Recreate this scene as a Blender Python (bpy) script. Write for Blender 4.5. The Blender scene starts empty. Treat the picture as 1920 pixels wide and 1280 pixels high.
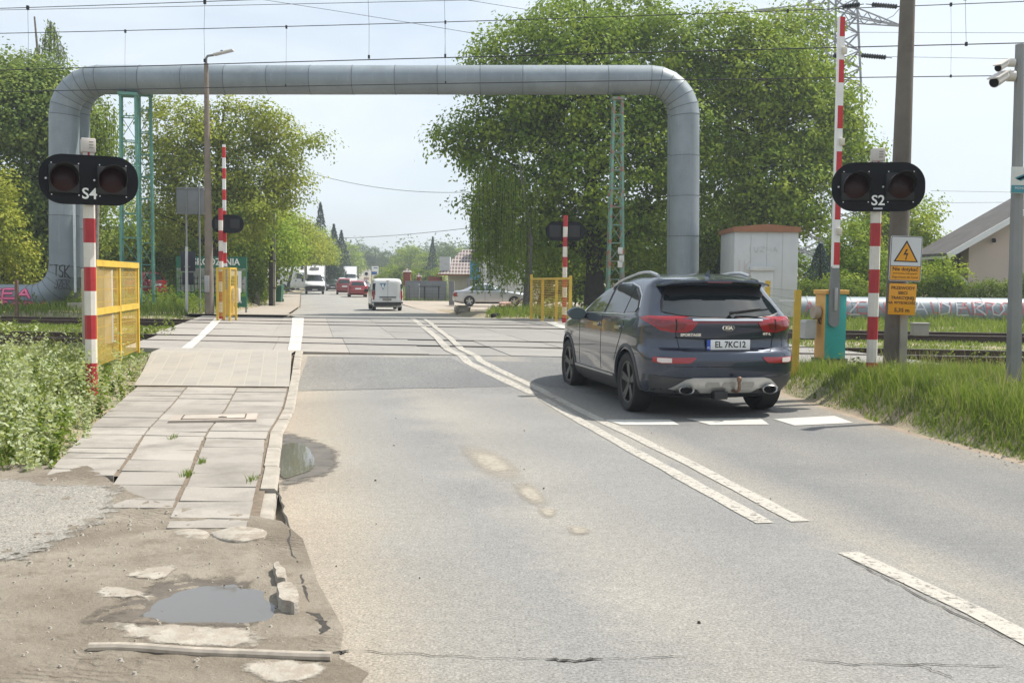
import bpy, bmesh, math, random
import numpy as np
from mathutils import Vector, Matrix, Euler
from mathutils.bvhtree import BVHTree
random.seed(7); RNG = np.random.default_rng(11)
scn = bpy.context.scene
COL = scn.collection
R = math.radians

# ------------------------------------------------------------------ camera, sky, sun, exposure
F_PX, CAM_H = 1954.0, 1.6                    # focal length in photo pixels, eye height
TILT, ROLL = math.atan(116/1954.0), 0.009
cam_d = bpy.data.cameras.new('camera'); cam = bpy.data.objects.new('camera', cam_d); COL.objects.link(cam)
cam_d.sensor_width = 36; cam_d.lens = 36*F_PX/1920; cam_d.clip_start = .1; cam_d.clip_end = 6000
_f = Vector((0, math.cos(TILT), -math.sin(TILT))); _u = Vector((0, math.sin(TILT), math.cos(TILT))); _r = Vector((1,0,0))
CR = _r*math.cos(ROLL) + _u*math.sin(ROLL); CU = _u*math.cos(ROLL) - _r*math.sin(ROLL); CF = _f
cam.matrix_world = Matrix(((CR.x,CU.x,-CF.x,0),(CR.y,CU.y,-CF.y,0),(CR.z,CU.z,-CF.z,CAM_H),(0,0,0,1)))
scn.camera = cam

SUN_AZ, SUN_EL = R(66), R(57)               # azimuth to the right of the view direction
sun_dir = Vector((math.sin(SUN_AZ)*math.cos(SUN_EL), math.cos(SUN_AZ)*math.cos(SUN_EL), math.sin(SUN_EL)))
sd = bpy.data.lights.new('sun','SUN'); sd.energy = 4.9; sd.angle = R(.53); sd.color = (1,.95,.86)
so = bpy.data.objects.new('sun', sd); COL.objects.link(so); so.location = (30,20,60)
so.rotation_euler = sun_dir.to_track_quat('Z','Y').to_euler()

world = bpy.data.worlds.new('World'); scn.world = world; world.use_nodes = True
wt = world.node_tree; wn = wt.nodes; wn.clear()
def wnode(t, **k):
    n = wn.new(t)
    for a, b in k.items(): setattr(n, a, b)
    return n
w_out = wnode('ShaderNodeOutputWorld'); w_bg = wnode('ShaderNodeBackground'); w_bg.inputs['Strength'].default_value = .11
sky = wnode('ShaderNodeTexSky', sky_type='NISHITA', sun_disc=False, sun_elevation=SUN_EL, sun_rotation=SUN_AZ)
sky.air_density = 1.0; sky.dust_density = 2.0; sky.ozone_density = 1.2; sky.altitude = 100
w_tc = wnode('ShaderNodeTexCoord'); w_map = wnode('ShaderNodeMapping'); w_map.inputs['Scale'].default_value = (1.2,1.2,3.2)
w_map.inputs['Location'].default_value = (.35,.1,.2)
w_no = wnode('ShaderNodeTexNoise'); w_no.inputs['Scale'].default_value = 2.2; w_no.inputs['Detail'].default_value = 7; w_no.inputs['Roughness'].default_value = .55
w_no.inputs['Distortion'].default_value = .4
w_rp = wnode('ShaderNodeValToRGB'); w_rp.color_ramp.elements[0].position = .36; w_rp.color_ramp.elements[1].position = .66
w_rp.color_ramp.elements[0].color = (.58,.58,.58,1); w_rp.color_ramp.elements[1].color = (.97,.97,.97,1)
w_mx = wnode('ShaderNodeMixRGB'); w_mx.inputs['Color2'].default_value = (6.2,6.75,7.2,1)   # thin sunlit cloud veil
lk = wt.links.new
lk(w_tc.outputs['Generated'], w_map.inputs['Vector']); lk(w_map.outputs[0], w_no.inputs['Vector']); lk(w_no.outputs['Fac'], w_rp.inputs['Fac'])
lk(w_rp.outputs['Color'], w_mx.inputs['Fac']); lk(sky.outputs['Color'], w_mx.inputs['Color1']); lk(w_mx.outputs[0], w_bg.inputs['Color']); lk(w_bg.outputs[0], w_out.inputs['Surface'])

vs = scn.view_settings; vs.view_transform = 'Standard'; vs.look = 'None'; vs.gamma = 1; vs.use_curve_mapping = False; vs.exposure = .50
scn.cycles.use_denoising = True; scn.cycles.max_bounces = 7; scn.cycles.diffuse_bounces = 3; scn.cycles.glossy_bounces = 3
scn.cycles.transmission_bounces = 5; scn.cycles.transparent_max_bounces = 10; scn.cycles.sample_clamp_indirect = 6
scn.cycles.caustics_reflective = False; scn.cycles.caustics_refractive = False

# ------------------------------------------------------------------ photo pixel -> real place
def ray(u, v):
    return CF + CR*((u-960)/F_PX) + CU*(-(v-640)/F_PX)
def P(u, v, Y):                              # the point seen at (u,v) that lies Y metres ahead
    d = ray(u, v); return Vector((d.x/d.y*Y, Y, CAM_H + d.z/d.y*Y))
ZK = [(-30,0),(14.6,0),(16.2,.12),(17.6,.295),(20,.30),(34.6,.30),(38,.20),(43,.04),(60,-.06),(130,-.05),(180,.4),(240,1.6),(300,3.3),(350,4.2),(420,4.6),(3000,4.6)]
_zx = np.array([k[0] for k in ZK], float); _zy = np.array([k[1] for k in ZK], float)
def zp(y): return float(np.interp(y, _zx, _zy))
def G(u, v, h=0.0):                          # the point of the road level (+h) seen at (u,v)
    d = ray(u, v); d = d/d.y; lo, hi = 2.0, 2.0
    while hi < 900 and CAM_H + d.z*hi > zp(hi)+h: hi += .25
    lo = hi-.25
    for _ in range(30):
        m = (lo+hi)/2
        if CAM_H + d.z*m > zp(m)+h: lo = m
        else: hi = m
    return Vector((d.x*hi, hi, zp(hi)+h))
_rows = sorted(set([k[0] for k in ZK] + [i*.5 for i in range(0,130)] + list(range(65,200,5)) + list(range(200,440,10))))

# ------------------------------------------------------------------ materials
_m = {}
def _nodes(name):
    m = bpy.data.materials.new(name); m.use_nodes = True; nt = m.node_tree
    return m, nt, nt.nodes['Principled BSDF']
def nn(nt, t, **k):
    n = nt.nodes.new(t)
    for a, b in k.items():
        if a in n.inputs.keys(): n.inputs[a].default_value = b
        else: setattr(n, a, b)
    return n
def ramp(nt, src, p0, p1, c0=(0,0,0,1), c1=(1,1,1,1)):
    r = nn(nt, 'ShaderNodeValToRGB'); e = r.color_ramp.elements
    e[0].position, e[1].position, e[0].color, e[1].color = p0, p1, c0, c1
    nt.links.new(src, r.inputs['Fac']); return r.outputs['Color']
def mixc(nt, fac, a, b, mode='MIX'):
    n = nn(nt, 'ShaderNodeMixRGB', blend_type=mode)
    for s, x in (('Fac',fac),('Color1',a),('Color2',b)):
        if hasattr(x, 'node'): nt.links.new(x, n.inputs[s])
        else: n.inputs[s].default_value = x if s=='Fac' else (tuple(x)+(1,))[:4]
    return n.outputs[0]
def noise(nt, scale, detail=5, rough=.55, vec=None, dist=0):
    n = nn(nt, 'ShaderNodeTexNoise', Scale=scale, Detail=detail, Roughness=rough, Distortion=dist)
    if vec is None:
        tc = nn(nt, 'ShaderNodeTexCoord'); vec = tc.outputs['Object']
    nt.links.new(vec, n.inputs['Vector']); return n.outputs['Fac']
def M(name, c, rough=.6, metal=0, var=.12, scale=4, bump=0, bscale=40, coat=0, spec=.5, c2=None, stain=None, stain_p=(.55,.7), stain_s=2.5):
    if name in _m: return _m[name]
    m, nt, b = _nodes(name)
    lo = tuple(x*(1-var) for x in c); hi = c2 or tuple(min(1,x*(1+var)) for x in c)
    col = mixc(nt, ramp(nt, noise(nt, scale), .3, .7), lo, hi)
    if stain: col = mixc(nt, ramp(nt, noise(nt, stain_s, 8, .65), *stain_p), col, stain)
    nt.links.new(col, b.inputs['Base Color'])
    b.inputs['Roughness'].default_value = rough; b.inputs['Metallic'].default_value = metal
    b.inputs['Coat Weight'].default_value = coat; b.inputs['Coat Roughness'].default_value = .04
    b.inputs['Specular IOR Level'].default_value = spec
    if bump:
        bp = nn(nt, 'ShaderNodeBump', Strength=bump, Distance=.01); nt.links.new(noise(nt, bscale, 6), bp.inputs['Height']); nt.links.new(bp.outputs[0], b.inputs['Normal'])
    _m[name] = m; return m
def leaf_mat(name, c, c2, trans=.30):
    if name in _m: return _m[name]
    m, nt, b = _nodes(name)
    g = nn(nt, 'ShaderNodeNewGeometry')
    col = mixc(nt, g.outputs['Random Per Island'], c, c2)
    tn = nn(nt, 'ShaderNodeAttribute', attribute_name='tint')        # each spray has its own green
    hv = nn(nt, 'ShaderNodeHueSaturation'); ma = nn(nt, 'ShaderNodeMath', operation='MULTIPLY_ADD'); ma.inputs[1].default_value = .55; ma.inputs[2].default_value = .78; nt.links.new(tn.outputs['Fac'], ma.inputs[0])
    nt.links.new(ma.outputs[0], hv.inputs['Value']); nt.links.new(col, hv.inputs['Color'])
    mh = nn(nt, 'ShaderNodeMath', operation='MULTIPLY_ADD'); mh.inputs[1].default_value = -.035; mh.inputs[2].default_value = .512; nt.links.new(tn.outputs['Fac'], mh.inputs[0]); nt.links.new(mh.outputs[0], hv.inputs['Hue']); col = hv.outputs['Color']
    nt.links.new(col, b.inputs['Base Color']); b.inputs['Roughness'].default_value = .7; b.inputs['Specular IOR Level'].default_value = .1
    t = nn(nt, 'ShaderNodeBsdfTranslucent'); nt.links.new(mixc(nt, 1, col, (1.0,1.0,.45), 'MULTIPLY'), t.inputs['Color'])
    mx = nn(nt, 'ShaderNodeMixShader', Fac=trans); nt.links.new(b.outputs[0], mx.inputs[1]); nt.links.new(t.outputs[0], mx.inputs[2])
    nt.links.new(mx.outputs[0], nt.nodes['Material Output'].inputs['Surface']); _m[name] = m; return m

# ------------------------------------------------------------------ objects, tags, mesh builder
def tag(o, label=None, cat=None, group=None, kind=None):
    if label: o['label'] = label
    if cat: o['category'] = cat
    if group: o['group'] = group
    if kind: o['kind'] = kind
    return o
def empty(name, loc, rz=0, label=None, cat=None, group=None):
    o = bpy.data.objects.new(name, None); COL.objects.link(o); o.location = loc; o.rotation_euler = (0,0,rz); o.empty_display_size = .2
    return tag(o, label, cat, group)
def copy_tree(o, parent=None):
    c = o.copy(); COL.objects.link(c)
    if parent is not None: c.parent = parent
    for ch in [x for x in bpy.data.objects if x.parent == o and x != c]: copy_tree(ch, c)
    return c
def finish(me, name, mats, parent=None, smooth=35):
    for m in (mats if isinstance(mats,(list,tuple)) else [mats]): me.materials.append(m)
    if smooth is not None:
        bm = bmesh.new(); bm.from_mesh(me)
        for f in bm.faces: f.smooth = True
        a = R(smooth)
        for e in bm.edges: e.smooth = len(e.link_faces)==2 and e.calc_face_angle(0) < a
        bm.to_mesh(me); bm.free()
    o = bpy.data.objects.new(name, me); COL.objects.link(o)
    if parent is not None: o.parent = parent
    return o
class MB:
    def __init__(s): s.v=[]; s.f=[]; s.mi=[]; s.T=Matrix.Identity(4); s.m=0
    def add(s, vs, fs):
        b=len(s.v); s.v += [tuple(s.T@Vector(p)) for p in vs]; s.f += [tuple(b+i for i in f) for f in fs]; s.mi += [s.m]*len(fs); return s
    def box(s, c, d, ch=0, rz=0):
        x,y,z=(k/2 for k in d); ch=min(ch,x*.9,y*.9,z*.9)
        if ch<=0:
            vs=[(a*x,b*y,e*z) for a in(-1,1) for b in(-1,1) for e in(-1,1)]
            fs=[(0,1,3,2),(4,6,7,5),(0,4,5,1),(2,3,7,6),(0,2,6,4),(1,5,7,3)]
        else:
            bm=bmesh.new(); bmesh.ops.create_cube(bm,size=1); bmesh.ops.scale(bm,vec=d,verts=bm.verts)
            bmesh.ops.bevel(bm,geom=list(bm.edges),offset=ch,segments=2,affect='EDGES',profile=.5)
            bm.verts.index_update(); vs=[tuple(v.co) for v in bm.verts]; fs=[tuple(v.index for v in f.verts) for f in bm.faces]; bm.free()
        m=Matrix.Rotation(rz,3,'Z'); return s.add([tuple(m@Vector(p)+Vector(c)) for p in vs], fs)
    def tube(s, pts, r, n=10, cap=True):
        pts=[Vector(p) for p in pts]; rs=list(r) if isinstance(r,(list,tuple)) else [r]*len(pts)
        vs=[]; ref=None
        for i,p in enumerate(pts):
            t=(pts[min(i+1,len(pts)-1)]-pts[max(i-1,0)]).normalized()
            if ref is None: ref=Vector((0,0,1)) if abs(t.z)<.9 else Vector((1,0,0))
            a=(ref-t*ref.dot(t)).normalized(); b=t.cross(a); ref=a
            vs+=[tuple(p+(a*math.cos(2*math.pi*k/n)+b*math.sin(2*math.pi*k/n))*rs[i]) for k in range(n)]
        fs=[(i*n+k,i*n+(k+1)%n,(i+1)*n+(k+1)%n,(i+1)*n+k) for i in range(len(pts)-1) for k in range(n)]
        if cap: fs+=[tuple(range(n))[::-1], tuple(range((len(pts)-1)*n,len(pts)*n))]
        return s.add(vs,fs)
    def bar(s, a, b, w, d=None):             # square bar from a to b
        a=Vector(a); b=Vector(b); d=d or w; t=(b-a).normalized(); up=Vector((0,0,1)) if abs(t.z)<.95 else Vector((0,1,0))
        x=t.cross(up).normalized()*w/2; y=t.cross(x).normalized()*d/2
        vs=[tuple(p+sx*x+sy*y) for p in(a,b) for sx,sy in((-1,-1),(1,-1),(1,1),(-1,1))]
        return s.add(vs,[(3,2,1,0),(4,5,6,7),(0,1,5,4),(1,2,6,5),(2,3,7,6),(3,0,4,7)])
    def prism(s, poly, h0, h1, axis='Z'):    # polygon (a,b) extruded
        n=len(poly)
        def q(p,h): return {'Z':(p[0],p[1],h),'Y':(p[0],h,p[1]),'X':(h,p[0],p[1])}[axis]
        return s.add([q(p,h0) for p in poly]+[q(p,h1) for p in poly],
                     [tuple(range(n))[::-1],tuple(range(n,2*n))]+[(i,(i+1)%n,n+(i+1)%n,n+i) for i in range(n)])
    def lathe(s, prof, n=32, axis='Z', c=(0,0,0)):   # prof: (r,h)
        vs=[];k=len(prof)
        for i in range(n):
            a=2*math.pi*i/n
            for r,h in prof:
                x,y=r*math.cos(a),r*math.sin(a)
                p={'Z':(x,y,h),'Y':(x,h,y),'X':(h,x,y)}[axis]; vs.append((p[0]+c[0],p[1]+c[1],p[2]+c[2]))
        fs=[(i*k+j,((i+1)%n)*k+j,((i+1)%n)*k+j+1,i*k+j+1) for i in range(n) for j in range(k-1)]
        return s.add(vs,fs)
    def build(s, name, mats, parent=None, smooth=35, fix=True):
        me=bpy.data.meshes.new(name); me.from_pydata(s.v,[],s.f); me.polygons.foreach_set('material_index', s.mi)
        if fix:
            bm=bmesh.new(); bm.from_mesh(me); bmesh.ops.recalc_face_normals(bm,faces=bm.faces); bm.to_mesh(me); bm.free()
        return finish(me, name, mats, parent, smooth)
def ribbon(pts, w):                          # flat 2-D stroke outline pieces -> quads
    out=[]; n=len(pts); L=[];Rr=[]
    for i in range(n):
        a=Vector(pts[max(i-1,0)]); b=Vector(pts[min(i+1,n-1)]); t=(b-a)
        t = t.normalized() if t.length>1e-9 else Vector((1,0)); q=Vector((-t.y,t.x))*w/2; p=Vector(pts[i]); L.append(p+q); Rr.append(p-q)
    return [(L[i],L[i+1],Rr[i+1],Rr[i]) for i in range(n-1)]
def text_obj(name, s, size, mat, parent, loc, rot=(R(90),0,0), depth=.002, sx=1, bold=0, align='CENTER'):
    cu=bpy.data.curves.new(name,'FONT'); cu.body=s; cu.size=size; cu.align_x=align; cu.align_y='CENTER'; cu.extrude=depth; cu.offset=bold; cu.resolution_u=3
    o=bpy.data.objects.new(name,cu); COL.objects.link(o); dg=bpy.context.evaluated_depsgraph_get(); dg.update()
    me=bpy.data.meshes.new_from_object(o.evaluated_get(dg)); bpy.data.objects.remove(o)
    me.materials.clear(); t=bpy.data.objects.new(name,me); me.materials.append(mat); COL.objects.link(t)
    t.parent=parent; t.location=loc; t.rotation_euler=rot; t.scale=(sx,1,1); return t
def sheet(name, poly, dz, mat, label=None, kind='structure', parent=None, xcuts=()):     # a ground sheet laid on the road profile
    bm=bmesh.new(); vs=[bm.verts.new((p[0],p[1],0)) for p in poly]; bm.faces.new(vs)
    ys=[p[1] for p in poly]; y0,y1=min(ys),max(ys)
    for y in _rows:
        if y0<y<y1: bmesh.ops.bisect_plane(bm,geom=bm.verts[:]+bm.edges[:]+bm.faces[:],plane_co=(0,y,0),plane_no=(0,1,0))
    for x in xcuts: bmesh.ops.bisect_plane(bm,geom=bm.verts[:]+bm.edges[:]+bm.faces[:],plane_co=(x,0,0),plane_no=(1,0,0))
    bmesh.ops.triangulate(bm,faces=bm.faces[:])
    for v in bm.verts: v.co.z=zp(v.co.y)+dz
    bmesh.ops.recalc_face_normals(bm,faces=bm.faces)
    if sum(f.normal.z for f in bm.faces)<0: bmesh.ops.reverse_faces(bm,faces=bm.faces)
    me=bpy.data.meshes.new(name); bm.to_mesh(me); bm.free(); me.materials.append(mat)
    o=bpy.data.objects.new(name,me); COL.objects.link(o)
    if parent is not None: o.parent=parent
    elif kind: o['kind']=kind
    if label: o['label']=label
    return o
def gp(pts, h=0): return [G(u,v,h) for u,v in pts]
# ================================================================== ground
def poly_interp(tab, y):
    a=np.array(tab,float); return np.interp(y,a[:,0],a[:,1])
XL=[(-30,-16),(7.4,-16),(8.2,-3.75),(14.8,-5.4),(18.2,-6.2),(34.6,-10.6),(60,-14.4),(110,-23.5),(150,-31),(200,-38),(250,-43),(300,-46),(350,-47),(600,-47)]
XR=[(-30,14),(2,7.4),(9.2,4.55),(11,4.2),(13.2,3.95),(17.6,3.4),(18.1,4.6),(34.6,2.2),(36,-1),(45,-2.6),(55.8,-4.9),(110,-15.3),(150,-22.5),(200,-29.5),(250,-34.5),(300,-37.5),(350,-38.5),(600,-38.5)]
VL=[(-30,0),(7,.0),(9,.10),(12,.24),(15,.24),(17.5,.13),(20,.10),(24,.12),(32,.26),(36,.48),(46,.5),(60,.3),(100,.0),(130,.2),(180,.7),(240,1.9),(300,3.6),(350,4.5),(420,5),(3000,6)]
VR=[(-30,0),(6,.15),(9,.28),(12.5,.36),(15,.28),(17,.13),(20,.10),(24,.12),(32,.22),(38,.32),(46,.16),(60,-.15),(80,-.35),(110,-.1),(130,.1),(180,.7),(240,1.9),(300,3.6),(350,4.5),(420,5),(3000,6)]
TS=.18                                          # the tracks cross obliquely: y = t - TS*x
T_N=(19.97,21.87); T_F=(27.9,29.8)
def terrain(x, y):
    x=np.asarray(x,float); y=np.asarray(y,float)
    base=np.interp(y,_zx,_zy)-.06
    xl=poly_interp(XL,y); xr=poly_interp(XR,y)
    d=np.maximum(xl-x, x-xr); tgt=np.where(x<(xl+xr)/2, poly_interp(VL,y), poly_interp(VR,y))
    t=y+TS*x; tr=np.clip(1-np.maximum(np.abs(t-20.9)-1.7,0)/.6,0,1)+np.clip(1-np.maximum(np.abs(t-28.85)-1.7,0)/.6,0,1)
    tgt=tgt*(1-tr)+.13*tr
    bump=.03*np.sin(x*1.7+y*.6)*np.sin(y*1.3-x*.4)+.015*np.sin(x*4.1+1)*np.sin(y*3.7)
    s=np.clip(d/.8,0,1); s=s*s*(3-2*s)
    far=np.clip((np.abs(x)-60)/300,0,1)*np.clip((y-60)/300,0,1)
    return np.where(d>0, base+(tgt+bump*(1-tr)-base)*s, base) + far*2
def zg(x,y): return float(terrain(np.array([x]),np.array([y]))[0])
xs=np.concatenate([-np.geomspace(1500,27,34), np.arange(-26,22.01,.25), np.geomspace(23,1500,34)])
ys=np.concatenate([np.array([-25,-10,0]), np.arange(2,56,.25), np.geomspace(57,2600,70)])
X,Y=np.meshgrid(xs,ys); Z=terrain(X,Y); nx,ny=len(xs),len(ys)
m,nt,b=_nodes('soil_and_turf')
tcv=nn(nt,'ShaderNodeTexCoord').outputs['Object']
c=mixc(nt,ramp(nt,noise(nt,1.3,8,.6,tcv),.42,.6),(.30,.235,.16),(.10,.13,.045))
c=mixc(nt,ramp(nt,noise(nt,24,4,.6,tcv),.3,.8),c,(.33,.27,.20),'MIX')
nt.links.new(c,b.inputs['Base Color']); b.inputs['Roughness'].default_value=.95
bp=nn(nt,'ShaderNodeBump',Strength=.8,Distance=.03); nt.links.new(noise(nt,30,8,.6,tcv),bp.inputs['Height']); nt.links.new(bp.outputs[0],b.inputs['Normal'])
me=bpy.data.meshes.new('ground'); me.vertices.add(nx*ny); me.vertices.foreach_set('co',np.stack([X,Y,Z],-1).ravel())
I=np.arange(nx*ny).reshape(ny,nx); q=np.stack([I[:-1,:-1],I[:-1,1:],I[1:,1:],I[1:,:-1]],-1).reshape(-1,4)
me.loops.add(q.size); me.loops.foreach_set('vertex_index',q.ravel()); me.polygons.add(len(q)); me.polygons.foreach_set('loop_start',np.arange(0,q.size,4)); me.polygons.foreach_set('loop_total',np.full(len(q),4)); me.update(); me.validate()
me.polygons.foreach_set('use_smooth',np.ones(len(q),bool)); me.materials.append(m)
go=bpy.data.objects.new('ground',me); COL.objects.link(go); tag(go,kind='structure')

# ------------------------------------------------------------------ asphalt
def asphalt(name, stops, fine=.22, worn=0):
    m,nt,b=_nodes(name); tc=nn(nt,'ShaderNodeTexCoord').outputs['Object']
    sp=nn(nt,'ShaderNodeSeparateXYZ'); nt.links.new(tc,sp.inputs[0])
    mu=nn(nt,'ShaderNodeMath',operation='MULTIPLY_ADD'); mu.inputs[1].default_value=.215; nt.links.new(sp.outputs['Y'],mu.inputs[0]); nt.links.new(sp.outputs['X'],mu.inputs[2])
    a1=nn(nt,'ShaderNodeMath',operation='MULTIPLY_ADD'); a1.inputs[1].default_value=1/7; a1.inputs[2].default_value=-.06; nt.links.new(mu.outputs[0],a1.inputs[0])
    a2=nn(nt,'ShaderNodeMath',operation='MULTIPLY_ADD'); a2.inputs[1].default_value=.13; nt.links.new(noise(nt,1.1,12,.72,tc),a2.inputs[0]); nt.links.new(a1.outputs[0],a2.inputs[2])
    r=nn(nt,'ShaderNodeValToRGB'); cr=r.color_ramp
    while len(cr.elements)<len(stops): cr.elements.new(.5)
    for e,(p,cc) in zip(cr.elements,stops): e.position=p; e.color=tuple(cc)+(1,)
    nt.links.new(a2.outputs[0],r.inputs['Fac'])
    c=mixc(nt,.85,r.outputs['Color'],ramp(nt,noise(nt,.55,6,.6,tc),.3,.72,(.80,.80,.81,1),(1.12,1.1,1.06,1)),'MULTIPLY')
    c=mixc(nt,.9,c,ramp(nt,noise(nt,70,5,.78,tc),.36,.64,(1-fine*2.3,)*3+(1,),(1+fine*1.7,)*3+(1,)),'MULTIPLY')
    c=mixc(nt,.8,c,ramp(nt,noise(nt,16,8,.7,tc),.34,.66,(.83,.83,.83,1),(1.13,1.13,1.12,1)),'MULTIPLY')
    c=mixc(nt,.7,c,ramp(nt,noise(nt,420,2,.7,tc),.35,.68,(.68,.68,.7,1),(1.25,1.24,1.2,1)),'MULTIPLY')
    nt.links.new(c,b.inputs['Base Color']); b.inputs['Roughness'].default_value=.88; b.inputs['Specular IOR Level'].default_value=.25
    bp=nn(nt,'ShaderNodeBump',Strength=.55,Distance=.006); nt.links.new(noise(nt,170,4,.7,tc),bp.inputs['Height']); nt.links.new(bp.outputs[0],b.inputs['Normal'])
    return m
A_ROAD=asphalt('road_asphalt',[(0,(.36,.31,.25)),(.05,(.335,.30,.25)),(.11,(.28,.27,.25)),(.19,(.245,.244,.24)),(.27,(.295,.283,.262)),(.36,(.262,.258,.25)),(.45,(.243,.243,.24)),(.52,(.285,.27,.245)),(.59,(.192,.194,.196)),(.70,(.225,.22,.212)),(.80,(.19,.192,.194)),(.90,(.212,.207,.198)),(1,(.29,.26,.215))])
A_PATCH=asphalt('patch_asphalt',[(0,(.25,.235,.21)),(.2,(.205,.207,.208)),(.6,(.185,.188,.192)),(1,(.2,.2,.2))],.3)
A_FAR=asphalt('far_road_asphalt',[(-.0,(.33,.31,.28)),(.3,(.30,.295,.285)),(.6,(.31,.305,.29)),(1,(.32,.30,.27))],.12)
A_OLD=asphalt('old_asphalt',[(0,(.28,.265,.24)),(.5,(.27,.262,.25)),(1,(.30,.28,.25))],.3)

left_px=[(655,1262),(600,1235),(612,1180),(566,1090),(543,1010),(524,930),(521,870),(530,800),(541,740),(548,700),(553,668)]
left_w=[(-1.0,2.0)]+[tuple(G(u,v).xy) for u,v in left_px]
right_w=[(3.45,17.7),(3.95,13.2),(4.2,11.1),(4.55,9.2),(7.4,2.0)]
ylast=left_w[-1][1]
road=sheet('road', left_w+[(left_w[-1][0],17.75-.0),(3.45,17.75)][:1]+right_w, 0, A_ROAD)
far_l=[(-7.0,33.6),(-9.2,43),(-11.8,58),(-21.9,108),(-29,150),(-36,200),(-41,250),(-44,300),(-45,350),(-45,420)]
far_r=[(-38.5,420),(-38.5,350),(-37.5,300),(-34.5,250),(-29.5,200),(-22.5,150),(-15.3,108),(-5.4,58),(-2.2,43),(2.0,33.4)]
sheet('far_road', far_l+far_r, .0, A_FAR)
sheet('asphalt_patch', gp([(578,668),(846,671),(915,705),(985,724),(740,729),(556,733),(566,700)]), .0025, A_PATCH, parent=road)
sheet('asphalt_patch', gp([(868,675),(1105,682),(1150,722),(1030,727),(950,697)]), .0025, A_PATCH, parent=road)

# ------------------------------------------------------------------ painted markings
m,nt,b=_nodes('worn_road_paint'); tc=nn(nt,'ShaderNodeTexCoord').outputs['Object']
c=mixc(nt,ramp(nt,noise(nt,14,8,.7,tc),.36,.50),(.30,.282,.25),(.40,.375,.33)); c=mixc(nt,.6,c,ramp(nt,noise(nt,260,3,.7,tc),.3,.7,(.7,.7,.7,1),(1.15,1.15,1.15,1)),'MULTIPLY')
nt.links.new(c,b.inputs['Base Color']); b.inputs['Roughness'].default_value=.85; PAINT=m
def worn(mat, lo, hi, sc):                     # flaking: holes where the paint has gone
    nt=mat.node_tree; b=nt.nodes['Principled BSDF']; tr=nn(nt,'ShaderNodeBsdfTransparent'); mx=nn(nt,'ShaderNodeMixShader'); tc=nn(nt,'ShaderNodeTexCoord').outputs['Object']
    k=mixc(nt,.5,ramp(nt,noise(nt,sc,9,.75,tc),lo,hi),ramp(nt,noise(nt,2.2,6,.65,tc),.33,.55),'MULTIPLY'); k=ramp(nt,k,.0,.42)
    nt.links.new(k,mx.inputs['Fac']); nt.links.new(tr.outputs[0],mx.inputs[1]); nt.links.new(b.outputs[0],mx.inputs[2]); nt.links.new(mx.outputs[0],nt.nodes['Material Output'].inputs['Surface'])
worn(PAINT,.34,.60,22)
FRESH=M('white_road_paint',(.46,.45,.415),.8,var=.06,scale=12,stain=(.34,.325,.30),stain_p=(.52,.72),stain_s=9)
worn(FRESH,.33,.45,24)
def line(name, pts, w, mat, dz=.008, jag=0):
    C=[G(u,v).xy for u,v in pts]; P2=[C[0]]
    for a,b2 in zip(C,C[1:]):
        k=max(1,int((b2-a).length/.35))
        P2+=[a.lerp(b2,(i+1)/k) for i in range(k)]
    L=[];Rr=[]
    for i,p in enumerate(P2):
        t=(P2[min(i+1,len(P2)-1)]-P2[max(i-1,0)]).normalized(); q=Vector((-t.y,t.x))
        L.append(tuple(p+q*(w/2+random.uniform(-jag,jag)))); Rr.append(tuple(p-q*(w/2+random.uniform(-jag,jag))))
    return sheet(name, L+Rr[::-1], dz, mat)
line('road_marking',[(767,595),(784,605),(799,617),(820,634),(842,657),(878,680),(926,704),(1003,739)],.15,PAINT,dz=.0055,jag=.008)
line('road_marking',[(794,597),(806,605),(820,617),(842,633),(866,655),(900,676),(952,702),(1022,735),(1130,790),(1300,872),(1500,978)],.13,PAINT,dz=.0055,jag=.008)
line('road_marking',[(1018,748),(1080,785),(1175,838),(1250,879),(1435,981)],.13,PAINT,dz=.0055,jag=.008)
line('road_marking',[(1590,1036),(1700,1086),(1830,1148),(1990,1232)],.14,PAINT,dz=.0055,jag=.006)
for pl in ([(1132,787),(1256,787),(1274,797),(1166,797)],[(1287,785),(1425,784),(1442,796),(1332,797)],[(1450,786),(1565,780),(1600,793),(1490,798)]):
    sheet('road_marking',[tuple(p.xy) for p in gp(pl)],.0055,FRESH)

# ------------------------------------------------------------------ crossing deck of concrete panels
def cpanel(name, c, c2, stain):
    m,nt,b=_nodes(name); g=nn(nt,'ShaderNodeNewGeometry'); tc=nn(nt,'ShaderNodeTexCoord').outputs['Object']
    c0=mixc(nt,g.outputs['Random Per Island'],c,c2); c0=mixc(nt,ramp(nt,noise(nt,1.6,8,.65,tc),.45,.75),c0,stain)
    c0=mixc(nt,.6,c0,ramp(nt,noise(nt,90,4,.7,tc),.3,.75,(.7,.7,.7,1),(1.2,1.2,1.2,1)),'MULTIPLY')
    nt.links.new(c0,b.inputs['Base Color']); b.inputs['Roughness'].default_value=.9; b.inputs['Specular IOR Level'].default_value=.25
    bp=nn(nt,'ShaderNodeBump',Strength=.4,Distance=.006); nt.links.new(noise(nt,80,6,.65,tc),bp.inputs['Height']); nt.links.new(bp.outputs[0],b.inputs['Normal']); return m
C_DECK=cpanel('deck_concrete',(.25,.24,.225),(.28,.268,.25),(.215,.207,.197))
C_FOOT=cpanel('footway_concrete',(.295,.27,.243),(.33,.302,.272),(.25,.232,.212))
def deck_x(t, k): return k                                  # helper kept simple: panels follow the road heading
rows_t=[(17.75,19.87),(20.07,21.77),(21.97,24.85),(24.87,27.80),(28.0,29.70),(29.9,33.2)]
deck=MB(); 
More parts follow.
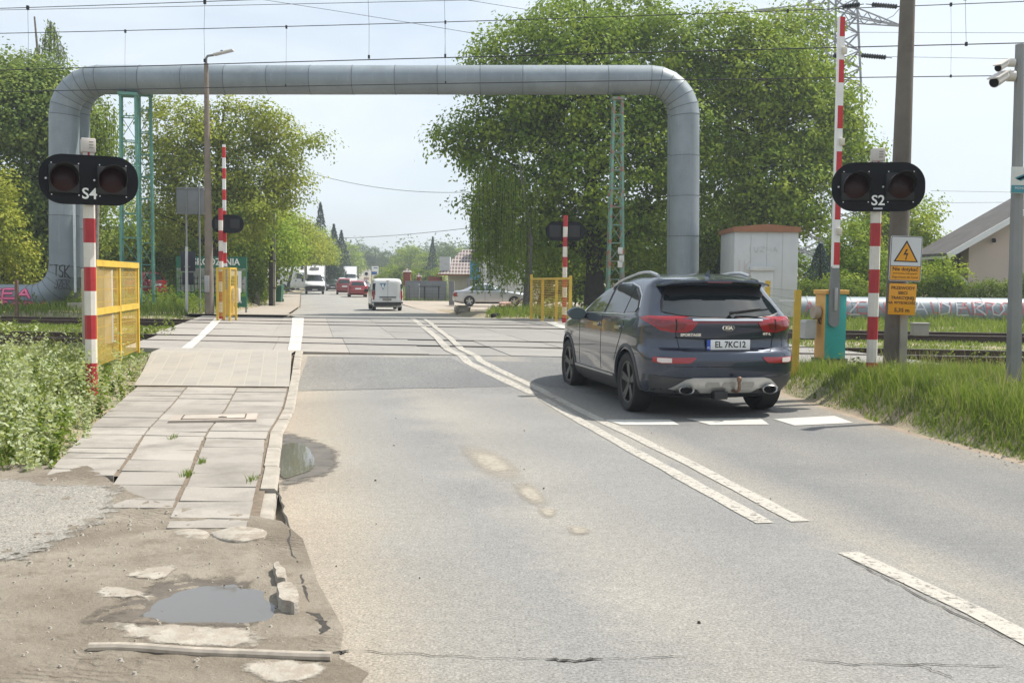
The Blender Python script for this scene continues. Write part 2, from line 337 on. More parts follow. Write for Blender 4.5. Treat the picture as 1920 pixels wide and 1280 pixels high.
for (t0,t1) in rows_t:
    k=0; x=-10.4+(.2 if t1<22 else -.0)
    while x< 6.2:
        w=1.42; h0=.30+random.uniform(-.006,.004)
        def pt(t,xx): xq=xx-.2*(t-19); return (xq, t-TS*xq)
        xq0=x
        lim_l=-6.5 if t0>21 else -6.35
        if x+1.4 < lim_l-.2: x+=w; continue
        g_=.004
        cs=[pt(t0+g_,x+g_),pt(t0+g_,x+w-g_),pt(t1-g_,x+w-g_),pt(t1-g_,x+g_)]
        # the footway panels are a warmer concrete than those in the carriageway
        deck.m=1 if (x-.2*(t0-19))<-.2*((t0-19))-4.35 else 0
        tl=[h0+random.uniform(-.006,.006) for _ in range(4)]
        deck.add([(a,b_,z) for (a,b_),z in zip(cs,tl)]+[(a,b_,.16) for a,b_ in cs],[(0,1,2,3),(0,4,5,1),(1,5,6,2),(2,6,7,3),(3,7,4,0)])
        x+=w
dk=deck.build('crossing_road',[C_DECK,C_FOOT],None,None); tag(dk,kind='structure')
def flat(name, pl, dz, mat): return sheet(name,[tuple(p.xy) for p in gp(pl,dz)],dz,mat)
for nm,pl in (('road_marking',[(402,597),(421,593),(398,618),(360,653),(340,652),(372,628)]),('road_marking',[(548,595),(570,595),(568,625),(563,658),(539,658),(545,630)]),('road_marking',[(1022,604),(1041,604),(1080,617),(1052,615)])):
    flat(nm,pl,.011,FRESH)
line('road_marking',[(799,617),(820,634),(836,652)],.15,PAINT,dz=.011); line('road_marking',[(806,605),(820,617),(842,633),(858,648)],.13,PAINT,dz=.0115)

# ------------------------------------------------------------------ railway tracks
RUST=M('rusty_rail_steel',(.055,.036,.027),.75,.3,.3,20); SHINE=M('polished_rail_head',(.42,.42,.43),.3,1,.1,20)
PW=M('weathered_wood_sleeper',(.07,.055,.042),.9,0,.3,10,.5,60)
def rail_mb(t):
    mb=MB(); prof=[(-.07,0),(.07,0),(.07,.018),(.012,.04),(.012,.12),(.036,.135),(.036,.172),(.028,.178),(-.028,.178),(-.036,.172),(-.036,.135),(-.012,.12),(-.012,.04),(-.07,.018)]
    x0,x1=-70,60; n=len(prof); vs=[]
    for x in (x0,x1): vs+=[(x,t-TS*x+a,.135+h) for a,h in prof]
    for i in range(n):
        mb.m=1 if i==7 or i==6 else 0; j=(i+1)%n; mb.add([vs[i],vs[j],vs[n+j],vs[n+i]],[(0,1,2,3)])
    return mb
for lab,tt in (('near railway track with rusty rails crossing the road on concrete panels',T_N),('farther railway track with rusty rails, nearer the big arching pipe',T_F)):
    tr=empty('railway_track',(0,0,0),0,lab,'railway track','railway tracks across the road')
    for t in tt: rail_mb(t).build('rail',[RUST,SHINE],tr,None)
    sl=MB(); tm=sum(tt)/2
    for i in range(-60,60):
        x=i*.75
        if -10.6<x<5: continue
        sl.box((x,tm-TS*x,.06),(.24,2.7,.15),0,rz=-.18)
    so_=sl.build('sleepers',PW,tr,None); tag(so_,kind='stuff'); so_['label']='dark sleepers half lost in the grass'
# ================================================================== pavement, kerb, apron, puddles
SLAB=cpanel('pavement_slab_concrete',(.285,.26,.23),(.36,.332,.295),(.185,.168,.146))
pl_l=[(7.9,-3.62),(8.25,-3.72),(11,-4.45),(14.8,-5.35)]; pl_r=[(6.0,-1.56),(8.3,-2.00),(10.4,-2.45),(12.3,-2.72),(14.8,-3.19)]
mb=MB()
cols=[(0,1/3,8.15),(1/3,2/3,6.95),(2/3,1,6.45)]
for ci,(f0,f1,ys0) in enumerate(cols):
    y=ys0+random.uniform(0,.1); 
    while y<14.7:
        L=.52*random.uniform(.94,1.06) if random.random()<.8 else .27; y1=min(y+L,14.8)
        def px(f,yy):
            if yy<8.3:
                xl_=-3.75-.30*(yy-8.3)*-.9
            a=float(np.interp(yy,[k[0] for k in pl_l],[k[1] for k in pl_l])) if yy>=7.9 else -3.62+.27*(7.9-yy)
            b_=float(np.interp(yy,[k[0] for k in pl_r],[k[1] for k in pl_r]))
            return a+(b_-a)*f
        gl=.010+ (.018 if y<10 else .004)*random.random(); gy=.003+.005*random.random()
        cs=[(px(f0,y)+gl,y+gy),(px(f1,y)-gl,y+gy),(px(f1,y1)-gl,y1-gy),(px(f0,y1)+gl,y1-gy)]
        jit=.005 if y<11 else .003; hz=.026+random.uniform(-.003,.003)
        zt=[hz+random.uniform(-jit,jit) for _ in range(4)]
        if not (ci in(1,2) and 12.05<y<13.1 and (ci==1 and False)):
            mb.add([(a,b_,z) for (a,b_),z in zip(cs,zt)]+[(a,b_,-.05) for a,b_ in cs],[(0,1,2,3),(0,4,5,1),(1,5,6,2),(2,6,7,3),(3,7,4,0)])
        y=y1
pav=mb.build('pavement',SLAB,None,None); tag(pav,kind='structure')
DARKSOIL=M('joint_soil',(.16,.125,.09),.95,0,.3,12,.6,50)
sheet('pavement_soil',[(-3.62,8.25),(-3.08,8.2),(-2.95,7.05),(-2.40,7.0),(-2.26,6.55),(-1.60,6.5),(-1.95,8.3),(-2.40,10.4),(-2.68,12.3),(-3.14,14.85),(-5.35,14.85),(-4.42,11)],.012,DARKSOIL)
# small pavers between the slabs and the crossing
m,nt,b=_nodes('small_pavers'); tc=nn(nt,'ShaderNodeTexCoord'); mp=nn(nt,'ShaderNodeMapping'); mp.inputs['Rotation'].default_value=(0,0,R(78)); nt.links.new(tc.outputs['Object'],mp.inputs['Vector'])
br=nn(nt,'ShaderNodeTexBrick',Scale=1); br.inputs['Brick Width'].default_value=.36; br.inputs['Row Height'].default_value=.22; br.inputs['Mortar Size'].default_value=.012
br.inputs['Color1'].default_value=(.275,.255,.228,1); br.inputs['Color2'].default_value=(.31,.287,.255,1); br.inputs['Mortar'].default_value=(.335,.31,.265,1); nt.links.new(mp.outputs[0],br.inputs['Vector'])
c=mixc(nt,ramp(nt,noise(nt,1.8,7,.65,tc.outputs['Object']),.45,.7),br.outputs['Color'],(.34,.305,.255)); c=mixc(nt,.5,c,ramp(nt,noise(nt,120,3,.7,tc.outputs['Object']),.3,.7,(.75,.75,.75,1),(1.15,1.15,1.15,1)),'MULTIPLY')
nt.links.new(c,b.inputs['Base Color']); b.inputs['Roughness'].default_value=.92
bp=nn(nt,'ShaderNodeBump',Strength=.5,Distance=.008); nt.links.new(br.outputs['Fac'],bp.inputs['Height']); bp.invert=True; nt.links.new(bp.outputs[0],b.inputs['Normal']); PAVER=m
sheet('paver_path',[(-5.4,14.84),(-3.18,14.84),(-3.73,17.6),(-3.80,18.35),(-6.3,18.75),(-6.1,17.6)],.026,PAVER)
DUST=M('footway_dust',(.42,.35,.26),.95,0,.15,3,.3,60)
sheet('far_path',[(-7.05,34.0),(-9.25,43),(-11.85,58),(-21.95,108),(-23.4,108),(-14.3,60),(-12.1,46),(-11.6,38),(-10.9,34.8)],.07,cpanel('far_footway_concrete',(.33,.285,.235),(.36,.315,.265),(.29,.255,.215)))
# kerb stones
KB=M('kerb_concrete',(.33,.295,.25),.9,0,.15,6,.6,50,stain=(.22,.20,.17),stain_p=(.5,.68),stain_s=4)
mb=MB(); y=6.25
kx=lambda yy: float(np.interp(yy,[6,8.3,10.4,12.3,14.8,18.3],[-1.52,-1.98,-2.43,-2.70,-3.17,-3.80]))
while y<18.1:
    L=random.choice([.95,.98,.5 if y<9 else .97]); y1=min(y+L-.015,18.25); w=.125; z=[zp(y),zp(y1)]; h=.03+random.uniform(-.012,.004)*(1 if y<10 else .4)
    if y<7.2: h-=.025
    a,b_=kx(y),kx(y1); e=random.uniform(-.012,.012)*(1 if y<10 else .3)
    vs=[(a+e,y,z[0]-.1),(a+w+e,y,z[0]-.1),(b_+w,y1,z[1]-.1),(b_,y1,z[1]-.1),(a+e,y,z[0]+h),(a+w-.02+e,y,z[0]+h),(b_+w-.02,y1,z[1]+h),(b_,y1,z[1]+h),(a+w+e,y,z[0]+h-.02),(b_+w,y1,z[1]+h-.02)]
    mb.add(vs,[(4,5,6,7),(5,8,9,6),(8,1,2,9),(0,4,7,3),(0,1,8,5,4),(3,7,6,9,2)]); y=y1+.015
kb=mb.build('kerb',KB,None,None); tag(kb,kind='structure')
# manhole cover set in the slabs
MC=M('cover_concrete',(.36,.31,.265),.85,0,.1,8,.4,70,stain=(.28,.24,.20)); IRON=M('rusty_cast_iron',(.10,.075,.06),.7,.4,.3,20)
c0=G(402,775,.09); mh=empty('manhole_cover',(c0.x,c0.y,.012),R(12),'square concrete manhole cover set in the pavement slabs','manhole cover')
mb=MB(); mb.box((0,0,.018),(.92,.52,.05),.006); mb.build('frame',MC,mh)
mb=MB(); mb.box((0,0,.042),(.66,.36,.012),.004); mb.build('lid',M('lid_concrete',(.37,.325,.28),.85,0,.1,8,.4,70),mh)
mb=MB(); 
for sx in(-1,1): mb.box((sx*.335,0,.0435),(.012,.37,.012))
for sy in(-1,1): mb.box((0,sy*.185,.0435),(.67,.012,.012))
mb.build('seam',IRON,mh)
mb=MB(); mb.tube([(.05,-.11,.05),(.09,-.11,.056),(.14,-.11,.05)],.006,6); mb.build('handle',IRON,mh)

# ------------------------------------------------------------------ sandy apron in the foreground
m,nt,b=_nodes('packed_mud_sand'); tc=nn(nt,'ShaderNodeTexCoord').outputs['Object']
c=mixc(nt,ramp(nt,noise(nt,1.1,8,.62,tc,.5),.36,.62),(.165,.137,.105),(.27,.236,.19)); c=mixc(nt,ramp(nt,noise(nt,5,8,.7,tc),.50,.72),c,(.155,.128,.097))
c=mixc(nt,ramp(nt,noise(nt,60,4,.7,tc),.62,.74),c,(.38,.345,.295)); c=mixc(nt,.7,c,ramp(nt,noise(nt,190,3,.7,tc),.3,.7,(.66,.66,.66,1),(1.2,1.2,1.2,1)),'MULTIPLY')
nt.links.new(c,b.inputs['Base Color']); b.inputs['Roughness'].default_value=.92; b.inputs['Specular IOR Level'].default_value=.25
bp=nn(nt,'ShaderNodeBump',Strength=.9,Distance=.02); nt.links.new(noise(nt,26,9,.68,tc),bp.inputs['Height'])
# tyre tread prints
mp=nn(nt,'ShaderNodeMapping'); mp.inputs['Rotation'].default_value=(0,0,R(12)); nt.links.new(tc,mp.inputs['Vector'])
wv=nn(nt,'ShaderNodeTexWave',wave_type='BANDS',bands_direction='Y',Scale=6.5,Distortion=9,Detail=5); wv.inputs['Detail Scale'].default_value=1.2; nt.links.new(mp.outputs[0],wv.inputs['Vector'])
wm=mixc(nt,1,wv.outputs['Color'],ramp(nt,noise(nt,.9,6,.6,tc),.54,.62),'MULTIPLY')
b2=nn(nt,'ShaderNodeBump',Strength=.5,Distance=.02); nt.links.new(wm,b2.inputs['Height']); nt.links.new(bp.outputs[0],b2.inputs['Normal']); nt.links.new(b2.outputs[0],b.inputs['Normal']); MUD=m
rx=[(p[0],p[1]) for p in left_w]
gx=np.linspace(-16,-.2,130); gy=np.linspace(2.0,8.6,80)
bm=bmesh.new(); ring=[(-16,2.0),(-1.0+.05,2.0)]+[(x+.08,y) for x,y in rx[1:6]]+[(-1.5,6.75),(-2.3,7.05),(-2.75,7.5),(-3.5,8.55),(-5.5,8.75),(-16,8.9)]
vs=[bm.verts.new((x,y,0)) for x,y in ring]; bm.faces.new(vs)
for yy in list(np.arange(2.1,3.9,.15))+list(np.arange(3.9,6.2,.045))+list(np.arange(6.2,8.9,.09)): bmesh.ops.bisect_plane(bm,geom=bm.verts[:]+bm.edges[:]+bm.faces[:],plane_co=(0,yy,0),plane_no=(0,1,0))
for xx in list(np.arange(-8,-3.2,.15))+list(np.arange(-3.2,-.4,.05)): bmesh.ops.bisect_plane(bm,geom=bm.verts[:]+bm.edges[:]+bm.faces[:],plane_co=(xx,0,0),plane_no=(1,0,0))
from mathutils import noise as mn
PUD2=[tuple(p.xy) for p in gp([(268,1152),(300,1132),(345,1108),(380,1100),(440,1101),(476,1106),(480,1122),(501,1135),(497,1150),(462,1161),(330,1159)])]
pc=Vector((sum(p[0] for p in PUD2)/len(PUD2),sum(p[1] for p in PUD2)/len(PUD2)))
def sdist(x,y,poly):                          # signed distance, + outside
    ins=False; dm=9; n=len(poly)
    for i in range(n):
        x0,y0=poly[i]; x1,y1=poly[(i+1)%n]
        if (y0>y)!=(y1>y) and x<(x1-x0)*(y-y0)/(y1-y0)+x0: ins=not ins
        dx,dy=x1-x0,y1-y0; t=max(0,min(1,((x-x0)*dx+(y-y0)*dy)/(dx*dx+dy*dy))); dm=min(dm,math.hypot(x-x0-t*dx,y-y0-t*dy))
    return -dm if ins else dm
def mud_h(x,y):
    h=.014*mn.noise(Vector((x*2.2,y*2.2,0)))+.009*mn.noise(Vector((x*7,y*9,3)))+.009*mn.noise(Vector((x*19,y*23,7)))
    e=min(1,max(0,( -x-.8-.12*(y-2))/.5)); h=.004+(h+.008)*max(.15,e)
    q=min(1,max(0,(y-6.0)/.6))*min(1,max(0,(-1.5-x)/.2)); h+=.012*q
    if abs(x-pc.x)<1.4 and abs(y-pc.y)<1: 
        d=sdist(x,y,PUD2)+.05*mn.noise(Vector((x*8,y*8,1))); k=min(1,max(0,(d+.05)/.16)); k=k*k*(3-2*k); h=-.018*(1-k)+max(h,.004)*k
    return h
for v in bm.verts: v.co.z=mud_h(v.co.x,v.co.y)
bmesh.ops.recalc_face_normals(bm,faces=bm.faces)
if sum(f.normal.z for f in bm.faces)<0: bmesh.ops.reverse_faces(bm,faces=bm.faces)
me=bpy.data.meshes.new('dirt_ground'); bm.to_mesh(me); bm.free(); finish(me,'dirt_ground',MUD,None,60)['kind']='structure'
def organic(pts, k=4, j=.02):
    out=[]; n=len(pts)
    for i in range(n):
        a=Vector(pts[i]); b_=Vector(pts[(i+1)%n]); p0=Vector(pts[i-1]); p3=Vector(pts[(i+2)%n])
        for s in range(k):
            t=s/k; q=.5*((2*a)+(b_-p0)*t+(2*p0-5*a+4*b_-p3)*t*t+(3*a-p0-3*b_+p3)*t**3)
            out.append((q.x+random.uniform(-j,j),q.y+random.uniform(-j,j)))
    return out
WATER,nt,b=_nodes('muddy_water'); b.inputs['Base Color'].default_value=(.115,.108,.098,1); b.inputs['Roughness'].default_value=.03; b.inputs['IOR'].default_value=1.33; b.inputs['Specular IOR Level'].default_value=.8
bp=nn(nt,'ShaderNodeBump',Strength=.04,Distance=.01); nt.links.new(noise(nt,5,2),bp.inputs['Height']); nt.links.new(bp.outputs[0],b.inputs['Normal'])
WET=M('wet_mud',(.13,.105,.08),.5,0,.25,7,.5,50)
def flatpoly(name, pts, z, mat):
    o=sheet(name,pts,z,mat); return o
EDGE=lambda nt: nn(nt,'ShaderNodeAttribute',attribute_name='edge').outputs['Fac']
def ragged(mat, sc, lo=.32, hi=.50, amp=.75):       # a worn, ragged outline: the patch breaks up towards its rim
    nt=mat.node_tree; b=nt.nodes['Principled BSDF']; tr=nn(nt,'ShaderNodeBsdfTransparent'); mx=nn(nt,'ShaderNodeMixShader'); tc=nn(nt,'ShaderNodeTexCoord').outputs['Object']
    m1=nn(nt,'ShaderNodeMath',operation='MULTIPLY_ADD'); m1.inputs[1].default_value=amp; nt.links.new(noise(nt,sc,9,.72,tc),m1.inputs[0]); ma=nn(nt,'ShaderNodeMath',operation='MULTIPLY'); ma.inputs[1].default_value=.62; nt.links.new(EDGE(nt),ma.inputs[0]); nt.links.new(ma.outputs[0],m1.inputs[2])
    ms=nn(nt,'ShaderNodeMath',operation='SUBTRACT'); ms.inputs[1].default_value=.18; nt.links.new(m1.outputs[0],ms.inputs[0])
    nt.links.new(ramp(nt,ms.outputs[0],lo,hi),mx.inputs['Fac']); nt.links.new(tr.outputs[0],mx.inputs[1]); nt.links.new(b.outputs[0],mx.inputs[2]); nt.links.new(mx.outputs[0],nt.nodes['Material Output'].inputs['Surface']); return mat
def draped(name, pts, zf, mat, kind='structure', rings=7):
    n=len(pts); cx=sum(p[0] for p in pts)/n; cy=sum(p[1] for p in pts)/n; vs=[];at=[]
    for k in range(rings+1):
        f=k/rings
        for x,y in pts: X_,Y_=cx+(x-cx)*f*1.12,cy+(y-cy)*f*1.12; vs.append((X_,Y_,zf(X_,Y_))); at.append(min(1,(1-f)*1.45))
    fs=[(k*n+i,k*n+(i+1)%n,(k+1)*n+(i+1)%n,(k+1)*n+i) for k in range(rings) for i in range(n)]
    me=bpy.data.meshes.new(name); me.from_pydata(vs,[],fs); a_=me.attributes.new('edge','FLOAT','POINT'); a_.data.foreach_set('value',at); o=finish(me,name,mat,None,80)
    if sum(p.normal.z for p in me.polygons)<0: me.flip_normals()
    if kind: o['kind']=kind
    return o
pw2=[(pc.x+(x-pc.x)*1.2,pc.y+(y-pc.y)*1.35) for x,y in PUD2]
flatpoly('puddle_water',organic(pw2,4,.0),-.003,WATER)
WETR=ragged(M('damp_mud_ring',(.105,.085,.064),.55,0,.25,7,.5,50),9)
draped('damp_ground',organic([(pc.x+(x-pc.x)*1.45-.1,pc.y+(y-pc.y)*1.7) for x,y in PUD2],3,.02),lambda x,y: mud_h(x,y)+.0025,WETR)
WA=[tuple(p.xy) for p in gp([(527,838),(560,832),(578,841),(589,862),(585,880),(562,890),(527,894)])]
draped('wet_road',organic([tuple(p.xy) for p in gp([(521,815),(565,815),(606,828),(640,852),(630,884),(594,902),(545,915),(521,912)])],4,.012),lambda x,y:.005,ragged(M('wet_asphalt',(.105,.09,.072),.5,0,.3,6,.5,60),6))
DUSTY=ragged(M('dust_on_asphalt',(.315,.282,.232),.95,0,.12,5),24,.42,1.15,1.0)
for k_,pl_ in enumerate(([(860,835),(930,845),(985,885),(960,905),(890,880)],[(960,905),(1000,905),(1032,940),(1010,952),(975,935)],[(1010,950),(1045,955),(1040,972),(1015,968)],[(1060,985),(1110,990),(1105,1003),(1070,1003)])): draped('road_dust',organic([tuple(p.xy) for p in gp(pl_)],3,.01),lambda x,y: zp(y)+.0055,DUSTY)
flatpoly('puddle_water',organic(WA,4,.006),.009,WATER)
# broken concrete left in the mud, each its own lump
CHALK=M('broken_concrete',(.36,.325,.275),.95,0,.2,9,.9,40,stain=(.24,.205,.165),stain_p=(.45,.6),stain_s=10)
SCRAPE=ragged(M('scraped_concrete',(.335,.305,.26),.95,0,.2,9,.9,40,stain=(.28,.24,.195),stain_p=(.45,.6),stain_s=10),11)
def scraped(label,px):
    pts=organic([tuple(p.xy) for p in gp(px)],4,.012); o=draped('concrete_remnant',pts,lambda x,y: mud_h(x,y)+.004,SCRAPE,None); tag(o,label,'broken concrete','broken concrete in the mud')
def slabbit(name,label,cat,px,h,grp=None,j=.01):
    pts=organic([tuple(p.xy) for p in gp(px)],3,j); cx=sum(p[0] for p in pts)/len(pts); cy=sum(p[1] for p in pts)/len(pts)
    n=len(pts); z0=-.03; vs=[(x-cx,y-cy,z0) for x,y in pts]+[(x-cx,y-cy,h*.7) for x,y in pts]+[((x-cx)*.93,(y-cy)*.93,h) for x,y in pts]+[(0,0,h+.002)]
    fs=[(i,(i+1)%n,n+(i+1)%n,n+i) for i in range(n)]+[(n+i,n+(i+1)%n,2*n+(i+1)%n,2*n+i) for i in range(n)]+[(2*n+i,2*n+(i+1)%n,3*n) for i in range(n)]
    m_=MB(); m_.add(vs,fs); o=m_.build(name,CHALK,None,50); o.location=(cx,cy,0); tag(o,label,cat,grp); return o
scraped('white scraped concrete patch just above the large puddle, upper one',[(230,1084),(262,1072),(335,1066),(313,1088),(270,1092)])
scraped('white scraped concrete patch left of the large puddle',[(182,1108),(219,1102),(288,1118),(273,1129),(190,1124)])
scraped('long pale concrete patch between the large puddle and the rod',[(197,1179),(310,1174),(400,1177),(474,1182),(510,1206),(437,1219),(299,1211),(233,1197)])
slabbit('concrete_remnant','smooth rounded slab end below the pavement columns','broken concrete',[(401,1004),(452,994),(494,1000),(492,1013),(445,1021),(399,1012)],.03,'broken concrete in the mud')
slabbit('concrete_remnant','flat grey slab end left of the rounded one','broken concrete',[(325,1002),(370,996),(392,1004),(388,1014),(350,1014)],.022,'broken concrete in the mud')
scraped('pale triangle of concrete at the bottom edge beside the road',[(452,1244),(612,1244),(585,1280),(496,1280)])
slabbit('kerb_stub','small pointed kerb remnant, the upper of two','kerb stone',[(517,1068),(527,1075),(541,1099),(522,1100),(515,1085)],.05,'kerb remnants beside the road')
slabbit('kerb_stub','large rounded kerb remnant, the lower of two','kerb stone',[(521,1113),(546,1112),(563,1146),(547,1152),(523,1142)],.06,'kerb remnants beside the road')
a_=G(168,1219); b_=G(622,1238); mb=MB(); k=9; mb.tube([(0,0,.014)]+[((b_.x-a_.x)*i/k,(b_.y-a_.y)*i/k+.006*math.sin(i*1.3),.016+.004*math.sin(i*.8)) for i in range(1,k+1)],.022,10)
o=mb.build('steel_rod',M('scraped_steel',(.40,.35,.29),.6,.3,.25,14),None); o.location=(a_.x,a_.y,0); tag(o,'long bare steel rod lying across the mud at the bottom','steel rod')
A_OLDR=ragged(A_OLD,7,.24,.34)
draped('worn_road',organic([tuple(p.xy) for p in gp([(-260,902),(-100,905),(20,908),(75,914),(150,918),(214,922),(205,965),(120,1016),(0,1055),(-260,1090)])],4,.015),lambda x,y: mud_h(x,y)+.006,A_OLDR,rings=14)
# broken road edge and cracks
CRK=M('crack_dirt',(.045,.04,.034),.95,0,.4,30)
def crack(px,w,dz=.0065,sub=6,j=.012):
    C=[G(u,v).xy for u,v in px]; P2=[]
    for a,b2 in zip(C,C[1:]):
        for i in range(sub): q=a.lerp(b2,i/sub); P2.append((q.x+random.uniform(-j,j),q.y+random.uniform(-j,j)))
    P2.append(tuple(C[-1])); L=[];Rr=[]
    for i,p in enumerate(P2):
        t=(Vector(P2[min(i+1,len(P2)-1)])-Vector(P2[max(i-1,0)])).normalized(); q=Vector((-t.y,t.x)); ww=w*random.uniform(.3,1)*min(1,.25+i/3,.25+(len(P2)-1-i)/3)
        L.append(tuple(Vector(p)+q*ww/2)); Rr.append(tuple(Vector(p)-q*ww/2))
    for i in range(len(P2)-1):
        yield [L[i],L[i+1],Rr[i+1],Rr[i]]
def crack_obj(px,w,**k):
    mb=MB()
    for qd in crack(px,w,**k): mb.add([(x,y,zp(y)+.0065) for x,y in qd],[(0,1,2,3)])
    mb.build('road_crack',CRK,road,None)
crack_obj([(521,905),(526,940),(543,1005),(553,1050),(566,1090),(580,1130)],.018)
crack_obj([(578,1148),(600,1160),(612,1176),(600,1190)],.045); crack_obj([(585,1222),(620,1226),(655,1222)],.05)
crack_obj([(640,1220),(760,1226),(930,1234),(1030,1236)],.008); crack_obj([(1025,1236),(1080,1239),(1132,1236)],.03); crack_obj([(1132,1237),(1200,1234),(1290,1231)],.007)
crack_obj([(1500,1236),(1600,1246),(1760,1246),(1910,1252)],.010); crack_obj([(1700,1240),(1760,1262),(1790,1275)],.008); crack_obj([(1590,1048),(1650,1080),(1760,1136),(1915,1208)],.012)
crack_obj([(566,732),(640,731),(760,728),(900,727)],.012); crack_obj([(545,668),(560,664),(700,663),(1040,669)],.05,j=.006)
crack_obj([(560,606.5),(700,608),(1050,613)],.01,sub=2)
# dirt verge strip on the right and the sandy lot across the tracks
SAND=M('sandy_verge',(.25,.20,.15),.95,0,.22,2.5,.9,30,stain=(.20,.155,.11),stain_p=(.5,.7),stain_s=6)
sheet('verge_ground',[(3.42,17.7),(3.9,13.2),(4.15,11.1),(4.5,9.2),(7.3,2.0),(8.2,2.0),(6.2,7),(5.25,9.2),(4.75,11.1),(4.4,13.2),(3.9,17.5)],-.004,SAND)
LOT=M('sandy_lot',(.33,.285,.235),.95,0,.18,.5,.5,12,stain=(.28,.23,.18),stain_p=(.5,.66),stain_s=.35)
sheet('sandy_ground',[(-2.35,43.3),(-5.3,57.8),(-7.6,70),(-8.8,78),(2,78),(12,76),(12,64),(4,60),(-.2,52),(2.6,41.5),(2.2,38)],.004,LOT)
# small stones strewn on the apron and verge
ST=M('pebble_stone',(.30,.27,.23),.9,0,.35,30); mb=MB()
def pebbles(n,xa,xb,ya,yb,zf,s0=.006,s1=.02):
    for _ in range(n):
        x=random.uniform(xa,xb); y=random.uniform(ya,yb)
        if zf is mud_h and (x>float(np.interp(y,[p[1] for p in left_w],[p[0] for p in left_w]))-.08 or y>6.3+max(0,(-1.6-x))*.9): continue
        s=random.uniform(s0,s1)*(.6 if random.random()<.7 else 1)
        z=zf(x,y); pts=[]
        for a in(0,1):
            for k in range(5): pts.append((x+s*math.cos(k*1.257+a*.6)*(1 if a==0 else .55)*random.uniform(.7,1.1),y+s*math.sin(k*1.257+a*.6)*(1 if a==0 else .55),z-.002+a*s*.8))
        mb.add(pts,[(k,(k+1)%5,5+(k+1)%5,5+k) for k in range(5)]+[(5,6,7,8,9)])
pebbles(2000,-5.5,-.95,3.6,8.4,mud_h,.004,.015); pebbles(260,-3.6,-2.2,5.6,8,mud_h,.006,.02)
pebbles(300,4.3,5.4,8.6,13.5,lambda x,y: .0,.006,.025); pebbles(60,-1.9,3.5,4,12,lambda x,y: .0,.004,.010)
o=mb.build('gravel',ST,None,None,fix=False); tag(o,kind='stuff'); o['label']='loose small stones on the mud and road edge'

mb=MB(); pebbles(40,-1.5,4.2,3.8,13,lambda x,y:.004,.004,.012)
o=mb.build('leaf_litter',M('dark_litter',(.05,.04,.03),.9,0,.4,30),None,None,fix=False); tag(o,kind='stuff'); o['label']='dark bits of leaf and grit scattered on the road'
# ================================================================== big arching heating pipes
PIPE_M,nt,b=_nodes('weathered_galvanised_cladding'); tc=nn(nt,'ShaderNodeTexCoord').outputs['Object']; g=nn(nt,'ShaderNodeNewGeometry')
c=mixc(nt,g.outputs['Random Per Island'],(.20,.235,.26),(.25,.288,.315)); c=mixc(nt,ramp(nt,noise(nt,.9,8,.65,tc),.42,.72),c,(.175,.205,.225))
mpz=nn(nt,'ShaderNodeMapping'); mpz.inputs['Scale'].default_value=(9,9,.5); nt.links.new(tc,mpz.inputs['Vector'])
c=mixc(nt,ramp(nt,noise(nt,1.5,6,.7,mpz.outputs[0]),.58,.74),c,(.31,.34,.36)); c=mixc(nt,ramp(nt,noise(nt,3,8,.7,tc),.66,.74),c,(.20,.17,.13))
nt.links.new(c,b.inputs['Base Color']); b.inputs['Metallic'].default_value=.25; b.inputs['Roughness'].default_value=.52
bp=nn(nt,'ShaderNodeBump',Strength=.12,Distance=.02); nt.links.new(noise(nt,2.5,3,.5,tc),bp.inputs['Height']); nt.links.new(bp.outputs[0],b.inputs['Normal'])
SEAM=M('dark_seam_steel',(.085,.095,.10),.6,.3,.2,8)  # seam rings in a darker steel than the cladding
def bend(prev, corner, nxt, r, n=6):
    a=(Vector(prev)-Vector(corner)).normalized(); c=(Vector(nxt)-Vector(corner)).normalized(); p0=Vector(corner)+a*r; cen=Vector(corner)+(a+c)*r
    u=(p0-cen); v=(Vector(corner)+c*r-cen); out=[]
    for i in range(n+1):
        t=math.pi/2*i/n; out.append(cen+u*math.cos(t)+v*math.sin(t))
    return out
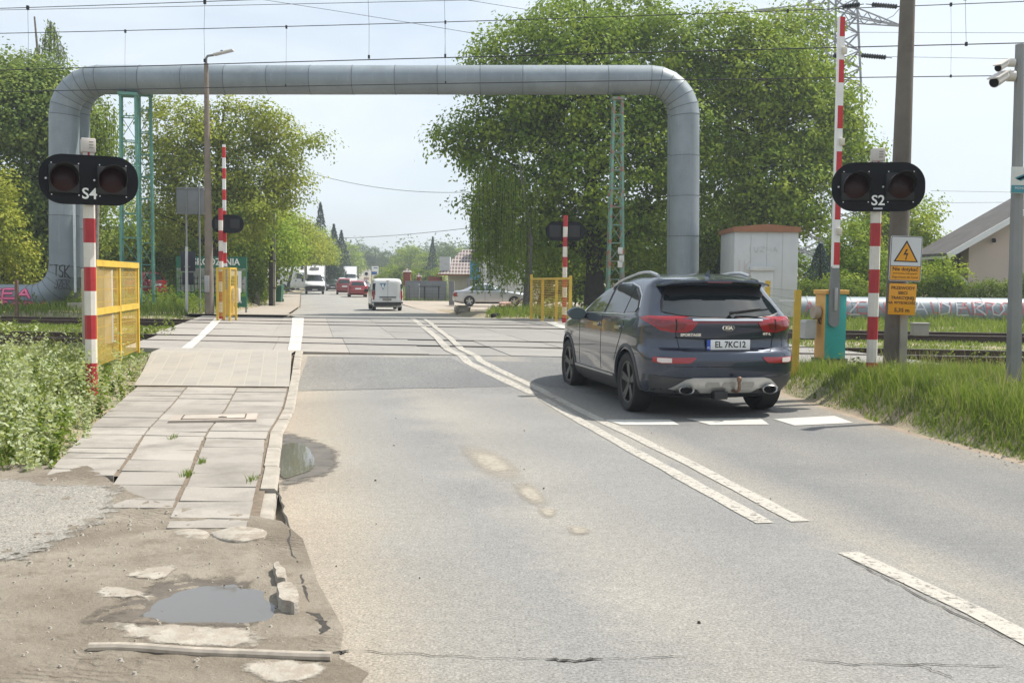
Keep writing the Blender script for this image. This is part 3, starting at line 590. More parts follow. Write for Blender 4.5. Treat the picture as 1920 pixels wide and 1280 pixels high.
def pipe(name,label,Yp,rad,dx):
    zl=P(60,560,Yp).z; zr=.62; xl=P(121,400,Yp).x+dx; xr=P(1280 if dx==0 else 1272,400,Yp).x; zt=P(700,153.5,Yp).z; lean=.06
    A=Vector((-60,Yp,zl)); B=Vector((xl-lean,Yp,zl)); C=Vector((xl+lean,Yp,zt-.03)); D=Vector((xr,Yp,zt+.15)); E=Vector((xr+.12,Yp,zr)); Fq=Vector((55,Yp,zr))
    key=[A]+bend(A,B,C,1.15)+bend(B,C,D,1.2)+bend(C,D,E,1.2)+bend(D,E,Fq,1.15)+[Fq]
    pts=[key[0]]
    for p,q in zip(key,key[1:]):
        L=(q-p).length; k=max(1,round(L/1.5)) if L>1 else 1
        pts+=[p.lerp(q,(i+1)/k) for i in range(k)]
    n=40; rings=[]
    for i,p in enumerate(pts):
        t0=(p-pts[i-1]).normalized() if i else (pts[1]-p).normalized(); t1=(pts[i+1]-p).normalized() if i<len(pts)-1 else t0
        t=(t0+t1).normalized(); ca=t.dot(t0); s=Vector((0,1,0)); w=s.cross(t).normalized()
        rings.append((p,s,w/max(.5,ca)))
    mb=MB()
    for i in range(len(pts)-1):
        r=rad+random.uniform(-.004,.004); vs=[]; fs=[]
        d=(pts[i+1]-pts[i]).normalized()*.012
        for (p,s,w),k in ((rings[i],-1),(rings[i+1],1)):
            vs+=[tuple(p+d*k+(s*math.cos(2*math.pi*j/n)+w*math.sin(2*math.pi*j/n))*r) for j in range(n)]
        fs=[(j,(j+1)%n,n+(j+1)%n,n+j) for j in range(n)]; mb.add(vs,fs)
    root=empty(name,(0,0,0),0,label,'heating pipe','heating pipes arching over the road'); sm=mb; sm.m=1
    for i in range(1,len(pts)-1):
        p,s,w=rings[i]; t=(pts[i+1]-pts[i-1]).normalized(); vs=[]
        for dd in(-.009,.009): vs+=[tuple(p+t*dd+(s*math.cos(2*math.pi*j/n)+w*math.sin(2*math.pi*j/n))*(rad+.0075)) for j in range(n)]
        sm.add(vs,[(j,(j+1)%n,n+(j+1)%n,n+j) for j in range(n)])
    sm.build('cladding',[PIPE_M,SEAM],root,60); return root,dict(zl=zl,zr=zr,xl=xl,xr=xr,zt=zt,r=rad,Y=Yp)
pipe1,PA=pipe('heating_pipe','big silver insulated pipe arching over the road, the nearer of two',36.0,.49,0)
pipe2,PB=pipe('heating_pipe','big silver insulated pipe mostly hidden behind the nearer pipe',37.5,.47,.42)
mb=MB(); x=P(151,500,35.5).x; mb.box((0,0,0),(.07,.05,3.9)); o=mb.build('cable_duct',M('light_galvanised',(.55,.58,.60),.45,.5,.1,5),pipe1); p=P(140,460,35.52); o.location=(p.x,p.y,p.z+.35)
# --- graffiti: strokes laid on the curved cladding
GL={'A':[[(0,0),(.5,1),(1,0)],[(.2,.4),(.8,.4)]],'B':[[(0,0),(0,1),(.8,.85),(.1,.5),(.95,.2),(0,0)]],'D':[[(0,0),(0,1),(.9,.6),(.8,.15),(0,0)]],'E':[[(1,1),(0,1),(0,0),(1,0)],[(0,.5),(.8,.5)]],'F':[[(1,1),(0,1),(0,0)],[(0,.5),(.8,.5)]],'G':[[(1,.9),(.3,1),(0,.5),(.3,0),(1,.1),(.9,.5),(.5,.5)]],'H':[[(0,0),(0,1)],[(1,0),(1,1)],[(0,.5),(1,.5)]],'I':[[(.5,0),(.5,1)]],'J':[[(.2,1),(1,1)],[(.7,1),(.6,.1),(.1,.1)]],'K':[[(0,0),(0,1)],[(1,1),(0,.45),(1.2,-.1)]],'L':[[(0,1),(0,0),(1,0)]],'N':[[(0,0),(0,1),(1,0),(1,1)]],'O':[[(.5,1),(0,.6),(.1,.1),(.6,0),(1,.4),(.9,.85),(.5,1)]],'R':[[(0,0),(0,1),(.9,.85),(.1,.5),(1,0)]],'S':[[(1,1),(.2,.9),(.2,.6),(.9,.4),(.7,0),(0,.1)]],'T':[[(0,1),(1,1)],[(.5,1),(.5,0)]],'U':[[(0,1),(.1,.1),(.7,0),(1,1)]],'W':[[(0,1),(.25,0),(.5,.7),(.75,0),(1,1)]],'Y':[[(0,1),(.5,.5),(1,1)],[(.5,.5),(.4,0)]],'Z':[[(0,1),(1,1),(0,0),(1,0)]]}
def graffiti(word, mat, pos, h, wd, stroke, parent, mapf, gap=.35, wob=.05, thick_lines=1, name='graffiti'):
    mb=MB(); x=pos
    for ch in word:
        if ch==' ': x+=wd; continue
        for st in GL[ch]:
            pts=[]
            for a,b_ in zip(st,st[1:]):
                for i in range(6):
                    t=i/6; pts.append((x+(a[0]+(b_[0]-a[0])*t+random.uniform(-wob,wob)*.3)*wd, (a[1]+(b_[1]-a[1])*t+random.uniform(-wob,wob)*.3)*h))
            pts.append((x+st[-1][0]*wd, st[-1][1]*h))
            for qd in ribbon(pts,stroke): mb.add([mapf(p.x,p.y) for p in qd],[(0,1,2,3)])
        x+=wd*(1+gap)
    return mb.build(name,mat,parent,None)
def on_low(P_,zc,x0,h0):   # horizontal pipe run: a along x, h up round the camera side
    def f(a,h):
        ph=(h+h0)/P_['r']; r=P_['r']+.011; return (x0+a, P_['Y']-r*math.cos(ph), zc+r*math.sin(ph))
    return f
def on_leg(P_,xc,z0,a0):
    def f(a,h):
        ph=(a+a0)/P_['r']; r=P_['r']+.011; return (xc+r*math.sin(ph), P_['Y']-r*math.cos(ph), z0+h)
    return f
GW=M('white_spray_paint',(.50,.50,.52),.7,var=.1); GR=M('faded_red_spray_paint',(.42,.13,.14),.7,var=.3); GK=M('black_spray_paint',(.012,.012,.016),.6); GP=M('pink_spray_paint',(.75,.16,.28),.7); GD=M('dark_red_spray_paint',(.22,.02,.06),.7); GB=M('dusty_black_spray',(.05,.055,.07),.8)
xw=P(1510,580,35.5).x
graffiti('AWZEN',GR,xw,.42,.34,.045,pipe1,on_low(PA,PA['zr'],0,-.06),.75); graffiti('IZ',GW,xw+.95,.46,.4,.05,pipe1,on_low(PA,PA['zr'],0,-.1),.3)
graffiti('A',GW,P(1713,580,35.5).x,.5,.5,.05,pipe1,on_low(PA,PA['zr'],0,-.1)); graffiti('UIAEROWY',GR,P(1748,580,35.5).x,.44,.36,.045,pipe1,on_low(PA,PA['zr'],0,-.05),.3); graffiti('DEROW',GW,P(1762,580,35.5).x,.48,.4,.05,pipe1,on_low(PA,PA['zr'],0,-.09),.5)
zc=PA['zl']; x0=P(-60,560,35.5).x
for mat,st,h in ((GD,.12,.013),(GP,.07,.018)):
    def mp_(a,b_,hh=h,c0=.02):
        f=on_low(dict(PA,r=PA['r']+hh),zc,0,c0); return f(a,b_)
    def mp2(a,b_,hh=h): 
        f=on_low(dict(PA,r=PA['r']+hh),zc,0,-.36); return f(a,b_)
    graffiti('NKEA',mat,x0+.15,.34,.42,st,pipe1,mp_,.22,.0); graffiti('UNTORA',mat,x0+.05,.26,.36,st,pipe1,mp2,.3,.0)
graffiti('EJSK',GK,-.36,.42,.15,.035,pipe1,on_leg(PA,PA['xl']-.03,P(120,520,35.5).z,0),.25); graffiti('GHOZER',GB,-.42,.30,.12,.03,pipe1,on_leg(PA,PA['xl']-.03,P(120,541,35.5).z,0),.12)

# ------------------------------------------------------------------ lattice masts carrying the pipes
TEAL=M('faded_green_paint',(.115,.285,.23),.6,0,.2,3,stain=(.24,.09,.06),stain_p=(.62,.70),stain_s=7); TEALR=M('rusty_green_paint',(.14,.29,.225),.65,0,.2,3,stain=(.33,.13,.10),stain_p=(.50,.60),stain_s=5)
def mast(label,base,top_z,w0,w1,step,mat,rz,d0=None,d1=None):
    r=empty('lattice_mast',base,rz,label,'mast','green lattice masts under the pipes'); Hh=top_z-base[2]; d0=d0 or w0; d1=d1 or w1
    def cn(k,z):
        f=z/Hh; w=(w0+(w1-w0)*f)/2; d=(d0+(d1-d0)*f)/2; sx,sy=((-1,-1),(1,-1),(1,1),(-1,1))[k]; return Vector((sx*w,sy*d,z))
    lg=[]
    for k in range(4):
        mb=MB(); mb.bar(cn(k,0),cn(k,Hh),.075,.075); mb.build('leg',mat,r)
    zs=np.arange(.15,Hh-.1,step)
    br=MB()
    for i,z in enumerate(zs):
        for k in range(4):
            a,b_=cn(k,z),cn((k+1)%4,z); br.bar(a,b_,.06,.03)
            if i<len(zs)-1:
                z2=zs[i+1]
                if (i+k)%2: br.bar(cn(k,z),cn((k+1)%4,z2),.04,.02)
                else: br.bar(cn((k+1)%4,z),cn(k,z2),.04,.02)
    br.build('bracing',mat,r)
    mb=MB(); mb.box((0,0,Hh+.03),(w1+.16,d1+.16,.1),.01); mb.build('cap_plate',mat,r); return r
pbase=P(246,575,35.9); mast('green lattice mast under the pipes at the left, nearer one',(pbase.x,35.9,.3),PA['zt']-.56,.60,.48,.82,TEAL,R(14))
pb2=P(276,575,37.4); mast('green lattice mast under the pipes at the left, rear one',(pb2.x,37.4,.3),PB['zt']-.56,.46,.38,.78,TEAL,R(14))
pb3=P(1153,540,36.0); mast('slim rust-patched green lattice mast under the pipe at the right',(pb3.x,36.0,.25),PA['zt']-.54,.54,.27,.62,TEALR,R(4),.5,.3)
mb=MB(); p=P(1163,470,35.7); 
for i,(dx,dz) in enumerate(((0,0),(.05,-.27),(0,-.46))): mb.box((dx,0,dz),(.16,.02,.22),.003)
o=mb.build('notice',M('weathered_white_notice',(.6,.6,.57),.7,stain=(.3,.3,.28)),None); o.location=p; tag(o,'weathered white notices fixed to the slim green mast','notice')
mb=MB(); p=P(148,584,35.2); mb.box((0,0,0),(.55,.6,.5),.02); o=mb.build('pipe_plinth',M('mossy_concrete',(.30,.28,.23),.9,0,.2,5,.6,40),None); o.location=(p.x,35.2,p.z+.05); tag(o,'low concrete block in the grass under the left pipe elbow','plinth')
mb=MB(); p=P(31,582,33.6); mb.bar((0,0,-.2),(.02,0,.98),.09,.09); o=mb.build('rusty_post',M('rusty_steel',(.16,.10,.07),.8,.2,.3,9),None); o.location=p; tag(o,'thin rusty post standing before the pink graffiti pipe','post')

# ------------------------------------------------------------------ level crossing signals
RED=M('red_band_paint',(.36,.018,.022),.5,var=.12,scale=6); WHT=M('white_band_paint',(.62,.58,.52),.55,var=.08,scale=6,stain=(.45,.41,.36),stain_p=(.6,.75),stain_s=5); RED2=M('red_reflective_film',(.50,.012,.018),.35,var=.06); WHT2=M('white_reflective_film',(.75,.74,.72),.35,var=.05)
BLACK=M('black_signal_paint',(.005,.0055,.008),.6,var=.2,scale=5,spec=.2); BLACKM=M('matt_black_hood',(.009,.009,.010),.6); LENS,nt,b=_nodes('dark_red_lens'); b.inputs['Base Color'].default_value=(.022,.002,.003,1); b.inputs['Roughness'].default_value=.35; b.inputs['Specular IOR Level'].default_value=.25
GREYBOX=M('light_grey_plastic',(.52,.48,.44),.55,var=.06); BOLT=M('bright_steel',(.6,.6,.6),.35,.8); WTXT=M('white_lettering',(.82,.82,.80),.5,var=.03)
def stadium(w,h,n=14,k=1.0):
    r=h/2*k; pts=[]
    for cx,cy,a0 in ((w/2-r,h/2-r,0),(-w/2+r,h/2-r,90),(-w/2+r,-h/2+r,180),(w/2-r,-h/2+r,270)):
        for i in range(n+1): a=R(a0+90*i/n); pts.append((cx+r*math.cos(a),cy+r*math.sin(a)))
    return pts
def banded_post(mb, z_list, r, n=8):
    for z0,z1,k in z_list:
        mb.m=k; mb.tube([(0,0,z0),(0,0,z1)],r,n,cap=True)
def signal(label,base,rz,pc,zs,w,h,text,back=False,top=2.94,px_off=0,cap=True,post_r=.07,bolt=True):
    r=empty('crossing_signal',base,rz,label,'crossing signal','flashing light signals at the crossing')
    mb=MB(); banded_post(mb,zs,post_r); mb.build('post',[RED,WHT],r,30)
    s=1 if back else -1
    pr=MB(); pr.prism(stadium(w,h,k=.9),s*.085-.02,s*.085+.02,'Y'); pan=pr.build('panel',BLACK,r,40); pan.location=(px_off,0,pc)
    if cap:
        mb=MB(); mb.box((0,0,top-.09),(.165,.16,.17),.01); mb.box((0,0,top-.19),(.13,.13,.06)); cb=mb.build('cap_box',GREYBOX,r)
        mb=MB()
        for k in range(3): mb.box((.03,-.082,top-.05-.035*k),(.05,.012,.012))
        mb.build('vent',M('vent_slat_grey',(.30,.27,.25),.7),cb)  # slats in a darker grey than the cap box
    for sx in(-1,1):
        cx=sx*w*.24; f=s*.105
        u=MB(); u.box((0,0,0),(w*.30,.09,w*.30),.012); lu=u.build('lamp_unit',BLACKM,pan,40); lu.location=(cx-.015,f,0.0)
        if not back:
            rr=w*.135; l=MB(); l.lathe([(0,-.075),(rr*.5,-.07),(rr*.85,-.055),(rr,-.045)],28,'Y'); ln=l.build('lens',LENS,lu,60)
            hd=MB(); n=26; vs=[]
            for yy,rad in ((-.04,rr*1.06),(-.37,rr*1.10)):
                for i in range(n+1):
                    a=R(-28+236*i/n); cut=0 if yy>-.1 else (.17*max(0,1-math.sin(a))**1.0)
                    vs.append((rad*math.cos(a),yy+cut,rad*math.sin(a)))
            hd.add(vs,[(i,i+1,n+2+i,n+1+i) for i in range(n)])
            o=hd.build('hood',BLACKM,lu,60); md=o.modifiers.new('t','SOLIDIFY'); md.thickness=.006
        else:
            l=MB(); l.tube([(0,.04,0),(0,.16,0)],w*.1,18); l.build('housing',BLACKM,lu,40)
        if bolt and not back:
            bb=MB()
            for a,c in ((-1,1),(1,1),(-1,-1),(1,-1)): bb.tube([(a*w*.135,-.028,c*w*.168),(a*w*.135,-.018,c*w*.168)],.008,8)
            bb.tube([(-w*.19,-.030,0),(-w*.19,-.018,0)],.013,8)
            o=bb.build('bolt',BOLT,pan); o.location=(cx,s*.085,0)
    if text: text_obj('number',text,.185,WTXT,pan,(0.0,-.112,-h*.285),bold=.003)
    return r
def zlist(vs,v0,ppm,first):
    out=[];k=first
    for a,b_ in zip(vs,vs[1:]): out.append(((v0-a)/ppm,(v0-b_)/ppm,k)); k=1-k
    return out
b2=P(1634,690,14.0); ppm=1954/14.0
S2=signal('black crossing signal S2 beside the tall concrete pole at the right',(b2.x,b2.y,b2.z),R(-8),(690-353)/ppm,[(-.4,0,0)]+zlist([690,679,636,593,549,505,462,419,375,290],690,ppm,0),1.19,.645,'S2',top=(690-281)/ppm)
mb=MB(); mb.box((0,0,0),(.115,.006,.022)); o=mb.build('maker_plate',M('silver_plate',(.45,.46,.5),.4,.3),S2); o.location=(0,-.112,(690-351)/ppm-.30)
b4=P(172,724,12.9); ppm=1954/12.9
S4=signal('black crossing signal S4 in the weeds at the left',(b4.x,b4.y,b4.z),R(26),(724-340)/ppm,[(-.4,0,0)]+zlist([724,680,635,590,545,500,455,410,365,275],724,ppm,0),1.13,.60,'S4',top=(724-262)/ppm)
bl=P(415,585,32.0); ppm=1954/32.
SL=signal('red and white signal post at the left beyond the tracks, seen from behind',(bl.x,bl.y,bl.z),R(8),(585-420)/ppm,[(-.5,0,0)]+zlist([585,566,547,528,509,490,471,452,433,414,392],585,ppm,1),.95,.56,None,back=True,top=(585-390)/ppm,px_off=.2,cap=False)
br_=P(1058,590,32.0)
SR=signal('red and white signal post at the right beyond the tracks, seen from behind',(br_.x,br_.y,br_.z),R(0),(590-434)/ppm,[(-.5,0,0)]+zlist([590,575,557,538,520,501,482,463,445,426,405],590,ppm,1),1.2,.58,None,back=True,top=(590-403)/ppm,cap=False)
for s_ in (SL,SR):
    for ch in s_.children:
        if ch.name.startswith('panel'): ch.location.y+= .0
# ------------------------------------------------------------------ barriers
GREY=M('grey_machine_paint',(.20,.205,.21),.5,.2,.1,4); LGREY=M('light_grey_paint',(.36,.355,.35),.55,var=.1); ORANGE=M('orange_cabinet_paint',(.62,.34,.085),.5,var=.08,scale=3,stain=(.45,.26,.08),stain_p=(.62,.78)); TEALP=M('turquoise_cabinet_paint',(.03,.33,.31),.45,var=.06,scale=3)
bb=P(1555,673,17.0); ppm=1954/17.0
bar=empty('road_barrier',(bb.x,bb.y,bb.z),R(10),'raised red and white barrier with turquoise and orange drive box at the right','barrier','raised crossing barriers')
bw,bd,bh=.37,.36,1.06
mb=MB(); mb.box((0,0,bh/2),(bw,bd,bh),.01); cab=mb.build('cabinet',[TEALP,ORANGE],bar)
for f in cab.data.polygons:
    if f.normal.x<-.7 or f.normal.x>.7 or f.normal.y>.7: f.material_index=1
mb=MB(); mb.box((0,0,bh+.035),(bw+.05,bd+.06,.07),.008); mb.build('lid',ORANGE,bar)
mb=MB(); mb.box((0,0,-.03),(bw+.06,bd+.05,.1),.0); mb.build('foot',M('dark_foot',(.03,.03,.032),.7),bar)
text_obj('number','N2',.15,M('dark_lettering',(.03,.03,.03),.6),cab,(-bw/2-.004,0,.62),rot=(R(90),0,R(-90)),sx=.8)
ax=-.06
mb=MB(); pl=[(ax+.085*math.cos(R(180+180*i/12)),.62+.085*math.sin(R(180+180*i/12))) for i in range(13)]+[(ax+.085,1.1),(ax+.06,1.5),(ax-.06,1.5),(ax-.085,1.1)]
mb.prism(pl,-bd/2-.075,-bd/2-.02,'Y'); mb.build('arm_bracket',GREY,bar)
mb=MB(); mb.box((ax+.01,-bd/2-.085,.98),(.05,.03,.36),.004); mb.build('hinge_cover',LGREY,bar)
L0,L1=1.48,(673-48)/ppm; mb=MB(); z=L0; k=1; first=True
while z<L1-.01:
    z1=min(z+(.05 if first else .36),L1); f=lambda q:.058-.016*(q-L0)/(L1-L0)
    mb.m=k; w0,w1=f(z),f(z1); y0=-bd/2-.05
    def bx(w,yy,zz): return [(ax-w,yy-.03,zz),(ax+w,yy-.03,zz),(ax+w,yy+.03,zz),(ax-w,yy+.03,zz)]
    mb.add(bx(w0,y0,z)+bx(w1,y0,z1),[(0,1,5,4),(1,2,6,5),(2,3,7,6),(3,0,4,7)]+([(4,5,6,7)] if z1>=L1-.01 else []))
    z=z1; k=1-k; first=False
arm=mb.build('arm',[RED2,WHT2],bar,None)
mb=MB(); mb.box((ax-.052,-bd/2-.05,(L0+L1)/2),(.012,.07,L1-L0)); mb.build('arm_edge',WHT2,arm)
for v in (109,273,436):
    mb=MB(); mb.box((ax+.035,-bd/2-.10,(673-v)/ppm),(.075,.05,.11),.01); mb.build('arm_lamp',M('cream_lamp_plastic',(.6,.56,.46),.4),arm)
mb=MB(); mb.prism([(-.1,-.16),(.09,-.16),(.09,.14),(-.07,.14),(-.1,.10)],-.1,.1,'Y'); o=mb.build('counterweight',M('cast_grey',(.40,.40,.40),.6),bar); o.location=(-.36,.05,.50)
mb=MB(); mb.lathe([(0,-.05),(.1,-.05),(.11,-.03),(.11,.05),(0,.06)],20,'X'); o=mb.build('weight_disc',M('rust_disc',(.35,.28,.22),.6),bar); o.location=(-.26,.0,.76)
# far left barrier
bb=P(424,590,32.6); ppm=1954/32.6
bar2=empty('road_barrier',(bb.x,bb.y,bb.z),0,'raised red and white barrier at the left beyond the tracks behind a yellow guard','barrier','raised crossing barriers')
mb=MB(); mb.box((0,.1,.45),(.36,.36,.9),.01); mb.build('cabinet',ORANGE,bar2); mb=MB(); mb.box((.3,.1,.62),(.2,.25,.42),.01); mb.build('counterweight',GREYBOX,bar2)
z=(590-500)/ppm; top=(590-275)/ppm; mb=MB(); k=1; first=True
while z<top-.01:
    z1=min(z+(.1 if first else .325),top); mb.m=k; mb.box((0,-.12,(z+z1)/2),(.115-.03*(z-1.5)/3.7,.06,z1-z)); z=z1; k=1-k; first=False
mb.build('arm',[RED2,WHT2],bar2,None); mb=MB(); mb.box((0,-.08,1.2),(.16,.05,.8),.01); mb.build('arm_bracket',GREY,bar2)

# ------------------------------------------------------------------ yellow guards and fences
YEL=M('yellow_paint',(.58,.385,.045),.55,var=.15,scale=4,stain=(.38,.20,.05),stain_p=(.60,.74),stain_s=6); YELM=M('yellow_mesh_paint',(.56,.37,.06),.6,var=.12)
def panel_mesh(p0,p1,z0,z1,px,pz,wx,wz,mat,parent,name='mesh_panel'):
    p0=Vector(p0);p1=Vector(p1); L=(p1-p0).length; t=(p1-p0)/L; mb=MB(); nrm=Vector((-t.y,t.x,0))*.002
    n=int(L/px); 
    for i in range(n+1):
        a=p0+t*(L*i/n); mb.add([tuple(a-t*wx/2+Vector((0,0,z0))),tuple(a+t*wx/2+Vector((0,0,z0))),tuple(a+t*wx/2+Vector((0,0,z1))),tuple(a-t*wx/2+Vector((0,0,z1)))],[(0,1,2,3)])
    k=int((z1-z0)/pz)
    for j in range(k+1):
        z=z0+(z1-z0)*j/k; mb.add([tuple(p0+nrm+Vector((0,0,z-wz/2))),tuple(p1+nrm+Vector((0,0,z-wz/2))),tuple(p1+nrm+Vector((0,0,z+wz/2))),tuple(p0+nrm+Vector((0,0,z+wz/2)))],[(0,1,2,3)])
    return mb.build(name,mat,parent,None,fix=False)
f0=P(176,490,14.4); f1=P(257,498,17.7)
fr=empty('yellow_guard_cage',(f0.x,f0.y,f0.z-1.5),0,'yellow mesh guard cage beside signal S4 at the left','guard cage')
v=Vector((f1.x-f0.x,f1.y-f0.y,0)); bk=Vector((-v.y,v.x,0)).normalized()*.62
def gpost(p,h,w=.06): 
    mb=MB(); mb.bar(p,Vector(p)+Vector((0,0,h)),w,w); mb.build('post',YEL,fr)
for fct in (0,.52,1.0): gpost(v*fct,1.5,.05)

for za in (1.48,.80): 
    mb=MB(); mb.bar(Vector((0,0,za)),v+Vector((0,0,za)),.07 if za>1 else .05,.09); mb.build('rail',YEL,fr)
panel_mesh((0,0,0),v*.52,0.05,1.46,.034,.16,.014,.010,YELM,fr); panel_mesh(v*.52,v,0.05,1.46,.034,.16,.014,.010,YELM,fr); None
mb=MB(); mb.box((0,0,.55),(.34,.34,1.1),.01); o=mb.build('relay_cabinet',M('beige_cabinet',(.42,.37,.30),.6,stain=(.2,.16,.12),stain_p=(.6,.7)),None); q=Vector((f0.x,f0.y,0))+v*.33+bk*.30; o.location=(q.x,q.y,f0.z-1.2); tag(o,'beige relay cabinet standing inside the yellow cage','cabinet')
# far-right cage
pts=[P(996,590,34.2),P(1017,592,33.2),P(1043,590,33.2),P(1069,600,30.2)]
cg=empty('yellow_guard_fence',(pts[0].x,pts[0].y,pts[0].z),0,'yellow wire guard fence around the right signal post beyond the tracks','guard fence')
o0=pts[0]
for p,hh in zip(pts,(1.32,1.18,1.18,1.28)):
    mb=MB(); q=p-o0; mb.bar((q.x,q.y,-.2),(q.x,q.y,hh),.085,.085); mb.build('post',YEL,cg)
a=Vector((0,0,0)); d=pts[3]-o0; d.z=0
mb=MB(); mb.bar((0,0,1.17),(d.x,d.y,1.2),.06,.06); mb.build('rail',YEL,cg); panel_mesh(a,d,.05,1.15,.07,.07,.014,.014,YELM,cg)
# far-left guard in front of the far-left barrier
g0=P(408,592,30.8); gd=empty('yellow_guard_box',(g0.x,g0.y,g0.z),0,'narrow yellow mesh guard at the foot of the left far barrier','guard box')
for x_ in (0,.36):
    for y_ in (0,.7):
        mb=MB(); mb.bar((x_,y_,-.2),(x_,y_,1.42),.06,.06); mb.build('post',YEL,gd)
mb=MB(); mb.box((.18,0,1.40),(.4,.05,.06)); mb.box((.36,.35,1.4),(.05,.7,.06)); mb.build('rail',YEL,gd)
panel_mesh((0,0,0),(.36,0,0),0,1.4,.036,.1,.016,.01,YELM,gd); panel_mesh((.36,0,0),(.36,.7,0),0,1.4,.05,.1,.016,.01,YELM,gd)
# yellow posts with grey wire mesh behind the dark car
q0=P(1490,686,15.6); q1=P(1438,600,21.0); yf=empty('yellow_post_fence',(q0.x,q0.y,q0.z),0,'two yellow posts with grey wire mesh behind the dark car','fence')
d=Vector((q1.x-q0.x,q1.y-q0.y,0))
mb=MB(); mb.bar((0,0,-.2),(0.02,0,1.14),.09,.09); mb.build('post',YEL,yf); mb=MB(); mb.bar(tuple(d+Vector((0,0,-.2))),tuple(d+Vector((0,0,1.28))),.09,.09); mb.build('post',YEL,yf)
panel_mesh((0,0,0),d,.1,1.13,.07,.12,.006,.006,M('dull_wire',(.22,.25,.22),.6,.3),yf)
mb=MB(); mb.box((-.12,-.02,.98),(.28,.03,.02)); mb.build('latch',WHT2,yf)

# ------------------------------------------------------------------ poles, posts and signs on the right
CONC=M('old_concrete_pole',(.135,.12,.10),.9,0,.2,2,.5,30,stain=(.09,.08,.07)); CONCL=M('pale_concrete_post',(.30,.285,.24),.9,0,.2,3,.5,30)
pb=P(1676,696,14.7); pt_=P(1704,-60,14.7)
pole=empty('catenary_pole',(pb.x,pb.y,pb.z-.3),0,'tall dark concrete pole with yellow warning plates beside signal S2','pole')
mb=MB(); dv=Vector((pt_.x-pb.x,0,pt_.z-pb.z+.3)); mb.tube([dv*(i/12) for i in range(13)],[.158-.062*i/12 for i in range(13)],20); mb.build('shaft',CONC,pole,50)
p=P(1691,694,14.55); mb=MB(); mb.box((0,0,.45),(.10,.09,1.5),.008); o=mb.build('marker_post',CONCL,None); o.location=(p.x,p.y,p.z-.1); tag(o,'short pale post leaning on the tall concrete pole','post')
AMB=M('amber_sign_film',(.74,.33,.012),.45,var=.03); SGW=M('white_sign_film',(.62,.64,.66),.5,var=.03); SGK=M('black_sign_print',(.012,.012,.012),.5); SGD=M('dark_sign_print',(.10,.05,.015),.6)
ps=P(1698.5,485,14.45); W,Hs=60/1954*14.45,84/1954*14.45
sg=empty('warning_sign',(ps.x,ps.y,ps.z),R(2),'white and amber high voltage warning sign with a triangle, upper plate on the concrete pole','warning sign')
sg.rotation_euler=(0,R(1.5),R(2))
def rr(w,h,r,n=6): return stadium(w,h,n,2*r/h)
mb=MB(); mb.prism(rr(W,Hs,.03),0,.012,'Y'); mb.build('plate',SGW,sg,40)
mb=MB(); mb.prism(rr(W-.012,Hs-.012,.026),-.001,0.004,'Y'); mb.build('border',SGK,sg,40)
mb=MB(); mb.prism(rr(W-.028,Hs-.028,.02),-.002,.003,'Y'); mb.build('face',SGW,sg,40)
mb=MB(); mb.prism([(-W/2+.016,-Hs/2+.016),(W/2-.016,-Hs/2+.016),(W/2-.016,-Hs/2+.205),(-W/2+.016,-Hs/2+.205)],-.003,.002,'Y'); mb.build('text_panel',AMB,sg,None)
mb=MB(); mb.box((0,-.0034,-Hs/2+.209),(W-.028,.001,.008)); mb.build('divider',SGK,sg)
tri=lambda s,cz:[(-.5*s,cz-.29*s),(.5*s,cz-.29*s),(0,cz+.58*s)]
mb=MB(); mb.prism(tri(.345,.055),-.004,.001,'Y'); mb.build('triangle_border',SGK,sg,None); mb=MB(); mb.prism(tri(.285,.053),-.005,.001,'Y'); mb.build('triangle',AMB,sg,None)
mb=MB(); mb.prism([(-.005,.13),(.022,.13),(-.012,.073),(.03,.08),(.004,.005),(.014,.008),(-.006,-.022),(-.014,.012),(-.004,.009),(.004,.056),(-.04,.05)],-.006,.001,'Y'); mb.build('lightning_bolt',SGK,sg,None)
text_obj('lettering','Nie dotykać',.072,SGK,sg,(0,-.004,-Hs/2+.165),bold=.001,depth=.001); text_obj('lettering','przewodów trakcyjnych!',.034,SGD,sg,(0,-.004,-Hs/2+.108),depth=.001); text_obj('lettering','Zagrożenie dla życia!',.042,SGD,sg,(0,-.004,-Hs/2+.055),depth=.001)
ps=P(1692,561,14.4); W2,H2=49/1954*14.4,58/1954*14.4
s2=empty('height_sign',(ps.x,ps.y,ps.z),0,'plain amber sign with dark writing giving the wire height, lower plate on the concrete pole','height sign'); s2.rotation_euler=(0,R(1.5),R(-6))
mb=MB(); mb.box((0,.01,0),(W2,.02,H2),.003); mb.build('plate',AMB,s2,40)
for i,(tx,sz) in enumerate((('PRZEWODY',.058),('SIECI',.058),('TRAKCYJNEJ',.055),('NA WYSOKOŚCI',.052))): text_obj('lettering',tx,sz,SGD,s2,(0,-.003,H2/2-.06-.068*i),bold=.0012,depth=.001)
text_obj('lettering','5,35 m',.075,SGD,s2,(0,-.003,-H2/2+.062),bold=.002,depth=.001)
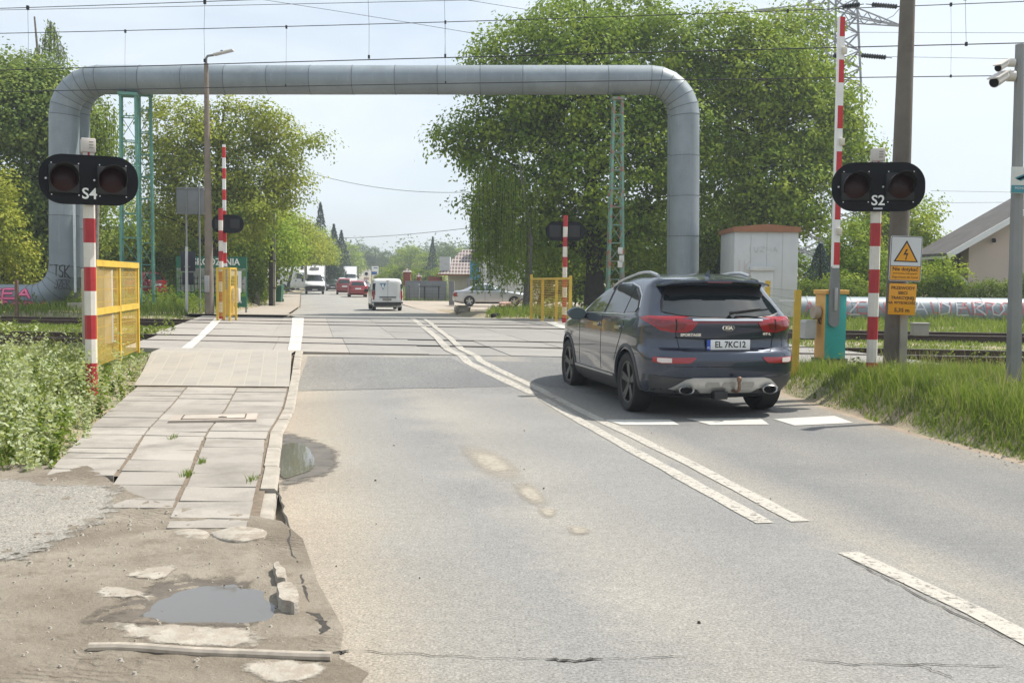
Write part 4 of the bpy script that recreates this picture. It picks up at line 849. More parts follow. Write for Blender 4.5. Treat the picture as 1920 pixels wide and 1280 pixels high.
# camera pole
GALV=M('dull_galvanised_pole',(.22,.225,.22),.55,.3,.12,2); cb_=P(1901,712,12.6); ct=P(1912,84,12.6)
cp=empty('camera_pole',(cb_.x,cb_.y,cb_.z-.3),0,'grey steel pole carrying two cameras at the right edge','pole'); dv=Vector((ct.x-cb_.x,0,ct.z-cb_.z+.3))
mb=MB(); mb.tube([(0,0,0),tuple(dv)],[.098,.052],8); mb.build('shaft',GALV,cp,20)
CAMW=M('camera_housing',(.50,.475,.44),.45,var=.05)
for (uu,vv),(u2,v2),lab in (((1862,147),(1897,143),'white bullet camera with dark lens, the lower of two on the grey pole'),((1868,124),(1897,118),'white bullet camera, the upper of two on the grey pole')):
    a=P(uu,vv,12.3); b_=P(u2,v2,12.55); cm=empty('surveillance_camera',b_,0,lab,'camera','cameras on the grey pole')
    d=a-b_; lo=lab.startswith('white bullet camera with'); s=1 if lo else .72
    mb=MB(); mb.tube([(.03,0,0),(-.05,0,0)],.055*s+.01,16); mb.build('mount',CAMW,cm); mb=MB(); mb.tube([(-.05,0,0),(-.1,0,-.005),tuple(d*.45)],.018,10); mb.build('bracket',CAMW,cm,60)
    ax_=(Vector((-.30,-.25,-.17))).normalized(); c0=d*.5
    mb=MB(); mb.tube([tuple(c0-ax_*.06*s),tuple(c0+ax_*.22*s)],[.058*s,.062*s],16); bd_=mb.build('housing',CAMW,cm,40)
    mb=MB(); q=c0+ax_*.09*s+Vector((0,0,.058*s)); mb.bar(q-ax_*.15*s,q+ax_*.17*s,.14*s,.012); mb.build('sunshield',CAMW,bd_)
    mb=MB(); mb.tube([tuple(c0+ax_*.215*s),tuple(c0+ax_*.226*s)],.054*s,16); mb.build('lens_window',BLACK,bd_)
pc_=P(1923,338,12.45); cs=empty('camera_sign',pc_,0,'white monitoring sign with teal camera symbol on the grey pole, right edge','sign')
mb=MB(); mb.box((0,0,0),(.35,.012,.31),.003); mb.build('plate',M('cream_sign',(.55,.56,.52),.5),cs)
TL=M('teal_print',(.04,.20,.24),.5); mb=MB(); mb.box((0,-.008,-.105),(.34,.002,.09)); mb.build('band',TL,cs); mb=MB(); mb.prism([(-.13,.03),(.06,.10),(.09,.07),(-.08,.0)],-.009,-.006,'Y'); mb.prism([(-.12,.015),(-.02,.05),(0,.02),(-.06,-.01)],-.009,-.006,'Y'); mb.box((.0,-.008,-.02),(.02,.002,.05)); mb.build('symbol',TL,cs)
text_obj('lettering','MONITORING',.04,SGW,cs,(0,-.01,-.095),depth=.001)
p=P(1724,628,24.); mb=MB(); mb.box((0,0,.12),(.34,.26,.26),.012); mb.box((0,0,.265),(.38,.3,.04),.01); o=mb.build('track_box',M('grey_track_box',(.24,.24,.215),.7),None); o.location=(p.x,24.,p.z); tag(o,'small grey lidded box in the grass between the tracks','equipment box')
# concrete lamp post beyond the tracks, left
lb=P(393,588,35.); lt=P(386.5,119,35.); lp=empty('street_lamp',(lb.x,35,lb.z),0,'weathered concrete lamp post with pale LED head before the pipe','street lamp')
RCON=M('stained_concrete',(.21,.175,.14),.9,0,.2,1.5,.5,20,stain=(.15,.11,.08))
dv=Vector((lt.x-lb.x,0,lt.z-lb.z)); mb=MB(); mb.tube([dv*(i/8) for i in range(9)],[.155-.085*i/8 for i in range(9)],16); mb.build('pole',RCON,lp,50)
mb=MB(); mb.box((-.04,-.16,1.0),(.16,.03,.55),.006); mb.build('hatch',LGREY,lp)
mb=MB(); mb.tube([tuple(dv),tuple(dv+Vector((0,0,.16))),tuple(dv+Vector((.05,0,.24))),tuple(dv+Vector((.25,0,.27)))],.04,10); mb.build('bracket',GREY,lp,60)
mb=MB(); mb.box((0,0,0),(.68,.24,.07),.03); o=mb.build('lamp_head',M('led_housing',(.55,.54,.52),.4),lp); o.location=dv+Vector((.58,0,.36)); o.rotation_euler=(0,R(-14),0)
mb=MB(); mb.tube([(-.05,0,.035),(-.05,0,.08)],.04,12); mb.build('photocell',BLACK,o)

# ------------------------------------------------------------------ overhead wires, insulators, pylon
WIRE=M('dark_wire',(.02,.02,.022),.5,.4); INS=M('dark_porcelain',(.02,.025,.03),.35)
def wpt(u,v,t): 
    a=ray(u,v); a=a/a.y; Y=t/(1+TS*a.x); return Vector((a.x*Y,Y,CAM_H+a.z*Y))
def wire(label,px,t,r,drops=(),grp='overhead wires above the tracks',samples=14):
    us=[p[0] for p in px]; vs_=[p[1] for p in px]; A=[]
    for u in np.linspace(us[0],us[-1],samples): 
        v=float(np.interp(u,us,vs_)) if len(px)==2 else float(np.polyval(np.polyfit(us,vs_,2),u)); A.append(wpt(u,v,t))
    o0=A[0].copy(); rt=empty('overhead_wire',o0,0,label,'overhead wire',grp); mb=MB(); mb.tube([tuple(p-o0) for p in A],r,6); mb.build('cable',WIRE,rt,60)
    for (u,v0,v1) in drops:
        a=wpt(u,v0,t); b_=wpt(u+random.uniform(-2,2),v1,t); mb=MB(); mb.tube([tuple(a-o0),tuple((a+b_)/2-o0+Vector((random.uniform(-.02,.02),0,0))),tuple(b_-o0)],.0035,5)
        mb.box(tuple(a-o0),(.05,.05,.09)); mb.box(tuple(b_-o0),(.04,.04,.07)); mb.build('dropper',WIRE,rt,None)
    return rt
tn,tf=20.9,28.85
wire('highest sagging wire at the top left, over the near track',[(-500,29),(0,16),(480,0),(900,-18)],tn,.008,[(52,15,130),(384,4,114)])
wire('faint second wire just below the highest at the top left',[(-500,28),(0,19),(480,10),(960,-2),(1300,-10)],tn+1.2,.006)
wire('wire falling from upper right, third from the top at the left edge',[(-500,74),(0,60),(480,52),(960,39),(1440,22),(1920,3),(2400,-18)],tf,.011,[(235,59,170),(537,51,161),(835,42,155),(1477,21,148),(1783,9,143)])
wire('lower contact wire of the near track, just skimming the top of the pipe',[(-500,146),(0,132),(480,121),(960,103),(1440,92),(1920,81),(2400,70)],tn,.010,[(690,-6,107),(833,-10,105),(1810,-4,83)])
wire('lowest contact wire, crossing in front of the pipe',[(-500,183),(0,173),(480,163),(960,153),(1440,149),(1920,143),(2400,136)],tf,.012)
wire('thin wire right of the pole below its lower insulator',[(1640,106),(1920,111),(2400,119)],tf+6,.006,grp='thin lines at the upper right'); wire('thin wire right of the red tipped arm at the top right',[(1595,61),(1920,62),(2400,64)],tf+6,.006,grp='thin lines at the upper right')
wire('slack faint line low in the sky right of signal S2',[(1745,358),(1920,361),(2300,372)],tf+30,.008,grp='thin lines at the upper right'); wire('fainter slack line just under the other right of signal S2',[(1745,381),(1920,379),(2300,376)],tf+30,.008,grp='thin lines at the upper right')
wire('thin diagonal line from the top centre down behind the big tree',[(480,-2),(700,32),(930,70)],tf+20,.010,grp='thin lines at the top centre'); wire('thin line at the top just left of the big tree',[(860,-2),(1010,22)],tf+20,.010,grp='thin lines at the top centre')
for (a,b_,lab) in (((1580,13),(1612,9),'upper dark insulator nearer the pylon'),((1635,9),(1682,13),'upper dark insulator nearer the pole'),((1563,104),(1582,106),'lower dark insulator left of the barrier arm'),((1615,104),(1661,108),'lower dark insulator right of the barrier arm')):
    p0=P(*a,30.); p1=P(*b_,30.); it=empty('line_insulator',p0,0,lab,'insulator','insulators on the anchor wires'); d=p1-p0; mb=MB(); n=10; pts=[];rs=[]
    for i in range(n*2+1): pts.append(tuple(d*(i/(n*2)))); rs.append(.075 if i%2 else .045)
    mb.tube(pts,rs,12); mb.build('sheds',INS,it,60); mb=MB(); mb.tube([tuple(-d*.25),tuple(d*1.25)],.012,6); mb.build('rod',WIRE,it)
mb=MB(); A=[P(u,v,30.) for u,v in ((1592,28),(1605,38),(1625,46),(1650,43),(1675,30),(1690,13))]; mb.tube([tuple(p-A[0]) for p in A],.008,6); o=mb.build('jumper_wire',WIRE,None,60); o.location=A[0]; tag(o,'slack jumper wire looping under the upper insulators','wire')
# pylon
PY=M('pylon_steel',(.17,.17,.175),.6,.3); Yp=150.; pc0=P(1546,560,Yp); py=empty('transmission_pylon',(pc0.x,Yp,0),R(20),'grey lattice transmission pylon rising behind the right trees','pylon')
def tw(z): return 9.0-4.6*min(1,z/44)
zt_=P(1562,-130,Yp).z; mb=MB()
zs=list(np.linspace(0,zt_,22)); C4=((-1,-1),(1,-1),(1,1),(-1,1))
lg=[]
for k in range(4): mb.tube([(C4[k][0]*tw(z)*.5,C4[k][1]*tw(z)*.5,z) for z in zs],.17,5)
mb.build('leg_frame',PY,py); mb=MB()
for a,b_ in zip(zs,zs[1:]):
    for k in range(4):
        p,q=C4[k],C4[(k+1)%4]; mb.bar((p[0]*tw(a)*.5,p[1]*tw(a)*.5,a),(q[0]*tw(b_)*.5,q[1]*tw(b_)*.5,b_),.17); mb.bar((q[0]*tw(a)*.5,q[1]*tw(a)*.5,a),(p[0]*tw(b_)*.5,p[1]*tw(b_)*.5,b_),.17)
mb.build('lattice',PY,py)
for zz,ln in ((P(1562,35,Yp).z,12.5),(P(1562,-60,Yp).z,11)):
    mb=MB()
    for s in(-1,1):
        for y_ in(-.4,.4):
            mb.bar((s*2.,y_*4,zz+1.6),(s*ln,0,zz),.16); mb.bar((s*2.,y_*4,zz),(s*ln,0,zz),.16)
            for i in range(5): f=i/5; mb.bar((s*(2+(ln-2)*f),y_*4*(1-f),zz),(s*(2+(ln-2)*(f+.1)),y_*4*(1-f-.1),zz+1.6*(1-f-.1)),.1); mb.bar((s*(2+(ln-2)*(f+.2)),y_*4*(1-f-.2),zz),(s*(2+(ln-2)*(f+.1)),y_*4*(1-f-.1),zz+1.6*(1-f-.1)),.1)
    mb.build('crossarm',PY,py)
# ================================================================== vehicles
def paint(name,c,metal=.0,rough=.3,coat=.8):
    m,nt,b=_nodes(name); tc=nn(nt,'ShaderNodeTexCoord').outputs['Object']
    c0=mixc(nt,ramp(nt,noise(nt,3,6,.6,tc),.35,.75),c,tuple(x*1.12+.004 for x in c)); nt.links.new(c0,b.inputs['Base Color'])
    b.inputs['Metallic'].default_value=metal; b.inputs['Roughness'].default_value=rough; b.inputs['Coat Weight'].default_value=coat; b.inputs['Coat Roughness'].default_value=.03; return m
GLASS,nt,b=_nodes('dark_vehicle_glass'); b.inputs['Base Color'].default_value=(.010,.015,.017,1); b.inputs['Roughness'].default_value=.03; b.inputs['IOR'].default_value=1.6; b.inputs['Coat Weight'].default_value=.25; b.inputs['Coat IOR'].default_value=1.45; b.inputs['Coat Roughness'].default_value=.01
GLASS2,nt,b=_nodes('greenish_vehicle_glass'); b.inputs['Base Color'].default_value=(.05,.075,.078,1); b.inputs['Roughness'].default_value=.04; b.inputs['Specular IOR Level'].default_value=.8
TYRE=M('tyre_rubber',(.014,.014,.015),.8,var=.25,scale=8); RIMD=M('dark_alloy',(.075,.077,.08),.35,.7,.1,6); RIMS=M('silver_alloy',(.45,.46,.47),.3,.8,.1,6)
CLAD=M('grey_plastic_cladding',(.045,.046,.048),.55,var=.15,scale=5); UNDER=M('dark_underbody',(.01,.01,.011),.9)
CHROME=M('satin_chrome',(.72,.72,.72),.16,1,.03); TAIL,nt,b=_nodes('red_tail_lens'); b.inputs['Base Color'].default_value=(.28,.008,.016,1); b.inputs['Roughness'].default_value=.12; b.inputs['Coat Weight'].default_value=.6
TAILD,nt,b=_nodes('dark_red_tail_lens'); b.inputs['Base Color'].default_value=(.16,.006,.012,1); b.inputs['Roughness'].default_value=.12; b.inputs['Coat Weight'].default_value=.6
CLEARL=M('clear_lamp_lens',(.62,.55,.52),.15,var=.05); HEADL=M('headlamp_lens',(.55,.57,.60),.12,.2,.05); SILV=M('silver_skid_plate',(.46,.455,.44),.42,.5,.08,5,stain=(.25,.22,.18),stain_p=(.58,.75),stain_s=6); PLATEW=M('plate_white',(.70,.70,.69),.45,var=.03); PLATEB=M('plate_blue',(.02,.07,.38),.4)
RUBK=M('black_trim',(.012,.012,.013),.5)
def slices_body(SL, n_s=8, n_c=9, n_z=46):
    """plan outlines stacked in z; SL rows: z, rear x, front x, half width, rear corner length, front corner length"""
    A=np.array(SL,float); zz=[]
    for a,b_ in zip(A[:-1,0],A[1:,0]):
        k=max(1,int(round((b_-a)/.03))); zz+=list(np.linspace(a,b_,k,endpoint=False))
    zz.append(A[-1,0]); zz=np.array(zz)
    def interp(col):   # monotone cubic
        x,y=A[:,0],A[:,col]; h=np.diff(x); d=np.diff(y)/h; mm=np.zeros(len(x)); mm[0]=d[0]; mm[-1]=d[-1]
        for i in range(1,len(x)-1):
            if d[i-1]*d[i]>0: w1=2*h[i]+h[i-1]; w2=h[i]+2*h[i-1]; mm[i]=(w1+w2)/(w1/d[i-1]+w2/d[i])
        out=[]
        for q in zz:
            i=min(len(h)-1,max(0,np.searchsorted(x,q)-1)); t=(q-x[i])/h[i]
            out.append((2*t**3-3*t*t+1)*y[i]+(t**3-2*t*t+t)*h[i]*mm[i]+(-2*t**3+3*t*t)*y[i+1]+(t**3-t*t)*h[i]*mm[i+1])
        return np.array(out)
    xr_,xf_,w_,rr_,rf_=[interp(c) for c in range(1,6)]
    rings=[]; mexp=2.6
    for z,xr,xf,w,ra,rf in zip(zz,xr_,xf_,w_,rr_,rf_):
        half=[]
        for i in range(n_c+1):
            t=math.pi/2*i/n_c; half.append((xr+ra*(1-max(0,math.cos(t))**(2/mexp)), w*max(0,math.sin(t))**(2/mexp)))
        x0,x1=xr+ra,xf-rf
        for i in range(1,n_s): half.append((x0+(x1-x0)*i/n_s,w))
        for i in range(n_c+1):
            t=math.pi/2*(1-i/n_c); half.append((xf-rf*(1-max(0,math.cos(t))**(2/mexp)), w*max(0,math.sin(t))**(2/mexp)))
        ring=[(x,y,z) for x,y in half]+[(x,-y,z) for x,y in half[-2:0:-1]]
        rings.append(ring)
    n=len(rings[0]); vs=[p for r in rings for p in r]; fs=[(i*n+j,i*n+(j+1)%n,(i+1)*n+(j+1)%n,(i+1)*n+j) for i in range(len(rings)-1) for j in range(n)]
    fs.append(tuple(range(n))[::-1]); fs.append(tuple(range((len(rings)-1)*n,len(rings)*n)))
    return vs,fs
def body_mesh(name, SL, wheels, arch_r, track_in, mats, parent, smooth=40):
    vs,fs=slices_body(SL); mb=MB(); mb.add(vs,fs); o=mb.build(name,mats,None,None)
    cut=MB()
    for wx in wheels:
        for s in(-1,1): cut.tube([(wx,s*track_in,arch_r*.93),(wx,s*1.6,arch_r*.93)],arch_r,36)
    co=cut.build('cutter',UNDER,None,None)
    md=o.modifiers.new('b','BOOLEAN'); md.operation='DIFFERENCE'; md.object=co; md.solver='EXACT'; md.use_self=True
    try: md.material_mode='TRANSFER'
    except Exception: pass
    dg=bpy.context.evaluated_depsgraph_get(); dg.update(); me=bpy.data.meshes.new_from_object(o.evaluated_get(dg))
    bpy.data.objects.remove(o); bpy.data.objects.remove(co)
    if UNDER.name not in [m_.name for m_ in me.materials if m_]: me.materials.append(UNDER)
    ml=list(me.materials); me.materials.clear()
    res=finish(me,name,ml,parent,smooth); bm=bmesh.new(); bm.from_mesh(me); bv=BVHTree.FromBMesh(bm); bm.free(); return res,bv
def decal(name, bv, poly, view, off, mat, parent, grid=.05, thick=.012, lift=0, smooth=40):
    """poly drawn as seen from 'rear','left','right','front','top' pressed on the body surface"""
    D={'rear':(Vector((1,0,0)),lambda a,b_:Vector((-6,-a,b_))),'front':(Vector((-1,0,0)),lambda a,b_:Vector((8,a,b_))),'left':(Vector((0,-1,0)),lambda a,b_:Vector((a,4,b_))),'right':(Vector((0,1,0)),lambda a,b_:Vector((a,-4,b_))),'top':(Vector((0,0,-1)),lambda a,b_:Vector((a,b_,5)))}
    d,fo=D[view]; bm=bmesh.new(); vv=[bm.verts.new((p[0],p[1],0)) for p in poly]
    f=bm.faces.new(vv)
    xs_=[p[0] for p in poly]; ys_=[p[1] for p in poly]
    for k,lo,hi in ((0,min(xs_),max(xs_)),(1,min(ys_),max(ys_))):
        q=lo+grid
        while q<hi-1e-4:
            co=(q,0,0) if k==0 else (0,q,0); no=(1,0,0) if k==0 else (0,1,0)
            bmesh.ops.bisect_plane(bm,geom=bm.verts[:]+bm.edges[:]+bm.faces[:],plane_co=co,plane_no=no); q+=grid
    hitd={}; last=None
    for v in bm.verts:
        o_=fo(v.co.x,v.co.y); loc,no,ix,dist=bv.ray_cast(o_,d)
        if loc is None: hitd[v]=None
        else: hitd[v]=(loc,no)
    bad=[v for v in bm.verts if hitd[v] is None]
    if bad: bmesh.ops.delete(bm,geom=bad,context='VERTS')
    for v in bm.verts:
        loc,no=hitd[v]
        if no.dot(d)>0: no=-no
        v.co=loc-d*off*.6+no*off*.4
    if thick:
        be=[e for e in bm.edges if e.is_boundary]; r_=bmesh.ops.extrude_edge_only(bm,edges=be)
        for v in [g_ for g_ in r_['geom'] if isinstance(g_,bmesh.types.BMVert)]: v.co+=d*thick
    bmesh.ops.recalc_face_normals(bm,faces=bm.faces)
    me=bpy.data.meshes.new(name); bm.to_mesh(me); bm.free(); return finish(me,name,mat,parent,smooth)
def mirror(poly): return [(-a,b_) for a,b_ in poly][::-1]
def wheel(parent, x, y, r, w, rim, rr=.68, spokes=5, tyre_mat=None, detail=True):
    s=1 if y>0 else -1; rt=empty('wheel',(x,y,r)); rt.parent=parent
    mb=MB(); a=w/2
    mb.lathe([(r*rr,-a*.85),(r*.80,-a),(r*.93,-a),(r*.985,-a*.8),(r,-a*.45),(r,a*.45),(r*.985,a*.8),(r*.93,a),(r*.80,a),(r*rr,a*.85),(r*rr,-a*.85)],40 if detail else 20,'Y'); mb.build('tyre',TYRE,rt,40)
    R_=r*rr; mb=MB(); mb.lathe([(R_,s*a*.86),(R_*.93,s*a*.80),(R_*.9,s*a*.45),(R_*.3,s*a*.2),(0,s*a*.2)],40 if detail else 20,'Y'); mb.build('rim_barrel',RUBK,rt,40)
    mb=MB()
    for k in range(spokes):
        for off in ((-.13,.13) if detail else (0,)):
            t=2*math.pi*k/spokes+off+.3; u=Vector((math.cos(t),0,math.sin(t))); n_=Vector((-math.sin(t),0,math.cos(t))); ww=(.085 if detail else .2)*R_
            p0=u*R_*.12+Vector((0,s*a*.62,0)); p1=u*R_*.95+Vector((0,s*a*.80,0)); q=Vector((0,-s*.03,0))
            vs=[p0-n_*ww*1.2,p0+n_*ww*1.2,p1+n_*ww,p1-n_*ww]; vs=[tuple(p) for p in vs]+[tuple(p+q) for p in vs]
            mb.add(vs,[(0,1,2,3),(4,5,6,7),(0,1,5,4),(1,2,6,5),(2,3,7,6),(3,0,4,7)])
    mb.lathe([(R_,s*a*.86),(R_*.955,s*a*.84),(R_*.94,s*a*.72)],36,'Y'); mb.lathe([(0,s*a*.72),(R_*.16,s*a*.7),(R_*.2,s*a*.55)],20,'Y'); mb.build('rim',rim,rt,40)
    return rt
def arch_ring(bv, wx, rz_, r0, r1, parent, s, mat, a0=-8, a1=188, n=40):
    mb=MB(); vs=[]
    for i in range(n+1):
        t=R(a0+(a1-a0)*i/n)
        for r in (r0,(r0+r1)/2,r1):
            x=wx+r*math.cos(t); z=max(.19,rz_+r*math.sin(t)); loc=None
            loc,no,ix,dd=bv.ray_cast(Vector((x,s*4,z)),Vector((0,-s,0)))
            if loc is None or abs(loc.y)<.6: 
                x2=wx+r1*math.cos(t); z2=max(.21,rz_+r1*math.sin(t)); loc2,_,_,_=bv.ray_cast(Vector((x2,s*4,z2)),Vector((0,-s,0))); yy=abs(loc2.y) if loc2 is not None else .9
            else: yy=abs(loc.y)
            vs.append((x,s*(yy+(.016 if r<r1 else .004)),z))
        x=wx+r0*math.cos(t); vs.append((x,s*.80,max(.19,rz_+r0*math.sin(t))))
    k=4
    for i in range(n): mb.add([],[]) 
    fs=[]
    for i in range(n):
        b_=i*k; c=b_+k; fs+=[(b_,b_+1,c+1,c),(b_+1,b_+2,c+2,c+1),(b_,c,c+3,b_+3)]
    mb.add(vs,fs); return mb.build('arch_cladding',mat,parent,40)

# ------------------------------------------------------------------ the dark SUV on the crossing approach
KL=G(1190,770); KF=G(1093,728); hd=(KF-KL); hd.z=0; hd.normalize(); kr=Vector((hd.y,-hd.x,0))
KSC=1.035
kc=KL+kr*.80*KSC+Vector((0,0,0)); kang=math.atan2(hd.y,hd.x)
KP=paint('dark_blue_grey_metallic',(.027,.037,.062),.5,.26,1.0)
suv=empty('suv_car',(kc.x,kc.y,0.0),kang,'dark blue grey SUV seen from behind driving onto the crossing','car'); suv.scale=(KSC,KSC,KSC)
K_SL=[(.20,-.48,3.05,.78,.5,.7),(.27,-.74,3.34,.865,.5,.8),(.36,-.86,3.46,.905,.52,.85),(.46,-.905,3.52,.918,.52,.9),(.56,-.925,3.55,.924,.50,.95),(.66,-.925,3.56,.926,.48,1.0),(.745,-.905,3.56,.926,.47,1.0),(.775,-.865,3.56,.925,.46,1.0),(.80,-.825,3.555,.924,.45,1.0),(.90,-.815,3.53,.922,.45,1.0),(.985,-.825,3.42,.918,.46,1.05),(1.03,-.845,3.12,.914,.46,.95),(1.09,-.845,2.62,.905,.46,.75),(1.13,-.825,2.42,.892,.46,.65),(1.17,-.775,2.32,.872,.45,.6),(1.30,-.625,2.02,.812,.42,.55),(1.42,-.49,1.70,.752,.38,.55),(1.49,-.42,1.46,.712,.34,.6),(1.535,-.44,1.22,.678,.28,.65),(1.565,-.43,1.02,.645,.26,.65),(1.595,-.30,.85,.595,.3,.6),(1.62,-.05,.70,.50,.3,.5),(1.636,.12,.55,.34,.2,.3)]
kb_,kv=body_mesh('body',K_SL,(0.0,2.67),.385,.62,[KP,UNDER],suv)
kb_['label']='dark blue grey metallic body shell'
for wx in(0,2.67):
    for s in(-1,1): wheel(suv,wx,s*.80,.352,.235,RIMD,.70,5); arch_ring(kv,wx,.352,.375,.455,suv,s,CLAD)
for v_,s in (('left',1),('right',-1)):
    # sill cladding, side glass with bright surround, door seams, handles, mirror
    decal('sill',kv,[(.43,.20),(2.25,.20),(2.25,.40),(.43,.40)],v_,.012,CLAD,suv,.09)
    decal('sill_trim',kv,[(.50,.375),(2.22,.375),(2.22,.40),(.50,.40)],v_,.02,SILV,suv,.09,.01)
    wl=[(1.86,1.125),(1.62,1.30),(1.32,1.445),(.92,1.515),(.45,1.525),(.12,1.48),(-.12,1.385),(-.245,1.235),(-.20,1.17),(.20,1.145),(1.0,1.13)]
    decal('window_trim',kv,wl,v_,.004,CHROME,suv,.05,.012)
    def inset(p,k=.016):
        cx=sum(q[0] for q in p)/len(p); cz=sum(q[1] for q in p)/len(p); n=len(p); out=[]
        for i in range(n):
            a=Vector(p[i-1]); b_=Vector(p[i]); c=Vector(p[(i+1)%n]); e1=(b_-a).normalized(); e2=(c-b_).normalized(); nn_=Vector((-(e1.y+e2.y),(e1.x+e2.x))); nn_=nn_.normalized() if nn_.length else Vector((0,0))
            q=b_+nn_*k; 
            if (Vector((cx,cz))-q).length>(Vector((cx,cz))-b_).length: q=b_-nn_*k
            out.append(tuple(q))
        return out
    decal('pillar_trim',kv,inset(wl,.014),v_,.008,RUBK,suv,.05,.008)
    g1=[(1.79,1.135),(1.58,1.285),(1.30,1.42),(.98,1.478),(.98,1.142)]; g2=[(.90,1.487),(.45,1.505),(.20,1.468),(.20,1.158),(.90,1.146)]; g3=[(.165,1.455),(-.08,1.36),(-.205,1.23),(-.175,1.18),(.165,1.162)]
    for g_ in (g1,g2,g3): decal('side_window',kv,g_,v_,.013,GLASS,suv,.05,.006)
    for sx in ((1.02,.42,1.12),(2.02,.42,.98)): decal('door_seam',kv,[(sx[0],sx[1]),(sx[0]+.012,sx[1]),(sx[0]+.012,sx[2]),(sx[0],sx[2])],v_,.002,UNDER,suv,.06,0)
    decal('door_seam',kv,[(.12,1.12),(.13,1.0),(.30,.78),(.45,.58),(.462,.58),(.312,.79),(.142,1.0),(.132,1.12)],v_,.002,UNDER,suv,.08,0)
    for hx in (.20,1.10): decal('door_handle',kv,stadium(.21,.045,4) and [(hx+.1+p[0],.985+p[1]) for p in stadium(.2,.04,4)],v_,.028,CHROME if s>0 else KP,suv,.06,.02)
    mb=MB(); mb.lathe([(0,-.09),(.07,-.085),(.105,-.04),(.11,.02),(.09,.09),(.05,.12),(0,.13)],18,'X'); o=mb.build('door_mirror',KP,suv,60); o.location=(1.83,s*1.03,1.10); o.scale=(.75,1.15,.78)
    mb=MB(); mb.lathe([(0,0),(.10,0),(.105,.01)],18,'X'); o2=mb.build('mirror_glass',GLASS2,o,60); o2.location=(-.10,0,0); mb=MB(); mb.bar((0,-s*.14,-.05),(.02,-s*.04,-.03),.05,.08); mb.build('mirror_arm',RUBK,o)
    # roof rails
    pts=[]
    for i in range(15):
        x=-.12+1.85*i/14; loc,_,_,_=kv.ray_cast(Vector((x,s*.555,3)),Vector((0,0,-1))); pts.append((x,s*.575,(loc.z if loc else 1.5)+.030*min(1,i/2,(14-i)/2)+.010))
    mb=MB(); mb.tube(pts,.021,8); mb.build('roof_rail',M('satin_alloy_rail',(.55,.56,.57),.3,.85),suv,60)
# rear: glass, black top band, spoiler, lamps, chrome strip, plate, lettering, bumper
rg=[(-.70,1.20),(-.55,1.165),(-.28,1.145),(0,1.14),(.28,1.145),(.55,1.165),(.70,1.20),(.66,1.30),(.60,1.40),(.54,1.475),(-.54,1.475),(-.60,1.40),(-.66,1.30)]
decal('rear_window_trim',kv,[(a*1.03,1.13 if b_<1.15 else (b_-.012 if b_<1.21 else b_+.012)) for a,b_ in rg],'rear',.002,RUBK,suv,.06,.01)
decal('rear_window',kv,rg,'rear',.010,GLASS,suv,.06,.01)
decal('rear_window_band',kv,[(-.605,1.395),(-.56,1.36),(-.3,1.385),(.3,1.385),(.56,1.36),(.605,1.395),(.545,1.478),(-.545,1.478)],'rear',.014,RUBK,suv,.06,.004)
mb=MB(); vs=[]; n=12
for i in range(n+1):
    a=-.66+1.32*i/n; k=1-(a/.66)**2; xb=-.47-.10*k**.5; zt_=1.512+.052*k**.6
    vs+=[(xb,-a,zt_-.022),(xb,-a,zt_),(xb+.30,-a*1.0,zt_+.035*k),(xb+.28,-a,zt_-.03)]
mb.add(vs,[f_ for i in range(n) for f_ in [(i*4+j,i*4+(j+1)%4,(i+1)*4+(j+1)%4,(i+1)*4+j) for j in range(4)]]+[(0,1,2,3),(n*4+3,n*4+2,n*4+1,n*4)]); mb.build('spoiler',KP,suv,50)
mb=MB(); mb.box((-.575,0,1.535),(.01,.30,.012)); mb.build('brake_light',TAILD,suv)
mb=MB(); mb.add([(0,-.008,0),(.0,.008,0),(.13,.012,0),(.13,-.012,0),(.015,0,.062),(.04,0,.065)],[(0,1,4),(0,4,5,3),(1,2,5,4),(2,3,5),(0,3,2,1)]); o=mb.build('shark_fin',KP,suv,50); o.location=(-.28,0,1.598); o.scale=(1.25,1.6,1.3)
tl=[(-.93,1.155),(-.80,1.150),(-.62,1.135),(-.42,1.115),(-.36,1.085),(-.42,1.0),(-.48,.975),(-.62,.972),(-.76,1.0),(-.88,1.09)]
decal('tail_light',kv,tl,'rear',.016,TAIL,suv,.04,.03); decal('tail_light',kv,mirror(tl),'rear',.016,TAIL,suv,.04,.03)
for mi in (0,1):
    p=[(-.90,1.125),(-.66,1.10),(-.48,1.075),(-.52,1.01),(-.64,1.005),(-.78,1.035)]; decal('tail_lamp_core',kv,mirror(p) if mi else p,'rear',.021,TAILD,suv,.05,.01)
    p=[(-.60,1.118),(-.588,1.117),(-.588,.985),(-.60,.985)]; decal('lamp_divider',kv,mirror(p) if mi else p,'rear',.024,UNDER,suv,.05,.01)
sdl=[(-.50,1.148),(-.74,1.15),(-.85,1.14),(-.85,1.02),(-.74,1.04),(-.60,1.085),(-.46,1.13)]
for v_ in('left','right'): decal('tail_light_side',kv,sdl,v_,.014,TAIL,suv,.04,.02)
decal('red_strip',kv,[(-.42,1.105),(.42,1.105),(.42,1.075),(-.42,1.075)],'rear',.012,TAILD,suv,.07,.01)
mb=MB(); 
vs=[]
for i in range(13):
    a=-.42+.84*i/12; loc,_,_,_=kv.ray_cast(Vector((-6,-a,1.105)),Vector((1,0,0))); vs+=[(loc.x-.012,-a,1.098),(loc.x-.026,-a,1.106),(loc.x-.012,-a,1.128)]
mb.add(vs,[f_ for i in range(12) for f_ in ((i*3,i*3+1,i*3+4,i*3+3),(i*3+1,i*3+2,i*3+5,i*3+4))]); mb.build('chrome_strip',CHROME,suv,20)
tg=[(-.60,.975),(-.575,.90),(-.555,.80),(-.52,.765),(.52,.765),(.555,.80),(.575,.90),(.60,.975)]
